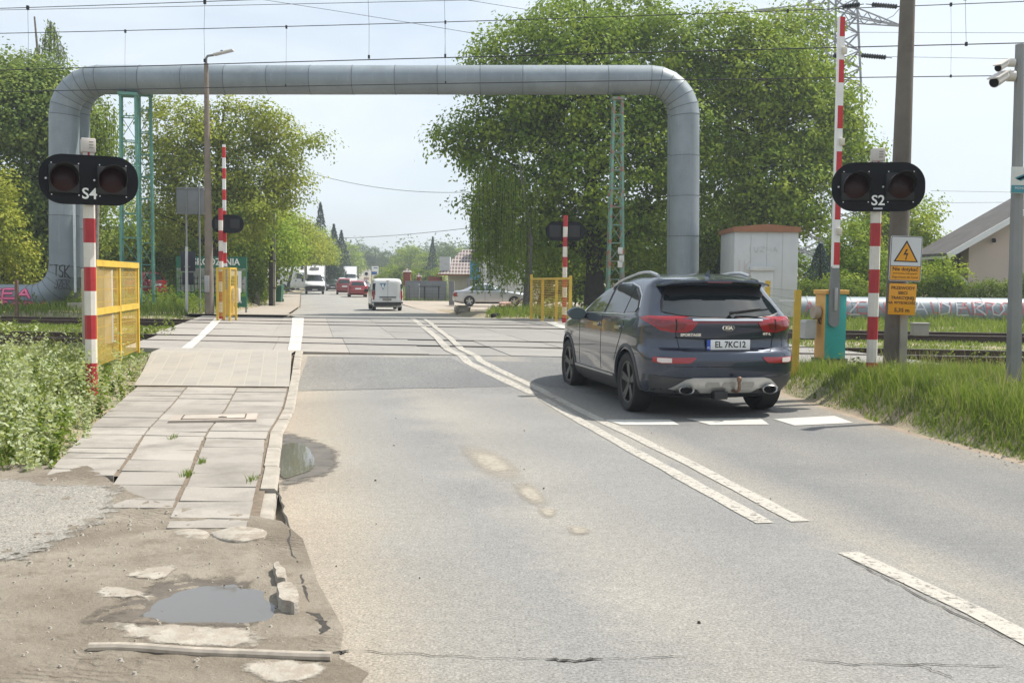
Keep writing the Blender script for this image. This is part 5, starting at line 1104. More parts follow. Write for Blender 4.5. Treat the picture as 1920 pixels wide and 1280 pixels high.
def seam(pts,w=.007):
    for a,b_ in zip(pts,pts[1:]):
        d=(Vector(b_)-Vector(a)).normalized(); q=Vector((-d.y,d.x))*w/2; A,B=Vector(a),Vector(b_); decal('tailgate_seam',kv,[tuple(A+q),tuple(A-q),tuple(B-q),tuple(B+q)],'rear',.003,UNDER,suv,.08,0)
seam(tg); seam([(-.60,.915),(-.3,.900),(.3,.900),(.60,.915)],.014)
pl=[(-.255,.895),(.265,.895),(.265,.78),(-.255,.78)]
pr=empty('licence_plate',(-.842,-.005,.838),0); pr.parent=suv
mb=MB(); mb.box((0,0,0),(.012,.53,.122),.004); mb.build('plate_frame',RUBK,pr); mb=MB(); mb.box((-.005,0,0),(.008,.518,.112),.003); mb.build('plate_face',PLATEW,pr)
mb=MB(); mb.box((-.006,.238,0),(.008,.042,.112)); mb.build('euro_band',PLATEB,pr); text_obj('country_code','PL',.034,WTXT,pr,(-.011,.238,-.035),rot=(R(90),0,R(-90)),depth=.0005)
text_obj('plate_number','EL 7KC12',.098,SGK,pr,(-.011,-.02,-.001),rot=(R(90),0,R(-90)),sx=.92,bold=.0015,depth=.0008)
loc,no,_,_=kv.ray_cast(Vector((-6,-.0,1.02)),Vector((1,0,0))); bx_=loc.x
mb=MB(); mb.lathe([(.0,-.012),(.058,-.012),(.066,-.004),(.066,.02)],28,'X'); o=mb.build('badge_ring',CHROME,suv,40); o.location=(bx_-.004,0,1.025); o.scale=(1,1.12,.62)
mb=MB(); mb.lathe([(0,-.0135),(.055,-.0132)],28,'X'); o3=mb.build('badge_field',RUBK,o,None)
text_obj('badge_letters','KIA',.052,CHROME,suv,(bx_-.021,0,1.025),rot=(R(90),0,R(-90)),sx=1.05,bold=.003,depth=.001)
loc,no,_,_=kv.ray_cast(Vector((-6,.44,.94)),Vector((1,0,0))); text_obj('model_letters','SPORTAGE',.042,CHROME,suv,(loc.x-.012,.43,.945),rot=(R(90),0,R(-94)),sx=1.15,bold=.002,depth=.002)
loc,no,_,_=kv.ray_cast(Vector((-6,-.50,.94)),Vector((1,0,0))); text_obj('trim_letters','GT-L',.034,CHROME,suv,(loc.x-.012,-.49,.955),rot=(R(90),0,R(-84)),sx=1.4,bold=.002,depth=.002)
mb=MB(); mb.tube([(0,0,0),(-.03,-.04,.01),(-.02,-.36,.055)],[.022,.018,.008],8); o=mb.build('wiper',RUBK,suv,60); o.location=(-.80,-.03,1.19)
mb=MB(); mb.bar((-.005,-.08,.0),(.02,-.47,.045),.018,.02); mb.build('wiper_blade',RUBK,o)
bl_=[(-.84,.70),(-.62,.695),(-.40,.70),(-.40,.685),(-.46,.635),(-.76,.628),(-.84,.645)]
for mi in(0,1): p=mirror(bl_) if mi else bl_; decal('bumper_reflector',kv,p,'rear',.010,TAIL,suv,.05,.02)
for mi in(0,1):
    p=[(-.80,.69),(-.66,.688),(-.66,.640),(-.76,.637),(-.80,.648)]; decal('reversing_lamp',kv,mirror(p) if mi else p,'rear',.016,CLEARL,suv,.05,.01)
decal('bumper_crease',kv,[(-.86,.60),(.86,.60),(.86,.592),(-.86,.592)],'rear',.001,UNDER,suv,.08,0)
decal('lower_bumper',kv,[(-.90,.50),(-.60,.47),(.60,.47),(.90,.50),(.90,.22),(-.90,.22)],'rear',.010,CLAD,suv,.07,.02)
decal('skid_plate',kv,[(-.66,.345),(-.50,.455),(-.42,.475),(.42,.475),(.50,.455),(.66,.345),(.60,.335),(.48,.37),(.36,.345),(.30,.30),(-.30,.30),(-.36,.345),(-.48,.37),(-.60,.335)],'rear',.026,SILV,suv,.05,.03)
for a in (-.20,.0,.22): decal('skid_slot',kv,[(a-.085,.40),(a-.07,.425),(a+.07,.425),(a+.085,.40),(a+.07,.36),(a-.07,.36)],'rear',.029,M('dull_silver',(.33,.325,.31),.5,.4),suv,.06,.004)
for s in(-1,1):
    mb=MB(); mb.lathe([(.085,-.04),(.092,-.035),(.092,.10),(.078,.10),(.074,-.03),(.085,-.04)],28,'X'); o=mb.build('exhaust_tip',M('dull_chrome',(.38,.38,.38),.3,1,.05),suv,40); o.location=(-.86,s*.50,.335); o.scale=(1,1.0,.55)
    mb=MB(); mb.lathe([(0,.03),(.078,.03)],24,'X'); mb.build('exhaust_bore',UNDER,o,None)
mb=MB(); mb.tube([(.2,0,.28),(-.10,0,.28),(-.15,0,.31),(-.15,0,.385)],.018,10); mb.lathe([(0,.07),(.02,.065),(.03,.045),(.025,.02),(.015,0)],16,'Z',(-.15,0,.385)); o=mb.build('tow_bar',M('rusty_tow_steel',(.20,.12,.08),.6,.5,.3,20),suv,60); o.location=(-.86,-.07,.04)
mb=MB(); mb.box((-.86,.10,.275),(.12,.16,.09),.01); mb.build('tow_socket',RUBK,suv)
mb=MB(); mb.tube([(-.5,.3,.24),(.2,.3,.22),(.4,0,.24)],.035,8); mb.box((.35,0,.30),(1.4,.9,.12),.02); mb.build('underbody',UNDER,suv)

# ------------------------------------------------------------------ the smaller vehicles down the road
def small_vehicle(name,label,pos,ang,SL,wheels,ar,tr,mat,parts,group,wr=.31,wy=.70,rim=RIMS,cat='car'):
    rt=empty(name,pos,ang,label,cat,group); o,bv=body_mesh('body',SL,wheels,ar,.55,[mat,UNDER],rt)
    for wx in wheels:
        for s in(-1,1): wheel(rt,wx,s*wy,wr,.2,rim,.66,5,detail=False)
    for nm,view,poly,off,m_ in parts: decal(nm,bv,poly,view,off,m_,rt,.09,.01)
    return rt,bv
GRP='vehicles on the road beyond the crossing'
def sym(poly): return [poly,mirror(poly)]
WP=paint('white_vehicle_paint',(.62,.63,.64),0,.35,.5); RP=paint('red_vehicle_paint',(.30,.012,.016),.1,.3,.9); RP2=paint('dull_red_vehicle_paint',(.24,.02,.02),.1,.35,.7); SP=paint('silver_vehicle_paint',(.46,.475,.50),.55,.32,.8); KPb=paint('black_vehicle_paint',(.02,.022,.027),.3,.3,.9)
# white small panel van ahead
D_SL=[(.20,-.45,3.0,.74,.25,.5),(.30,-.66,3.35,.83,.25,.6),(.42,-.70,3.42,.865,.22,.7),(.60,-.70,3.44,.872,.2,.8),(.80,-.68,3.42,.872,.2,.8),(.95,-.67,3.25,.868,.2,.8),(1.05,-.66,2.75,.865,.2,.6),(1.12,-.655,2.45,.86,.2,.5),(1.4,-.63,2.0,.83,.2,.5),(1.62,-.60,1.65,.79,.2,.5),(1.72,-.56,1.42,.755,.2,.5),(1.78,-.48,1.25,.70,.2,.5),(1.81,-.35,1.1,.6,.2,.4),(1.825,-.1,.9,.4,.2,.3)]
p0=G(719,583); hv=R(90+11.8)
van,vb=small_vehicle('panel_van','white small panel van with blue triangle badge, seen from behind',G(722,583)+Vector((0,.7,0)),hv,D_SL,(0,2.8),.36,.6,WP,
 [('rear_bumper','rear',[(-.86,.50),(.86,.50),(.86,.26),(-.86,.26)],.02,RUBK),('door_seam','rear',[(-.006,.5),(.006,.5),(.006,1.72),(-.006,1.72)],.006,UNDER),('plate_bar','rear',[(-.47,.80),(.47,.80),(.47,.74),(-.47,.74)],.03,RUBK),('licence_plate','rear',[(-.30,.70),(.20,.70),(.20,.58),(-.30,.58)],.02,M('dusty_plate',(.25,.24,.22),.6)),
  ('rear_window_edge','left',[(-.62,.9),(-.45,.9),(-.42,1.55),(-.55,1.55)],.01,GLASS),('side_window','left',[(1.25,1.1),(2.2,1.1),(1.75,1.5),(1.3,1.55)],.012,GLASS),('side_window','right',[(1.25,1.1),(2.2,1.1),(1.75,1.5),(1.3,1.55)],.012,GLASS),('side_cladding','left',[(.4,.22),(2.4,.22),(2.4,.36),(.4,.36)],.012,RUBK)],GRP,.31,.73)
van.scale=(.88,.88,.88)
for mi in(0,1):
    for pl,m_ in (([(-.87,.62),(-.76,.62),(-.73,.80),(-.73,1.14),(-.86,1.14)],TAIL),([(-.86,1.16),(-.75,1.16),(-.72,1.5),(-.80,1.55)],RUBK)): decal('tail_light' if m_ is TAIL else 'corner_trim',vb,mirror(pl) if mi else pl,'rear',.016,m_,van,.07,.02)
decal('badge',vb,[(-.44,1.55),(-.10,1.55),(-.27,1.18)],'rear',.012,M('blue_badge',(.05,.20,.36),.5),van,.08,0); decal('badge_symbol',vb,[(-.33,1.50),(-.21,1.50),(-.25,1.42),(-.20,1.36),(-.27,1.26),(-.33,1.38)],'rear',.016,WTXT,van,.08,0)
decal('high_brake_light',vb,[(-.09,1.70),(.09,1.70),(.09,1.675),(-.09,1.675)],'rear',.014,RUBK,van,.08,0)
for s in(-1,1):
    mb=MB(); mb.box((0,0,0),(.10,.24,.2),.04); o=mb.build('door_mirror',RUBK,van,50); o.location=(2.15,s*1.02,1.12)
# saloon / hatch shapes
H_SL=[(.18,-.40,2.85,.70,.35,.6),(.28,-.70,3.12,.80,.35,.7),(.42,-.78,3.2,.845,.35,.8),(.58,-.78,3.22,.85,.33,.85),(.75,-.72,3.2,.85,.33,.85),(.88,-.70,2.9,.845,.33,.8),(.96,-.68,2.35,.83,.33,.6),(1.0,-.65,2.15,.81,.3,.55),(1.2,-.50,1.7,.72,.3,.5),(1.36,-.36,1.3,.62,.3,.5),(1.43,-.2,1.0,.52,.3,.5),(1.46,.1,.8,.35,.2,.3)]
REAR=[('rear_window','rear',[(-.60,1.0),(.60,1.0),(.50,1.34),(-.50,1.34)],.012,GLASS),('licence_plate','rear',[(-.26,.80),(.26,.80),(.26,.69),(-.26,.69)],.015,PLATEW),('bumper_seam','rear',[(-.8,.57),(.8,.57),(.8,.55),(-.8,.55)],.01,UNDER),('lower_bumper','rear',[(-.7,.36),(.7,.36),(.7,.24),(-.7,.24)],.012,RUBK)]+[('tail_light','rear',p,.016,TAIL) for p in sym([(-.84,.98),(-.62,.96),(-.60,.74),(-.84,.74)])]+[('side_window',v_,[(-.25,1.0),(2.0,.98),(1.55,1.2),(1.1,1.34),(.2,1.36)],.01,GLASS) for v_ in('left','right')]
small_vehicle('hatchback_car','bright red hatchback ahead of the white panel van, seen from behind',G(662,558)+Vector((0,2.7,0)),R(90+11),H_SL,(0,2.45),.34,.6,RP,REAR,GRP,.30,.70)
p=G(655,556); small_vehicle('hatchback_car','dull red car with a black rear window just ahead of the bright red hatchback',Vector((p.x-2.2,p.y+11,p.z)),R(90+10),[(z*1.12,a,b_,w,c,d) for z,a,b_,w,c,d in H_SL],(0,2.45),.34,.6,RP2,[(n,v,[(a,b_*1.12) for a,b_ in pl],o,m_) for n,v,pl,o,m_ in REAR],GRP,.31,.70)
FRONT=[('windscreen','front',[(-.62,1.0),(.62,1.0),(.50,1.34),(-.50,1.34)],.012,GLASS),('grille','front',[(-.42,.72),(.42,.72),(.34,.60),(-.34,.60)],.014,RUBK),('licence_plate','front',[(-.26,.50),(.26,.50),(.26,.40),(-.26,.40)],.018,PLATEW),('lower_grille','front',[(-.6,.38),(.6,.38),(.55,.28),(-.55,.28)],.012,RUBK)]+[('headlight','front',p,.016,HEADL) for p in sym([(-.76,.78),(-.50,.74),(-.50,.62),(-.74,.64)])]+[('side_window',v_,[(-.25,1.0),(2.0,.98),(1.55,1.2),(1.1,1.34),(.2,1.36)],.01,GLASS) for v_ in('left','right')]
def at(u,Y,dz=0): q=P(u,524,Y); return Vector((q.x,Y,zp(Y)+dz))
small_vehicle('saloon_car','black oncoming car behind the first box truck',at(623,134),R(-90+11),H_SL,(0,2.45),.34,.6,KPb,FRONT,GRP,.31,.70)
small_vehicle('saloon_car','white oncoming car queuing behind the black one',at(640,158),R(-90+10),H_SL,(0,2.45),.34,.6,WP,FRONT,GRP,.31,.70)
small_vehicle('saloon_car','dark oncoming car right of the second box truck',at(678,128),R(-90+14),H_SL,(0,2.45),.34,.6,paint('dark_violet_paint',(.04,.03,.035),.3,.3,.8),FRONT,GRP,.31,.70)
small_vehicle('saloon_car','tiny dark car far up the hill near the bus stop sign',at(708,292),R(-90+8),H_SL,(0,2.45),.34,.6,paint('maroon_paint',(.07,.03,.035),.2,.3,.8),FRONT,GRP,.31,.70)
# box trucks
T_SL=[(.30,-.5,2.55,.90,.1,.5),(.42,-.55,2.95,.98,.1,.55),(.60,-.55,3.03,1.01,.1,.6),(.85,-.55,3.03,1.02,.1,.6),(1.0,-.55,2.95,1.02,.1,.6),(1.2,-.55,2.62,1.01,.1,.55),(1.35,-.55,2.28,.99,.1,.5),(1.7,-.5,1.95,.95,.1,.5),(2.05,-.4,1.62,.90,.1,.5),(2.16,-.3,1.4,.84,.1,.5),(2.22,-.1,1.1,.7,.1,.4)]
TF=[('windscreen','front',[(-.84,1.30),(.84,1.30),(.80,1.95),(-.80,1.95)],.014,GLASS),('bumper','front',[(-1,.78),(-.5,.86),(.5,.86),(1,.78),(.98,.32),(-.98,.32)],.02,RUBK),('grille','front',[(-.45,.80),(.45,.80),(.40,.64),(-.40,.64)],.03,UNDER),('licence_plate','front',[(-.26,.52),(.26,.52),(.26,.41),(-.26,.41)],.035,PLATEW)]+[('headlight','front',p,.02,HEADL) for p in sym([(-.98,1.05),(-.74,1.0),(-.70,.84),(-.92,.84)])]+[('side_window',v_,[(.75,1.3),(2.1,1.25),(1.75,1.75),(.8,1.85)],.012,GLASS) for v_ in('left','right')]
def box_truck(label,pos,ang,boxh,refrig):
    rt,bv=small_vehicle('box_truck',label,pos,ang,T_SL,(2.0,-1.9),.40,.6,WP,TF,'white box trucks',.35,.82,RIMD,'truck')
    mb=MB(); mb.box((-1.75,0,(boxh+.75)/2),(3.3,2.12,boxh-.75),.03); mb.build('cargo_box',WP,rt); mb=MB(); mb.box((-1.6,0,.55),(3.4,.9,.25)); mb.build('chassis',UNDER,rt)
    mb=MB(); mb.prism([(-.15,2.1),(1.15,2.16),(.35,boxh-.25),(-.12,boxh-.1)],-.92,.92,'Y'); mb.build('wind_deflector',WP,rt)
    if refrig: mb=MB(); mb.box((.62,0,boxh-.34),(.35,.9,.24),.04); mb.box((.80,0,boxh-.34),(.02,.5,.12)); mb.build('cooling_unit',M('grey_unit',(.35,.36,.37),.5),rt)
    for s in(-1,1): mb=MB(); mb.box((0,0,0),(.12,.2,.4),.04); o=mb.build('door_mirror',RUBK,rt,50); o.location=(1.95,s*1.2,1.45)
    return rt
box_truck('white box truck with cooling unit, nearest oncoming truck',at(590,107),R(-90+11),2.95,True); box_truck('smaller looking white box truck farther back in the queue',at(657,168),R(-90+10),3.2,False)
# big white van turning out at the left
V_SL=[(.32,-.7,3.2,.90,.2,.5),(.5,-.9,3.9,.99,.2,.6),(.85,-.9,4.0,1.02,.15,.65),(1.1,-.9,3.85,1.02,.15,.65),(1.35,-.9,3.35,1.01,.15,.55),(1.5,-.9,3.1,1.0,.15,.5),(2.0,-.9,2.6,.95,.15,.5),(2.3,-.88,2.2,.90,.15,.5),(2.42,-.8,1.9,.84,.15,.5),(2.48,-.6,1.5,.7,.15,.4)]
small_vehicle('delivery_van','tall white delivery van turning out from the left, seen from the side',at(541,124,.1),R(-22),V_SL,(0,3.3),.42,.6,WP,[('windscreen','front',[(-.85,1.45),(.85,1.45),(.8,2.15),(-.8,2.15)],.014,GLASS2),('side_window','right',[(1.75,1.42),(3.0,1.42),(2.75,1.7),(2.35,2.0),(1.8,2.02)],.014,GLASS),('bumper','front',[(-1,.9),(1,.9),(1,.3),(-1,.3)],.02,RUBK),('bumper_side','right',[(2.85,.9),(3.9,.80),(3.9,.34),(2.8,.34)],.02,RUBK),('door_seam','right',[(1.6,.5),(1.615,.5),(1.615,2.1),(1.6,2.1)],.006,UNDER),('door_handle','right',[(1.65,1.25),(1.8,1.25),(1.8,1.12),(1.65,1.12)],.012,RUBK)],GRP,.36,.82,RIMD,'van')
# silver saloon parked on the sandy lot
S_SL=[(.18,-.55,3.2,.72,.35,.6),(.28,-.95,3.5,.82,.35,.7),(.42,-1.02,3.58,.855,.35,.8),(.6,-1.03,3.6,.862,.35,.9),(.78,-1.0,3.55,.862,.35,.9),(.88,-.95,3.1,.855,.35,.9),(.94,-.90,2.6,.845,.35,.7),(.97,-.55,2.25,.82,.3,.6),(1.05,-.30,2.05,.80,.3,.6),(1.25,.12,1.6,.70,.3,.6),(1.36,.40,1.28,.62,.3,.5),(1.41,.6,1.05,.5,.2,.4),(1.43,.75,.9,.3,.1,.1)]
pm=at(880,64,0)
sal,sb=small_vehicle('saloon_car','silver saloon with roof bars parked on the sandy lot under the hanging branches',pm,R(3),S_SL,(0,2.72),.35,.6,SP,[('side_window','right',[(-.02,1.0),(.92,.985),(.92,1.33),(.55,1.32),(.25,1.22)],.012,GLASS2),('side_window','right',[(.98,.985),(2.0,.97),(1.65,1.16),(1.3,1.30),(.98,1.33)],.012,GLASS2),('door_seam','right',[(.94,.35),(.955,.35),(.955,.98),(.94,.98)],.006,UNDER),('door_seam','right',[(2.0,.35),(2.015,.35),(2.015,.95),(2.0,.95)],.006,UNDER),('door_handle','right',[(.05,.86),(.24,.86),(.24,.83),(.05,.83)],.02,RUBK),('door_handle','right',[(1.1,.86),(1.29,.86),(1.29,.83),(1.1,.83)],.02,RUBK),('rear_window','rear',[(-.6,1.02),(.6,1.02),(.5,1.30),(-.5,1.30)],.012,GLASS2),('tail_light','rear',[(.5,.88),(.85,.88),(.85,.62),(.5,.66)],.016,TAIL),('tail_light_side','right',[(-.98,.90),(-.66,.62),(-.98,.60)],.018,TAIL),('sill','right',[(.4,.2),(2.3,.2),(2.3,.28),(.4,.28)],.012,RUBK)],None,.32,.74)
for x_ in(.55,1.15):
    mb=MB(); mb.box((x_,0,1.45),(.06,1.2,.03),.01); mb.box((x_,-.58,1.42),(.08,.06,.09)); mb.box((x_,.58,1.42),(.08,.06,.09)); mb.build('roof_bar',RUBK,sal)
# red hatchback at the left behind the mast
pr_=P(292,568,56.); rh,_=small_vehicle('hatchback_car','red hatchback parked at the left behind the green masts',(pr_.x-.4,56,.40),R(180-28),H_SL,(0,2.45),.34,.6,RP,REAR,None,.31,.70)
# ================================================================== buildings, walls and street furniture farther off
WALLW=M('white_render',(.60,.59,.56),.85,var=.06,scale=1,stain=(.5,.48,.44),stain_p=(.6,.8),stain_s=1.2); WINF=M('white_window_frame',(.65,.65,.64),.5,var=.03); WING,nt,b=_nodes('house_glass'); b.inputs['Base Color'].default_value=(.02,.025,.03,1); b.inputs['Roughness'].default_value=.05
def tile_mat(name,c1,c2,mo,bw,rh,ms):
    m,nt,b=_nodes(name); tc=nn(nt,'ShaderNodeTexCoord'); mp=nn(nt,'ShaderNodeMapping'); mp.inputs['Rotation'].default_value=(R(90),0,0); nt.links.new(tc.outputs['Object'],mp.inputs['Vector'])
    br=nn(nt,'ShaderNodeTexBrick',Scale=1); br.offset=0; br.inputs['Brick Width'].default_value=bw; br.inputs['Row Height'].default_value=rh; br.inputs['Mortar Size'].default_value=ms
    for k,c in (('Color1',c1),('Color2',c2),('Mortar',mo)): br.inputs[k].default_value=tuple(c)+(1,)
    nt.links.new(mp.outputs[0],br.inputs['Vector']); nt.links.new(br.outputs['Color'],b.inputs['Base Color']); b.inputs['Roughness'].default_value=.6; return m
def window(parent,x,y,z,w,h,axis='Y'):
    mb=MB(); mb.box((0,0,0),(w,.08,h)); f=mb.build('window',WINF,parent); f.location=(x,y,z)
    mb=MB(); mb.box((-w*.24,-.045,0),(w*.42,.02,h*.86)); mb.box((w*.24,-.045,0),(w*.42,.02,h*.86)); mb.build('pane',WING,f); return f
# service cabin
sp=P(1434,582,34.); cabn=empty('service_cabin',(sp.x,34,sp.z-.2),R(-1.5),'white metal service cabin with low brown gabled roof at the right','cabin')
CABW=M('cabin_white_panel',(.50,.515,.52),.55,.1,.06,2,stain=(.42,.40,.38),stain_p=(.6,.75),stain_s=2); BROWN=M('brown_roof_trim',(.27,.115,.055),.6,var=.12)
w_,h_,d_=2.06,2.78,2.6; mb=MB(); mb.box((0,d_/2,h_/2),(w_,d_,h_),.01); wl_=mb.build('wall',CABW,cabn)
mb=MB(); 
for x_ in(-.5,.02,.53): mb.box((x_,-.003,h_/2),(.012,.01,h_-.1))
mb.build('panel_joint',M('joint_grey',(.40,.42,.43),.6),wl_)
mb=MB(); mb.prism([(-w_/2-.06,h_-.03),(w_/2+.06,h_-.03),(w_/2+.06,h_+.12),(0,h_+.22),(-w_/2-.06,h_+.12)],-.10,d_+.1,'Y'); mb.build('roof',BROWN,cabn)
mb=MB(); mb.box((-.13,-.02,.78),(.74,.04,1.5),.006); dr=mb.build('hatch_door',M('cabin_door_panel',(.54,.55,.55),.5,var=.04),cabn); mb=MB(); mb.box((-.13,-.06,1.56),(.80,.12,.14),.01); mb.build('door_hood',M('cabin_hood',(.5,.505,.5),.5),dr)
mb=MB(); mb.box((w_/2+.03,.3,h_-.55),(.06,.1,.8)); mb.build('downpipe',WALLW,cabn)
def flatw(x,y): return (x,-.008,y)
graffiti('IK',M('faint_pink_spray',(.51,.45,.45),.7),-.98,.5,.22,.03,cabn,lambda a,b_: (a,-.008,b_+1.35),.3); graffiti('IUZHA',M('faint_grey_spray',(.45,.465,.47),.7),-.6,.16,.15,.02,cabn,lambda a,b_:(a,-.012,b_+2.1),.35)
# pale gabled house at the right edge
Yh=42.; e=P(1771,482,Yh); hs=empty('pale_house',(e.x,Yh,0),0,'pale pink gable end house with grey roof at the right edge','house')
PINK=M('pale_pink_render',(.53,.435,.365),.9,var=.06,scale=.8,stain=(.46,.38,.32),stain_p=(.58,.75),stain_s=.6); SLATE=M('grey_roof_felt',(.085,.08,.08),.95,var=.2,scale=1.5)
wx0=P(1826,500,Yh).x-e.x; sl=math.tan(R(30.5)); Lh=3.2; ez=e.z; ridge=6.6
mb=MB(); mb.prism([(wx0,.2),(2*ridge-wx0,.2),(2*ridge-wx0,ez+wx0*sl-.12),(ridge,ez+ridge*sl-.12),(wx0,ez+wx0*sl-.12)],.5,Lh,'Y'); mb.build('wall',PINK,hs)
mb=MB()
for s in(1,-1):
    a=(0,ez) if s>0 else (2*ridge,ez); b_=(ridge,ez+ridge*sl); t=.16
    mb.prism([a,b_,(b_[0],b_[1]+t),(a[0],a[1]+t)],-.3,Lh+.3,'Y')
mb.build('roof',SLATE,hs)
mb=MB(); mb.bar((0,-.33,ez+.04),(ridge,-.33,ez+ridge*sl+.04),.05,.22); mb.build('barge_board',WINF,hs)
mb=MB(); mb.bar((-.08,-.2,ez-.02),(-.08,Lh,ez-.02),.12,.10); mb.tube([(-.05,.0,ez-.05),(.45,.35,ez-.55),(wx0-.12,.4,ez-.95),(wx0-.12,.42,.2)],.05,10); mb.build('gutter',WINF,hs,50)
mb=MB(); mb.prism([(.55,.2),(wx0-.002,.2),(wx0-.002,ez+wx0*sl-.1),(.55,ez+.55*sl-.1)],1.3,Lh-.2,'Y'); mb.build('recessed_wall',M('dark_recess_wall',(.12,.11,.10),.9),hs)  # set-back wall in one dark tone, much darker than the render
mb=MB(); mb.box((0,0,0),(.10,.14,.12),.02); mb.box((-.06,-.08,.05),(.16,.05,.1),.02); o=mb.build('wall_lamp',BLACK,hs); q=P(1862,452,Yh+.5); o.location=(q.x-e.x,.40,q.z)
# dark tiled house in the middle distance
Yt=90.; TILE=tile_mat('brown_tiles_pale_joints',(.085,.055,.05),(.11,.07,.06),(.40,.36,.34),.27,.30,.035)
th=empty('tiled_house',(P(822,513,Yt).x,Yt,0),0,'house with dark brown tiled hip roof in the middle distance','house'); X0=P(822,513,Yt).x
def hx(u): return P(u,513,Yt).x-X0
ze=P(850,514,Yt).z; zr_=P(850,466,Yt).z; 
mb=MB(); mb.box((hx(930),4.2,ze/2-.1),(hx(1020)-hx(840),7.5,ze+.2)); mb.build('wall',M('cream_render',(.50,.46,.36),.9,var=.07),th)
a,b2_,c=hx(820),hx(862),hx(1040); mb=MB(); zz=ze; mb.add([(a,0,zz),(c,0,zz),(c,9,zz),(a,9,zz),(b2_,3.6,zr_),(c-.2,3.6,zr_),(b2_,5,zr_),(c-.2,5,zr_)],[(0,1,5,4),(1,2,7,5),(2,3,6,7),(3,0,4,6),(4,5,7,6),(3,2,1,0)]); mb.build('roof',TILE,th,None)
mb=MB(); mb.box((hx(893),2.6,zr_+.1),(.9,.8,1.3)); mb.build('chimney',TILE,th)
mb=MB(); mb.box((hx(833),1.2,ze+.9),(.9,1.4,1.2)); mb.build('dormer',M('dormer_white',(.55,.56,.58),.7),th)
window(th,hx(848.5)+1.9,.40,ze-.85,.8,1.1)
mb=MB(); mb.bar((hx(818),-.05,ze-.06),(c,-.05,ze-.06),.1,.14); mb.build('gutter',BROWN,th)
Ya=82.; an=empty('white_annex',(P(958,500,Ya).x,Ya,0),0,'plain white gable building with blue banner behind the hanging branches','building')
wA=(P(1015,500,Ya).x-P(902,500,Ya).x); mb=MB(); hA=P(950,478,Ya).z; mb.prism([(-wA/2,-.2),(wA/2,-.2),(wA/2,hA),(0,hA+1.7),(-wA/2,hA)],0,8,'Y'); mb.build('wall',WALLW,an)
mb=MB(); mb.prism([(-wA/2-.3,hA-.1),(0,hA+1.75),(wA/2+.3,hA-.1),(wA/2+.3,hA+.1),(0,hA+1.95),(-wA/2-.3,hA+.1)],-.2,8.2,'Y'); mb.build('roof',SLATE,an)
q=P(890,507,Ya-1); mb=MB(); mb.box((0,0,0),(.75,.05,1.5)); bn=mb.build('banner',M('blue_banner',(.03,.24,.42),.5,stain=(.25,.4,.5),stain_p=(.55,.6),stain_s=9),None); bn.location=q; tag(bn,'tall blue banner beside the white gable building','banner')
mb=MB(); mb.tube([(0,0,-2.4),(0,0,.8)],.03,6); mb.build('banner_pole',GALV,bn)
# white house half hidden behind the right trees
Yw=62.; wh=empty('white_house',(P(1370,500,Yw).x,Yw,0),0,'white house with dark roof half hidden behind the trees and cabin','house')
mb=MB(); mb.box((0,4,1.6),(7.2,7,3.6)); mb.build('wall',WALLW,wh); mb=MB(); mb.prism([(-4.1,3.2),(4.1,3.2),(0,6.2)],-.4,8.2,'Y'); mb.build('roof',tile_mat('dark_grey_tiles',(.12,.11,.11),(.16,.145,.14),(.30,.28,.27),.34,.34,.03),wh)
window(wh,-1.5,.46,1.7,1.0,1.2); window(wh,-2.9,.46,1.7,.8,1.2); mb=MB(); mb.box((-1.0,.2,4.9),(.8,.5,.6)); mb.build('roof_window',M('sky_light',(.25,.4,.5),.2),wh)
# grey building behind the billboard
gb=empty('grey_building',(P(300,540,74).x,74,0),R(-8),'low grey building behind the red hatchback at the left','building'); mb=MB(); mb.box((0,3,2.4),(9,6,5.0)); mb.build('wall',M('grey_render',(.25,.245,.235),.9,var=.1),gb); mb=MB(); mb.box((0,3,5.0),(9.4,6.4,.25)); mb.build('roof',SLATE,gb)
# walls and gate pillars by the lot
BLK=tile_mat('grey_wall_block',(.17,.18,.195),(.20,.21,.225),(.13,.135,.145),.5,.24,.012); Yb=80.
def wall(label,u0,u1,v0,v1,Y,mat,dep=.3,name='block_wall',cat='wall',grp=None,rz=0):
    a=P(u0,v1,Y); b_=P(u1,v0,Y); mb=MB(); w=b_.x-a.x; h=b_.z-a.z; mb.box((0,0,h/2-.15),(w,dep,h+.3),.01); o=mb.build(name,mat,None); o.location=((a.x+b_.x)/2,Y,a.z); o.rotation_euler=(0,0,rz); tag(o,label,cat,grp); return o
wall('long dark grey block wall by the sandy lot',760,838,527,562,82,BLK); wall('stack of grey blocks standing in front of the block wall',769,786,532,562,80.5,BLK,.8,'block_stack','block stack'); wall('short grey wall behind the silver saloon boot',842,852,527,566,66,BLK,.3)
wall('grey gate pillar right of the long block wall',876,886,522,545,80,BLK,.4,'gate_pillar','pillar')
BRK=M('red_brick',(.25,.065,.045),.85,var=.25,scale=8)
for u0,u1,v0,v1,lab in ((757,770,510,528,'leftmost red brick gate pillar with tiled cap behind the block wall'),(782,789,519,530,'low red brick pillar behind the block wall'),):
    o=wall(lab,u0,u1,v0,v1,92,BRK,.7,'brick_pillar','pillar','red brick pillars'); 
    mb=MB(); w=o.dimensions.x/2+.1; h=P(u0,v0,92).z-P(u0,v1,92).z; mb.add([(-w,-w,h),(w,-w,h),(w,w,h),(-w,w,h),(0,0,h+.35)],[(0,1,4),(1,2,4),(2,3,4),(3,0,4),(3,2,1,0)]); mb.build('cap',TILE,o,None)
wall('long red brick garden wall before the tiled house',803,829,519,532,91,BRK,.3,'brick_wall','wall')
mb=MB(); h=.95
for i in range(3): mb.box((-1.1+i*1.1,0,h/2),(.1,.3,h))
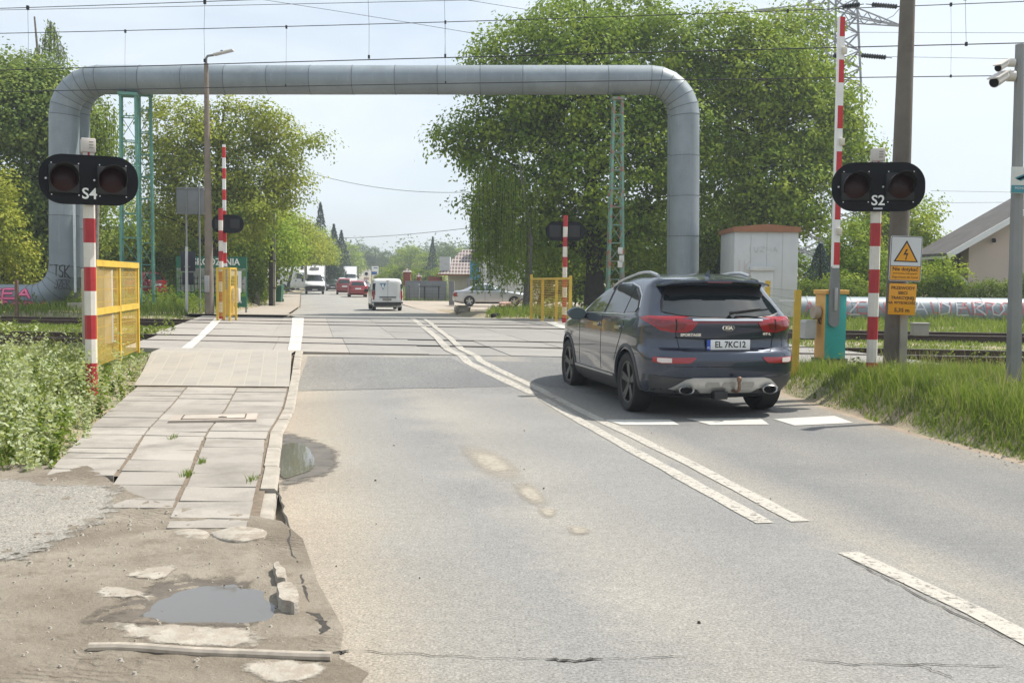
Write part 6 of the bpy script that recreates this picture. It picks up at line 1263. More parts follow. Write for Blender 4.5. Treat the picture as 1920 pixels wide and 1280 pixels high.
mb.box((0,0,h),(2.5,.35,.06)); o=mb.build('wooden_rack',M('dark_wood',(.03,.027,.025),.8),None); q=P(796,560,80.3); o.location=(q.x,80.3,q.z); tag(o,'dark timber rack against the block wall','rack')
# odds and ends on the grass edge
def lump(name,label,cat,u,v,Y,dims,mat,rz=0,ch=.05,seed=0,j=.04):
    bm=bmesh.new(); bmesh.ops.create_cube(bm,size=1); bmesh.ops.scale(bm,vec=dims,verts=bm.verts); bmesh.ops.bevel(bm,geom=list(bm.edges),offset=ch,segments=2,affect='EDGES'); bmesh.ops.subdivide_edges(bm,edges=bm.edges[:],cuts=1)
    rn=random.Random(seed)
    for v_ in bm.verts: v_.co+=Vector((rn.uniform(-j,j),rn.uniform(-j,j),rn.uniform(-j,j)))
    me=bpy.data.meshes.new(name); bm.to_mesh(me); bm.free(); o=finish(me,name,mat,None,50); q=P(u,v,Y); o.location=(q.x,Y,q.z+dims[2]*.4); o.rotation_euler=(0,0,rz); return tag(o,label,cat)
lump('concrete_lump','rough concrete lump at the edge of the sandy lot','concrete block',866,586,46,(.62,.5,.34),CHALK,.4,.08,1); lump('rubber_piece','black rubber piece lying at the grass edge beyond the deck','rubber',929,594,37,(.34,.2,.13),UNDER,.3,.03,2,.02)
lump('plastic_bag','pink bag slumped by the debris near the silver saloon','bag',948,577,50,(.75,.4,.26),M('pink_bag',(.50,.32,.27),.7),.2,.1,3,.06)
PL=M('yellow_plank',(.42,.30,.13),.8,var=.2)
for i,(u,v) in enumerate(((957,575),(966,573),(974,570))):
    q=P(u,v,50.5+i*.3); mb=MB(); mb.bar((0,0,.02),(.45,.1,.42),.13,.04); o=mb.build('plank',[PL,M('dark_plank',(.1,.08,.06),.8),PL][i],None); o.location=q; tag(o,('leftmost of the three tilted planks by the pink bag','dark middle one of the three tilted planks','rightmost of the three tilted planks')[i],'plank','planks leaning by the lot')
# ------------------------------------------------------------------ signs, billboard, poles on the far side
q=P(358,592,37.5); bsn=empty('information_board',(q.x,37.5,q.z),R(6),'blank grey back of an information board on two posts','sign'); ppm=1954/37.5
for x_ in (-7,17): mb=MB(); mb.tube([(x_/ppm,0,-.3),(x_/ppm,0,(592-348)/ppm)],.035,10); mb.build('post',GALV,bsn)
mb=MB(); mb.box((.01,.03,(592-378)/ppm),(50/ppm,.02,50/ppm),.004); bd=mb.build('board',M('grey_sign_back',(.20,.205,.21),.5,.4,.06),bsn); mb=MB()
for s in(-1,1): mb.box((.01,-.0,(592-378+s*23)/ppm),(50/ppm,.04,.03))
mb.build('brace',GALV,bsn)
q=P(350,592,35.6); sn=empty('road_sign',(q.x,35.6,q.z),R(4),'white post with two dark navy sign plates before the billboard','sign'); ppm=1954/35.6
mb=MB(); mb.tube([(0,0,-.3),(.02,0,(592-463)/ppm)],.05,12); mb.build('post',M('white_post',(.55,.55,.54),.5),sn); NAVY=M('dark_navy_plate',(.012,.014,.03),.5)
mb=MB(); mb.box((.05,.06,(592-490)/ppm),(27/ppm,.02,37/ppm),.01); mb.build('plate',NAVY,sn); mb=MB(); mb.box((.04,.06,(592-522)/ppm),(21/ppm,.02,24/ppm),.01); mb.build('plate',NAVY,sn)
mb=MB(); mb.box((.03,-.0,(592-510)/ppm),(.36,.05,.03)); mb.box((.03,0,(592-500)/ppm),(.2,.05,.03)); mb.build('clamp',GALV,sn)
# billboard with fence pictures
Yq=44.; q=P(396,528,Yq); ppm=1954/Yq; bbd=empty('fence_billboard',(q.x,Yq,q.z),0,'green fence shop billboard with white arrow behind the lamp post','billboard'); GREEN=M('billboard_green',(.015,.13,.075),.5,var=.05)
W_=132/ppm; mb=MB(); mb.box((0,.06,0),(W_,.08,94/ppm)); mb.build('panel',GREEN,bbd)
PIC=M('fence_photo_print',(.20,.24,.16),.55,var=.4,scale=1.2,c2=(.42,.42,.44),stain=(.10,.2,.05),stain_p=(.5,.56),stain_s=1.6); mb=MB(); mb.box((0,.012,-1/ppm),(W_-.06,.01,52/ppm)); pic=mb.build('picture',PIC,bbd)
mb=MB(); mb.box((0,.004,-23/ppm),(W_-.06,.004,9/ppm)); mb.build('picture_grass',M('print_grass',(.12,.30,.05),.55),pic)
mb=MB(); 
for i in range(19): mb.box((-W_/2+.2+i*(W_-.4)/18,.002,-6/ppm),(.03,.006,34/ppm))
for z_ in(-20,-4,6): mb.box((0,.003,z_/ppm),(W_-.2,.006,.03))
mb.build('printed_fence',M('print_black',(.02,.022,.024),.6),pic)
text_obj('lettering','OGRODZENIA',.40,WTXT,bbd,(.02,.012,36.5/ppm),bold=.008,sx=.90); text_obj('lettering','tanidrut.com',.20,WTXT,bbd,(-.72,.012,-37/ppm),bold=.004); text_obj('lettering','panelowe',.17,WTXT,bbd,(.95,.012,-37/ppm),bold=.004)
mb=MB(); mb.prism([(.52,.35),(.85,.58),(.85,.46),(1.28,.46),(1.28,-.45),(1.12,-.45),(1.12,.26),(.85,.26),(.85,.12)],-.008,.0,'Y'); mb.build('arrow',WTXT,bbd,None)
for x_ in(-W_/2+.05,W_/2-.05,0): mb=MB(); mb.tube([(x_,.12,-2.),(x_,.12,47/ppm)],.04,8); mb.build('post',GALV,bbd)
# wooden utility pole with concrete stub, bins, posts
q=P(511,580,58.); up=empty('utility_pole',(q.x,58,q.z-.1),0,'dark wooden utility pole strapped to a pale concrete stub beside the footway','pole'); ppm=1954/58.
mb=MB(); mb.tube([(-.10,0,-.2),(-.06,0,(580-455)/ppm)],[.12,.10],12); mb.build('timber_shaft',M('tarred_timber',(.03,.024,.02),.9,var=.4),up); mb=MB(); mb.bar((.10,0,-.2),(.12,0,(580-398)/ppm),.13,.13); mb.build('concrete_stub',CONCL,up)
for z_ in(1.3,2.8): mb=MB(); mb.box((0,0,z_),(.42,.26,.05)); mb.build('strap',RUST,up)
q=P(521,566,63.); bn_=empty('wheelie_bin',(q.x,63,q.z),0,'green wheelie bin standing behind the utility pole','bin'); BG=M('green_bin',(.015,.11,.05),.5); mb=MB(); mb.add([(-.24,-.28,0),(.24,-.28,0),(.24,.25,0),(-.24,.25,0),(-.30,-.36,.92),(.30,-.36,.92),(.30,.32,.92),(-.30,.32,.92)],[(3,2,1,0),(4,5,6,7),(0,1,5,4),(1,2,6,5),(2,3,7,6),(3,0,4,7)]); mb.build('tub',BG,bn_,None); mb=MB(); mb.box((0,0,.97),(.64,.76,.08),.03); mb.build('lid',M('green_bin_lid',(.03,.16,.08),.5),bn_); mb=MB(); mb.tube([(-.28,.3,.1),(.28,.3,.1)],.1,12); mb.build('wheel',RUBK,bn_)
wall('grey concrete marker post in the grass left of the utility pole',480,487,547,577,59,CONCL,.2,'marker_post','post')
def lamp(u,vt,Y,label):
    vb=524+1954*1.6/Y; t=P(u,vt,Y); r=empty('street_lamp',(t.x,Y,zp(Y)),0,label,'street lamp','street lamps down the road'); h=t.z-zp(Y); mb=MB(); mb.tube([(0,0,0),(0,0,h)],[.12,.07],8); mb.build('pole',CONCL,r); mb=MB(); mb.tube([(0,0,h),(.4,0,h+.25),(1.0,0,h+.3)],.04,6); mb.box((1.35,0,h+.32),(.8,.25,.1)); mb.build('lamp_head',GALV,r)
lamp(574,447,105,'first street lamp beyond the nearest box truck'); lamp(632,480,170,'second street lamp standing behind the queue'); lamp(655,470,190,'third street lamp up the hill'); lamp(672,487,235,'street lamp farthest up the hill')
q=at(687,120); rsn=empty('round_road_sign',q,0,'round white speed sign on a thin post left of the white panel van','sign'); ppm=1954/120.
mb=MB(); mb.tube([(0,0,0),(0,0,2.3)],.04,8); mb.build('post',GALV,rsn); mb=MB(); mb.lathe([(0,-.02),(.36,-.02),(.36,.02)],24,'Y',(0,-.05,2.15)); mb.build('plate',WTXT,rsn); mb=MB(); mb.lathe([(0,-.03),(.2,-.03)],20,'Y',(0,-.05,2.15)); mb.build('symbol',SGK,rsn,None); mb=MB(); mb.box((0,-.05,1.6),(.6,.03,.3)); mb.build('subplate',M('pink_plate',(.5,.35,.33),.5),rsn)
q=at(703,150); bst=empty('bus_stop_sign',q,0,'blue and white bus stop sign farther along the right kerb','sign'); mb=MB(); mb.tube([(-.5,0,0),(-.5,0,3.0)],.05,8); mb.build('post',GALV,bst); mb=MB(); mb.box((0,0,2.55),(1.0,.05,1.3)); mb.build('board',WTXT,bst); mb=MB(); mb.box((-.1,-.03,2.2),(.8,.02,.45)); mb.box((0.1,-.03,2.95),(.6,.02,.12)); mb.build('symbol',M('bus_blue',(.03,.10,.32),.5),bst)
# phone lines
def span(label,p0,p1,sag,r=.012):
    A=[p0.lerp(p1,i/16)-Vector((0,0,sag*4*(i/16)*(1-i/16))) for i in range(17)]; mb=MB(); mb.tube([tuple(p-A[0]) for p in A],r,5); o=mb.build('phone_line',WIRE,None,60); o.location=A[0]; tag(o,label,'wire','phone lines')
span('phone line sagging from the yellow green trees to the big tree',P(560,318,62),P(885,360,60),.45,.014); span('lower faint phone line over the far road',P(574,447,105),P(900,425,75),.25,.02)
# ================================================================== vegetation
L_MAPLE=leaf_mat('maple_leaves',(0.205,0.262,0.036),(0.307,0.346,0.054),.36); L_DARK=leaf_mat('dark_tree_leaves',(.135,.215,.026),(.225,.315,.042),.32); L_BIRCH=leaf_mat('birch_leaves',(0.128,0.192,0.044),(0.198,0.262,0.064),.34); L_MID=leaf_mat('mid_green_leaves',(.175,.265,.03),(.275,.355,.05),.34); L_LIGHT=leaf_mat('pale_yellow_green_leaves',(0.192,0.237,0.032),(0.282,0.307,0.051)); L_CON=leaf_mat('spruce_needles',(0.022,0.042,0.022),(0.040,0.065,0.034),.15); L_BLUE=leaf_mat('blue_spruce_needles',(0.070,0.100,0.100),(0.110,0.150,0.150),.15); L_HEDGE=leaf_mat('hedge_leaves',(0.115,0.179,0.036),(0.218,0.282,0.058),.45); L_FAR=leaf_mat('far_tree_leaves',(0.077,0.122,0.038),(0.128,0.179,0.058),.3); L_WEED=leaf_mat('weed_leaves',(.30,.36,.17),(.50,.54,.37),.4); L_RED=leaf_mat('reddish_leaves',(0.250,0.050,0.020),(0.200,0.120,0.030),.3)
BARK=M('dark_bark',(.045,.036,.028),.95,0,.3,6,.8,20); BARKB=M('birch_bark',(.16,.145,.13),.9,0,.3,8,.4,20)
def quad_obj(name, verts, mat, parent, per=4, tint=None):    # verts (N,per,3) one n-gon each
    n=len(verts); me=bpy.data.meshes.new(name); me.vertices.add(n*per); me.vertices.foreach_set('co',verts.astype(np.float32).ravel())
    me.loops.add(n*per); me.loops.foreach_set('vertex_index',np.arange(n*per,dtype=np.int32)); me.polygons.add(n); me.polygons.foreach_set('loop_start',np.arange(0,n*per,per,dtype=np.int32)); me.polygons.foreach_set('loop_total',np.full(n,per,dtype=np.int32)); me.update(); me.materials.append(mat)
    a_=me.attributes.new('tint','FLOAT','FACE'); a_.data.foreach_set('value',(np.full(n,.4) if tint is None else tint).astype(np.float32))
    o=bpy.data.objects.new(name,me); COL.objects.link(o); o.parent=parent; return o
def leaves(c, size, up=.5, droop=None, asp=.55, out=None):
    n=len(c); nr=RNG.normal(size=(n,3))
    if out is None: nr[:,2]=np.abs(nr[:,2])+up
    else: nr=nr*.48+out*.75; nr[:,2]+=up*.55
    nr/=np.linalg.norm(nr,axis=1,keepdims=True)
    t=RNG.normal(size=(n,3)); 
    if droop is not None: t=t*.35+np.array([0,0,-1.])*droop
    t-=nr*(t*nr).sum(1,keepdims=True); t/=np.linalg.norm(t,axis=1,keepdims=True)+1e-9; s=np.cross(nr,t)
    L=(size*RNG.uniform(.65,1.3,n))[:,None]; W=L*asp
    return np.stack([c-t*L*.5,c+s*W*.5,c+t*L*.5,c-s*W*.5],1)
def crown_points(ells, ncl, per, clr, shell=.62):
    vol=np.array([e[3]*e[4]*e[5] for e in ells])**.72; pr=vol/vol.sum(); k=RNG.choice(len(ells),ncl,p=pr); E=np.array(ells)[k]
    d=RNG.normal(size=(ncl,3)); d/=np.linalg.norm(d,axis=1,keepdims=True); r=shell+(1-shell)*RNG.random(ncl)**.7; r*=RNG.uniform(.80,1.12,ncl); sp=RNG.random(ncl)<.10; r[sp]*=RNG.uniform(1.05,1.28,sp.sum())
    cc=E[:,:3]+d*r[:,None]*E[:,3:6]; sz=RNG.uniform(.5,1.4,ncl); sz[sp]*=.55; tint=RNG.random(ncl)
    cnt=np.maximum(4,(per*sz**1.7).astype(int)); idx=np.repeat(np.arange(ncl),cnt)
    nz=RNG.normal(size=(len(idx),3)); nz/=np.maximum(1,np.linalg.norm(nz,axis=1,keepdims=True)/1.7); off=nz*np.array([1,1,.55])*(clr*sz[idx])[:,None]*.6
    # sprays point outward and droop at the tip
    off+=d[idx]*(RNG.random(len(idx))**2*clr*.8)[:,None]; off[:,2]-=.25*(off[:,0]**2+off[:,1]**2)/max(clr,.1)*.5
    ou=off/(np.linalg.norm(off,axis=1,keepdims=True)+1e-6)+d[idx]*.4; return cc, cc[idx]+off, ou, tint[idx]
def tree(name,label,base,ells,ncl,per,clr,lsize,mat,tr=.22,cat='tree',group=None,limbs=16,bark=BARK,up=1.15,shell=.62,zmin=None):
    rt=empty(name,base,0,label,cat,group); E=[(e[0]-base[0],e[1]-base[1],e[2]-base[2],e[3],e[4],e[5]) for e in ells]
    cc,pts,ou,ti=crown_points(E,ncl,per,clr,shell); kz=np.ones(len(pts),bool) if zmin is None else pts[:,2]>zmin-base[2]+RNG.normal(size=len(pts))*.15; quad_obj('crown',leaves(pts[kz],lsize,up,out=ou[kz],asp=.62),mat,rt,tint=ti[kz])
    if tr:
        top=max(e[2]+e[5]*.5 for e in E); mb=MB(); bx,by=np.mean([e[0] for e in E])*.6,np.mean([e[1] for e in E])*.6; k=7; P_=[Vector((bx*(i/k)**1.3+random.uniform(-.1,.1)*(i>0),by*(i/k)**1.3,top*i/k-.2*(i==0))) for i in range(k+1)]
        mb.tube(P_,[tr*(1.25 if i==0 else 1-.85*i/k) for i in range(k+1)],10); mb.build('trunk',bark,rt,60)
        for i in random.sample(range(ncl),min(limbs,ncl)):
            tgt=Vector(cc[i]); f=min(.8,max(.18,(tgt.z-abs(tgt.x-bx)*.45)/top)); a=P_[0].lerp(P_[-1],f); a.x=bx*f**1.3; m_=a.lerp(tgt,.5)+Vector((random.uniform(-.3,.3),random.uniform(-.3,.3),.25)); mb=MB(); r0=max(.025,tr*(1-.85*f)*.55); mb.tube([a,a.lerp(m_,.5)+Vector((0,0,.1)),m_,tgt],[r0,r0*.75,r0*.5,r0*.15],7); mb.build('limb',bark,rt,60)
    return rt
def ell(Y, lst, dep=.8):     # crown masses given where the photo shows them, Y metres ahead
    out=[]
    for i,(u,v,ru,rv) in enumerate(lst):
        dy=((i*7)%5-2)*.5; p=P(u,v,Y+dy); k=(Y+dy)/F_PX; out.append((p.x,p.y,p.z,ru*k,ru*k*dep,rv*k))
    return out
def base_at(u,Y,z=None): 
    x=P(u,524,Y).x; return (x,Y,zg(x,Y) if z is None else z)
# --- the big tree group on the right
tree('broadleaf_tree','huge dense maple behind the pipe, tallest tree right of the road',base_at(1115,47),ell(47,[(1080,140,150,130),(965,190,105,95),(1190,140,140,120),(920,120,60,55),(990,310,120,110),(1140,330,150,130),(1060,50,90,60),(1180,30,80,50),(1270,90,80,80),(900,260,80,60),(1250,250,100,120),(1040,440,110,70),(1180,450,110,70),(860,265,45,28),(1300,330,70,80),(930,380,60,60)]),1900,58,.74,.185,L_DARK,.42,limbs=40,shell=.42)
tree('broadleaf_tree','bright topped maple right of the vertical pipe, leaning over the cabin',base_at(1400,48),ell(48,[(1430,140,95,90),(1510,220,90,90),(1390,230,90,100),(1440,330,110,80),(1560,300,60,60),(1380,60,40,50),(1465,60,40,50),(1560,170,50,50),(1480,400,90,50),(1590,240,35,35),(1610,280,28,18),(1350,150,60,60),(1510,75,50,55)]),1250,54,.70,.185,L_MID,.34,limbs=34,shell=.42)
tree('broadleaf_tree','shaded lower tree filling the gap between the pipe and the cabin',base_at(1330,52),ell(52,[(1330,430,60,60),(1390,400,60,50),(1280,470,60,60),(1350,500,60,40)]),420,40,.6,.18,L_DARK,.18,limbs=8)
tree('broadleaf_tree','round green tree behind the tall concrete pole and signs',base_at(1690,50),ell(50,[(1690,430,60,55),(1720,480,45,55),(1640,450,60,50),(1660,400,40,30),(1740,400,14,25)]),480,40,.6,.17,L_MID,.16,limbs=8)
tree('dark_shrub','dark glossy shrub between the barrier and signal S2',base_at(1600,43),ell(43,[(1600,470,55,60),(1580,520,60,35),(1640,510,40,40)]),420,42,.42,.12,L_DARK,.1,'shrub',limbs=5)
tree('broadleaf_tree','tall dim trees behind the huge maple on the road side',base_at(1010,56),ell(56,[(1010,470,90,60),(1120,480,100,60),(1240,460,70,80)]),420,40,.7,.2,L_DARK,.2,limbs=8)
def conifer(name,label,base,h,rad,mat,n=2600,group=None,lsize=.22,cat='spruce'):
    rt=empty(name,base,0,label,cat,group); mb=MB(); mb.tube([(0,0,-.2),(0,0,h*.97)],[.10+h*.008,.02],8); mb.build('trunk',BARK,rt); z=RNG.random(n)**1.35; ph=RNG.random(n)*6.283; lay=np.abs(np.sin(z*h*2.6+ph*.3)); r=(1-z)*rad*(.35+.65*np.sqrt(RNG.random(n)))*(.75+.3*lay)+.05
    pts=np.stack([r*np.cos(ph),r*np.sin(ph),.12*h+z*h*.88-.18*r],-1); quad_obj('crown',leaves(pts,lsize,.2,.5,.35),mat,rt); return rt
conifer('blue_spruce','pale blue spruce between the cabin and the barrier',base_at(1537,41),2.9,1.25,L_BLUE,3800,lsize=.12); conifer('spruce_tree','dark small spruce at the cabin left corner',base_at(1352,45),2.6,1.2,L_CON,3000,lsize=.14)
conifer('spruce_tree','small spruce by the eave of the pale house',base_at(1783,52),3.4,.9,L_CON,2400,lsize=.15)
# hedge behind the right ground pipe
def hedge(label,u0,u1,vt,Y,depth,n,mat,lsize=.09):
    a,b_=P(u0,vt,Y),P(u1,vt,Y); base=(a.x,Y,zg((a.x+b_.x)/2,Y)); rt=empty('hedge',base,0,label,'hedge'); L=b_.x-a.x; x=RNG.random(n)*L; top=(a.z-base[2])*(1+.10*np.sin(x*1.7)+.08*np.sin(x*4.3+1)); f=RNG.random(n); y=(RNG.random(n)-.5)*depth; z=top*np.minimum(1,f**.6)*(1-.25*(np.abs(y)/depth*2)**3)+RNG.normal(size=n)*.06; y=np.where(RNG.random(n)<.6,-depth/2+RNG.random(n)*.25+RNG.normal(size=n)*.08,y)
    quad_obj('foliage',leaves(np.stack([x,y,z],-1),lsize,.4),mat,rt); mb=MB()
    for i in range(int(L/1.2)): mb.tube([(i*1.2+.4,0,-.1),(i*1.2+.4+random.uniform(-.2,.2),0,top.mean()*.8)],[.04,.015],5)
    o=mb.build('stems',BARK,rt,None); tag(o,kind='stuff'); return rt
hedge('leafy hedge behind the ground pipe right of signal S2',1690,1990,520,38.6,1.1,15000,L_HEDGE); hedge('lower brighter hedge between the cabin and signal S2',1496,1690,530,38.2,1.0,9000,L_HEDGE)
tree('climbing_shrub','bright leafy shrub in the hedge beside the pale house',base_at(1770,39.5),ell(39.5,[(1775,510,35,25),(1745,520,35,20),(1580,530,40,18)]),160,34,.3,.11,L_MID,.05,'shrub',limbs=3)
# weeping birch strands hanging over the lot
def weeping(label,base,strands,mat,lsize=.10,per=90):
    rt=empty('weeping_birch',base,0,label,'birch tree'); mb=MB(); pts=[]
    o=Vector(base); st=MB()
    for (u,v0,v1,Y) in strands:
        a=P(u,v0,Y)-o; b_=P(u+random.uniform(-6,8),v1,Y)-o; k=int(per*max(.4,(a.z-b_.z)/3)); t=RNG.random(k); p=np.array(a)[None]*(1-t[:,None])+np.array(b_)[None]*t[:,None]; p+=RNG.normal(size=(k,3))*np.array([.10,.10,.05])*(1-.5*t[:,None]); pts.append(p); st.tube([a,a.lerp(b_,.5)+Vector((random.uniform(-.08,.08),0,0)),b_],[.012,.008,.003],4)
    quad_obj('crown',leaves(np.concatenate(pts),lsize,.0,.9,.5),mat,rt); s_=st.build('hanging_twigs',BARK,rt,None); tag(s_,kind='stuff'); top=max(P(u,v0,Y).z for u,v0,v1,Y in strands)-base[2]
    mb.tube([(0,0,-.2),(.2,0,top*.5),(-.3,0,top)],[.17,.12,.04],9); mb.build('trunk',BARKB,rt,60); return rt
S_=[]
for i in range(95):
    u=random.uniform(882,1010); v0=random.uniform(300,430); f=(u-880)/130; v1=random.uniform(430,560) if u<955 else random.uniform(440,545); S_.append((u,v0,v1,random.uniform(42,45)))
weeping('weeping birch curtain of dark strands hanging beside the sandy lot',base_at(985,44.5),S_,L_DARK,.11,150)
# --- left side
tree('broadleaf_tree','tall dark green tree behind the left pipe leg',base_at(70,46),ell(46,[(40,210,100,80),(120,210,80,80),(30,330,110,110),(150,290,60,100),(90,400,100,90),(10,440,90,80),(60,150,60,40),(0,150,50,45)]),1200,60,.72,.175,L_BIRCH,.34,limbs=20,shell=.55)
S_=[]
for i in range(80):
    u=random.gauss(88,19) if i%3 else random.gauss(40,20); v0=(38+abs(u-95)*2.2) if i%3 else 80+abs(u-45)+random.uniform(0,40); S_.append((u,v0,v0+random.uniform(50,130),random.uniform(50,52)))
weeping('thin weeping birch top rising above the left trees',base_at(85,51),S_,L_BIRCH,.14,48)
S_=[(random.uniform(165,214),random.uniform(190,240),random.uniform(260,370),random.uniform(44,46)) for i in range(30)]
weeping('drooping willowy branches just right of the left pipe legs',base_at(175,45),S_,L_MID,.13,80)
tree('light_shrub','yellow green shrub at the left edge before the pipe',base_at(5,39.5),ell(39.5,[(0,440,50,60),(20,500,45,40),(-30,400,60,70),(5,350,20,30)]),260,46,.45,.13,L_LIGHT,.07,'shrub',limbs=6)
tree('maple_tree','airy yellow green maple beyond the left masts',base_at(400,54),ell(54,[(350,250,75,55),(440,240,80,50),(530,270,60,40),(380,330,100,60),(480,330,90,60),(300,300,50,60),(590,268,28,12),(330,400,70,60),(440,400,90,60),(540,350,50,40),(500,215,40,22),(310,210,40,25)]),1000,46,.62,.17,L_MAPLE,.26,limbs=22,shell=.42)
tree('broadleaf_tree','dark bushy tree behind the billboard',base_at(450,60),ell(60,[(440,440,110,60),(360,450,80,60),(500,470,60,60),(280,440,60,50)]),620,42,.7,.19,L_DARK,.2,limbs=8)
tree('broadleaf_tree','leafy tree at the left between the pipe and the masts',base_at(215,58),ell(58,[(210,420,60,70),(180,480,80,50),(240,500,60,40),(120,500,80,50)]),480,40,.7,.19,L_MID,.18,limbs=8)
k=0
for (u,vt,Y,ru,mat,lab) in ((478,368,66,80,L_MAPLE,'bright roadside tree just behind the utility pole'),(520,390,76,70,L_MID,'roadside tree above the white delivery van'),(548,398,88,60,L_MAPLE,'yellow green roadside tree over the nearest box truck'),(572,412,102,52,L_MAPLE,'roadside tree behind the first street lamp'),(592,424,118,44,L_MAPLE,'yellowish roadside tree left of the far spruces'),(606,434,136,38,L_MID,'last leafy roadside tree on the left before the bend')):
    vb=524; x_=P(u,524,Y).x; hh=(vb-vt); base=base_at(u-ru*.8-18,Y)
    tree('roadside_tree',lab,base,ell(Y,[(u-ru*.3,vt+hh*.32,ru*.7,hh*.32),(u-ru*.15,vt+hh*.58,ru*.75,hh*.28),(u-ru*.8,vt+hh*.5,ru*.7,hh*.45),(u+ru*.2,vt+hh*.52,ru*.35,hh*.25)],1.1),330,54,.95,.26,mat,.2,zmin=P(u,494,Y).z,group='trees along the left of the road',limbs=6,shell=.55)
for (u,vt,Y,w,lab) in ((601,380,150,2.6,'tall dark spruce above the roadside trees'),(626,420,165,2.4,'shorter spruce right of the tall one'),(640,432,180,2.6,'third spruce at the bend'),(616,445,140,2.0,'small spruce between the two taller ones')):
    b_=base_at(u,Y); conifer('spruce_tree',lab,b_,P(u,vt,Y).z-b_[2],w,L_CON,2400,'spruces at the bend',.42)
# --- far trees: one prototype of each kind, then copies
def proto(name,label,mat,n,per):
    return tree(name,label,(0,0,0),[(0,0,6,3.2,3.2,3.6),(1.4,.5,4.2,2.8,2.6,2.8),(-1.5,-.4,4.0,2.7,2.6,2.6),(.2,0,8.2,1.9,1.9,2.2)],n,per,.95,.42,mat,.2,group='trees on the horizon',limbs=3,shell=.6)
PR=[proto('far_tree','x',L_FAR,150,34),proto('far_tree','x',L_MID,150,34),proto('far_tree','x',L_DARK,150,34)]
PC=conifer('far_spruce','x',(0,0,0),11,2.3,L_CON,1500,'trees on the horizon',.6)
far=[(650,452,230,1,'first rounded far tree right of the spruces'),(662,462,260,2,'dim far tree behind the queue'),(676,456,300,0,'tallest far tree above the hill road'),(690,470,330,2,'far tree over the hilltop'),(704,462,300,0,'far tree right of the hill road'),(716,474,330,2,'dark far tree above the bus stop sign'),(728,468,280,0,'far tree right of the bus stop sign'),(742,478,300,0,'lower far tree before the spruce'),(756,462,230,1,'bright far tree left of the far spruce'),(770,456,215,1,'bright far birch shaped tree before the tiled house'),(786,466,230,0,'far tree under the lone spruce'),(800,468,210,1,'green far tree next to the lone spruce'),(828,466,215,0,'far tree just left of the tiled roof'),(842,458,230,0,'pale far tree peeping over the tiled roof'),(856,460,240,1,'far tree directly behind the tiled roof'),(735,494,140,1,'round bush tree at the right bend of the road'),(752,498,125,0,'second bush tree at the right bend'),(716,500,160,1,'bush tree beside the bus stop sign'),(778,500,120,1,'garden tree behind the leftmost brick pillar'),(798,504,115,0,'small garden tree behind the brick wall'),(818,500,118,1,'garden tree left of the tiled house')]
used=set()
for (u,vt,Y,kd,lab) in far:
    o=PR[kd] if kd not in used else copy_tree(PR[kd]); used.add(kd); b_=base_at(u,Y); h=P(u,vt,Y).z-b_[2]; s=h/10.4; o.location=b_; o.scale=(s*1.25,s*1.25,s); o.rotation_euler=(0,0,random.uniform(0,6)); o['label']=lab; o['group']='trees on the horizon'; o['category']='tree'
PC.location=base_at(811,200); h=P(811,444,200).z-PC.location.z; PC.scale=(h/11*.9,)*2+(h/11,); PC['label']='lone dark spruce above the far trees'; PC['category']='spruce'
for (u,vt,Y,lab) in ((664,478,240,'slim far spruce behind the third street lamp'),(788,473,215,'smaller far spruce left of the lone one'),(745,476,270,'far spruce among the middle trees')):
    o=copy_tree(PC); b_=base_at(u,Y); h=P(u,vt,Y).z-b_[2]; o.location=b_; o.scale=(h/11,)*3; o['label']=lab
# far wood: one mass of stuff closing the horizon
pts=[]
for i in range(1500):
    a=random.uniform(-1.25,1.25); D=random.uniform(330,430); x=math.tan(a*.62)*D if abs(a)<1.2 else a*D; y=D
    if -52<x<-36 and y<420: continue
    h=random.uniform(7,11.5); p=RNG.normal(size=(46,3))*np.array([2.2,2.2,2.4])+np.array([x,y,4.5+h*.62]); p[:,2]=np.clip(p[:,2],4.2,4.6+h); pts.append(p)
o=quad_obj('far_wood',leaves(np.concatenate(pts),1.05,.3),L_FAR,None); tag(o,'far woodland closing the horizon',kind='stuff')
# background thickets at left and right, each a hedge row
hedge('tall dark thicket behind the left pipe',-260,235,455,64,4,14000,L_DARK,.24); hedge('dim thicket behind the billboard and maple',235,500,462,68,4,11000,L_DARK,.24); hedge('dark thicket behind the huge maple',985,1330,470,58,3,12000,L_DARK,.2); hedge('thicket behind the cabin and barrier',1330,1760,490,56,3,12000,L_DARK,.2)
hedge('bushy strip along the left footway',452,506,520,60,2.2,5000,L_MID,.14)

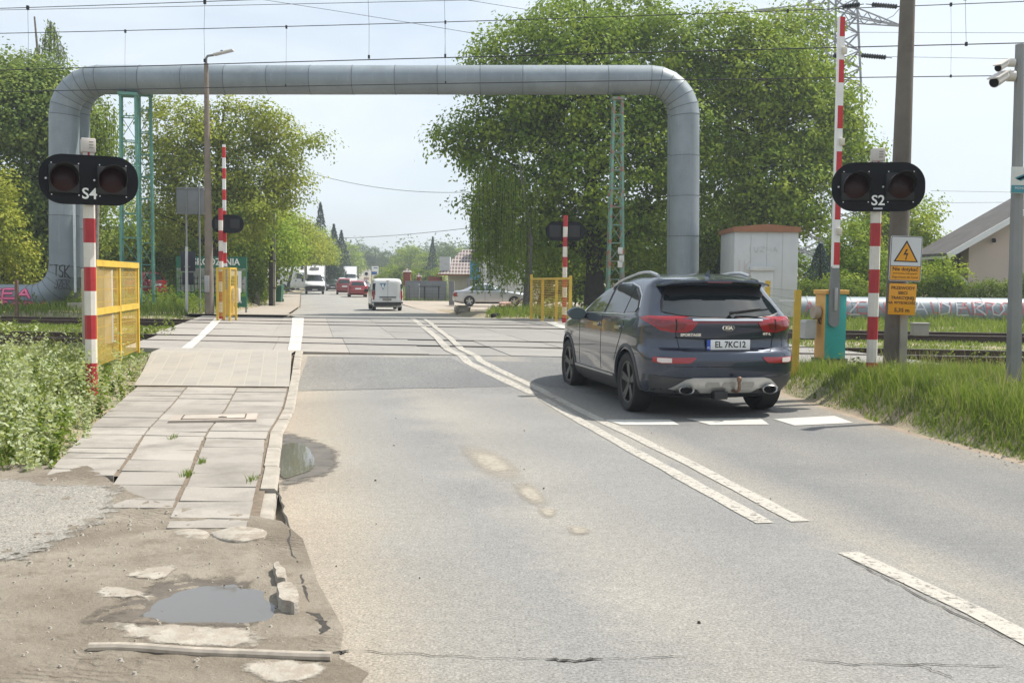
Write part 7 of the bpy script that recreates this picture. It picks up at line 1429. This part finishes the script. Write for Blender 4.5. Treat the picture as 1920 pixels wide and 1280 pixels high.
# ------------------------------------------------------------------ grass and weeds
GR1=leaf_mat('verge_grass',(.19,.265,.058),(.32,.38,.115),.5); GR2=leaf_mat('seeding_grass',(0.380,0.360,0.190),(0.480,0.450,0.270),.4)
def blades(x,y,z,h,w,lean,mat,name,label):
    n=len(x); az=RNG.random(n)*6.283; d=np.stack([np.cos(az),np.sin(az),np.zeros(n)],-1); fa=RNG.random(n)*6.283; s=np.stack([np.cos(fa),np.sin(fa),np.zeros(n)],-1)*(w/2)[:,None]; b_=np.stack([x,y,z],-1); ln=(lean*h)[:,None]; up=np.array([0,0,1.])
    m_=b_+up*(h*.55)[:,None]+d*ln*.35; t=b_+up*(h*RNG.uniform(.8,1,n))[:,None]+d*ln
    V=np.stack([b_-s,b_+s,m_+s*.75,m_-s*.75,t],1)  # 5 verts
    me=bpy.data.meshes.new(name); me.vertices.add(n*5); me.vertices.foreach_set('co',V.astype(np.float32).ravel()); o5=(np.arange(n)*5)[:,None]; li=(o5+np.array([[0,1,2,3,3,2,4]])).astype(np.int32).ravel(); me.loops.add(n*7); me.loops.foreach_set('vertex_index',li); me.polygons.add(n*2); ls=np.stack([np.arange(n)*7,np.arange(n)*7+4],1).astype(np.int32).ravel(); me.polygons.foreach_set('loop_start',ls); me.polygons.foreach_set('loop_total',np.tile([4,3],n).astype(np.int32)); me.update(); me.materials.append(mat)
    o=bpy.data.objects.new(name,me); COL.objects.link(o); tag(o,label,kind='stuff'); return o
def patchy(x,y,s=.7): return .5+.25*np.sin(x*s*2.1+1.3*np.sin(y*s*1.7))+.25*np.sin(y*s*2.9+1.1*np.sin(x*s*2.3+2))
def scatter(n,xa,xb,ya,yb,side,edge=.15,pw=1.6,rails=True):
    u=RNG.random(n*3); e=1-pw if abs(1-pw)>1e-3 else -.001; y=(ya**e+(yb**e-ya**e)*u)**(1/e); x=xa+(xb-xa)*RNG.random(n*3); xl=poly_interp(XL,y); xr=poly_interp(XR,y); ed=edge*(.4+1.2*patchy(x,y,1.6))
    ok=(x>xr+ed) if side=='R' else (x<xl-ed)
    if rails:
        t=y+TS*x
        for tt in T_N+T_F: ok&=(np.abs(t-tt)>.09)
    x,y=x[ok][:n],y[ok][:n]; return x,y,terrain(x,y)-.01
def grass(name,label,n,xa,xb,ya,yb,side,hm,wd,mat,edge=.15,hv=.5,lean=.45,pw=1.6,keep=None):
    x,y,z=scatter(n,xa,xb,ya,yb,side,edge,pw); t=y+TS*x
    if keep is not None: k=RNG.random(len(x))<keep(x,y); x,y,z=x[k],y[k],z[k]; t=t[k]
    tr=((np.abs(t-20.9)<1.6)|(np.abs(t-28.85)<1.6)); h=hm*(.45+.75*patchy(x,y))*RNG.uniform(1-hv,1+hv,len(x)); h=np.where(tr,h*.30,np.where((t>17.2)&(t<30.8),h*.42,h)); xx=poly_interp(XR,y) if side=='R' else poly_interp(XL,y); h*=np.clip(np.abs(x-xx)/.6,.35,1)
    return blades(x,y,z,h,wd*RNG.uniform(.6,1.3,len(x)),lean*RNG.uniform(.3,1.5,len(x)),mat,name,label)
grass('grass','thick grass on the right verge',150000,3.6,13,8.2,18.5,'R',.20,.010,GR1,.14)
grass('seeding_grass','pale seed stalks in the right verge',9000,3.6,13,8.2,18.5,'R',.36,.006,GR2,.3,lean=.35)
grass('grass','grass around and beyond the tracks at the right',70000,2.4,24,18.3,36,'R',.24,.018,GR1,.2,pw=1.2)
grass('grass','rough grass on the far right side before the lot',34000,-1,34,35,46,'R',.34,.03,GR1,.7,pw=1.0)
grass('grass','grass in the left verge by the weeds',60000,-15,-3.6,8.3,19,'L',.24,.011,GR1,.12)
grass('seeding_grass','dry seed stalks among the left weeds',5000,-14,-3.6,8.4,17,'L',.46,.007,GR2,.1,lean=.4)
grass('grass','grass around the tracks at the left',60000,-24,-6,18,35.5,'L',.26,.02,GR1,.25,pw=1.2)
grass('grass','tall grass beyond the tracks at the left',60000,-34,-10,34.8,60,'L',.30,.030,GR1,.25,pw=1.2)
grass('grass','grass on the left beside the far footway',16000,-60,-14,60,110,'L',.4,.07,GR1,.2,pw=1.0)
grass('grass','grass on the right beside the far road',30000,-36,30,78,150,'R',.45,.09,GR1,.6,pw=1.0)
def weeds(name,label,n,xa,xb,ya,yb,hm,ls,mat,side='L',edge=.05,per=34,keep=None,pw=1.6):
    x,y,z=scatter(n,xa,xb,ya,yb,side,edge,pw)
    if keep is not None: k=RNG.random(len(x))<keep(x,y); x,y,z=x[k],y[k],z[k]
    h=hm*(.5+.8*patchy(x+5,y,.9))*RNG.uniform(.6,1.4,len(x)); i=np.repeat(np.arange(len(x)),per); f=RNG.random(len(i))**.8; a=RNG.random(len(i))*6.283; r=h[i]*(.10+.26*(1-f))*RNG.random(len(i))**.5; p=np.stack([x[i]+r*np.cos(a),y[i]+r*np.sin(a),z[i]+f*h[i]],-1)
    o=quad_obj(name,leaves(p,ls,.7,None,.6),mat,None); tag(o,label,kind='stuff'); return o
weeds('weeds','pale leafy weeds covering the left verge',1900,-12,-3.5,8.4,17,.36,.050,L_WEED)
weeds('weeds','greener broad weeds along the pavement edge',300,-8,-3.4,8.3,15,.32,.06,L_HEDGE,edge=.0,per=40)
weeds('weeds','taller weeds between the rails at the left',170,-20,-6.5,22.5,26.5,.36,.06,L_HEDGE,per=36)
weeds('weeds','weeds beyond the left tracks',380,-30,-10.5,35,50,.6,.10,L_HEDGE,per=36,pw=1.1)
weeds('weeds','few leafy weeds in the right verge',200,4,13,8.6,20,.34,.05,L_HEDGE,side='R',edge=.5,per=28)
weeds('weeds','taller straggling weeds around signal S4',110,-9.5,-4.4,9.5,16,.72,.055,L_WEED,per=46)
weeds('weeds','low weeds spilling over the slab edge',160,-6,-3.3,8.3,15,.16,.05,L_WEED,edge=-.10,per=22)
weeds('weeds','small weeds in the sandy edge of the right verge',90,3.6,9,8.6,16,.14,.045,L_HEDGE,side='R',edge=.08,per=20)
# tufts in the paving joints
x=np.concatenate([np.full(60,-2.575),np.full(50,-2.62),np.full(40,-2.0),np.full(30,-3.3)])+RNG.normal(size=180)*.015; y=np.concatenate([np.full(60,8.22),np.full(50,8.75),np.full(40,8.0),np.full(30,10.1)])+RNG.normal(size=180)*.05
blades(x,y,np.full(180,.01),RNG.uniform(.03,.09,180),np.full(180,.007),np.full(180,.5),GR1,'grass','small grass tufts in the pavement joints')
# ================================================================== summer haze: one closed box of thin even air
m=bpy.data.materials.new('pale_haze'); m.use_nodes=True; nt=m.node_tree; nt.nodes.remove(nt.nodes['Principled BSDF']); pv=nt.nodes.new('ShaderNodeVolumePrincipled'); pv.inputs['Color'].default_value=(.80,.88,.97,1); pv.inputs['Density'].default_value=.0009; pv.inputs['Anisotropy'].default_value=.2
nt.links.new(pv.outputs[0],nt.nodes['Material Output'].inputs['Volume'])
mb=MB(); mb.box((0,250,24.5),(1400,560,53)); hz=mb.build('haze',m,None,None); tag(hz,'thin summer haze',kind='stuff'); scn.cycles.volume_bounces=0
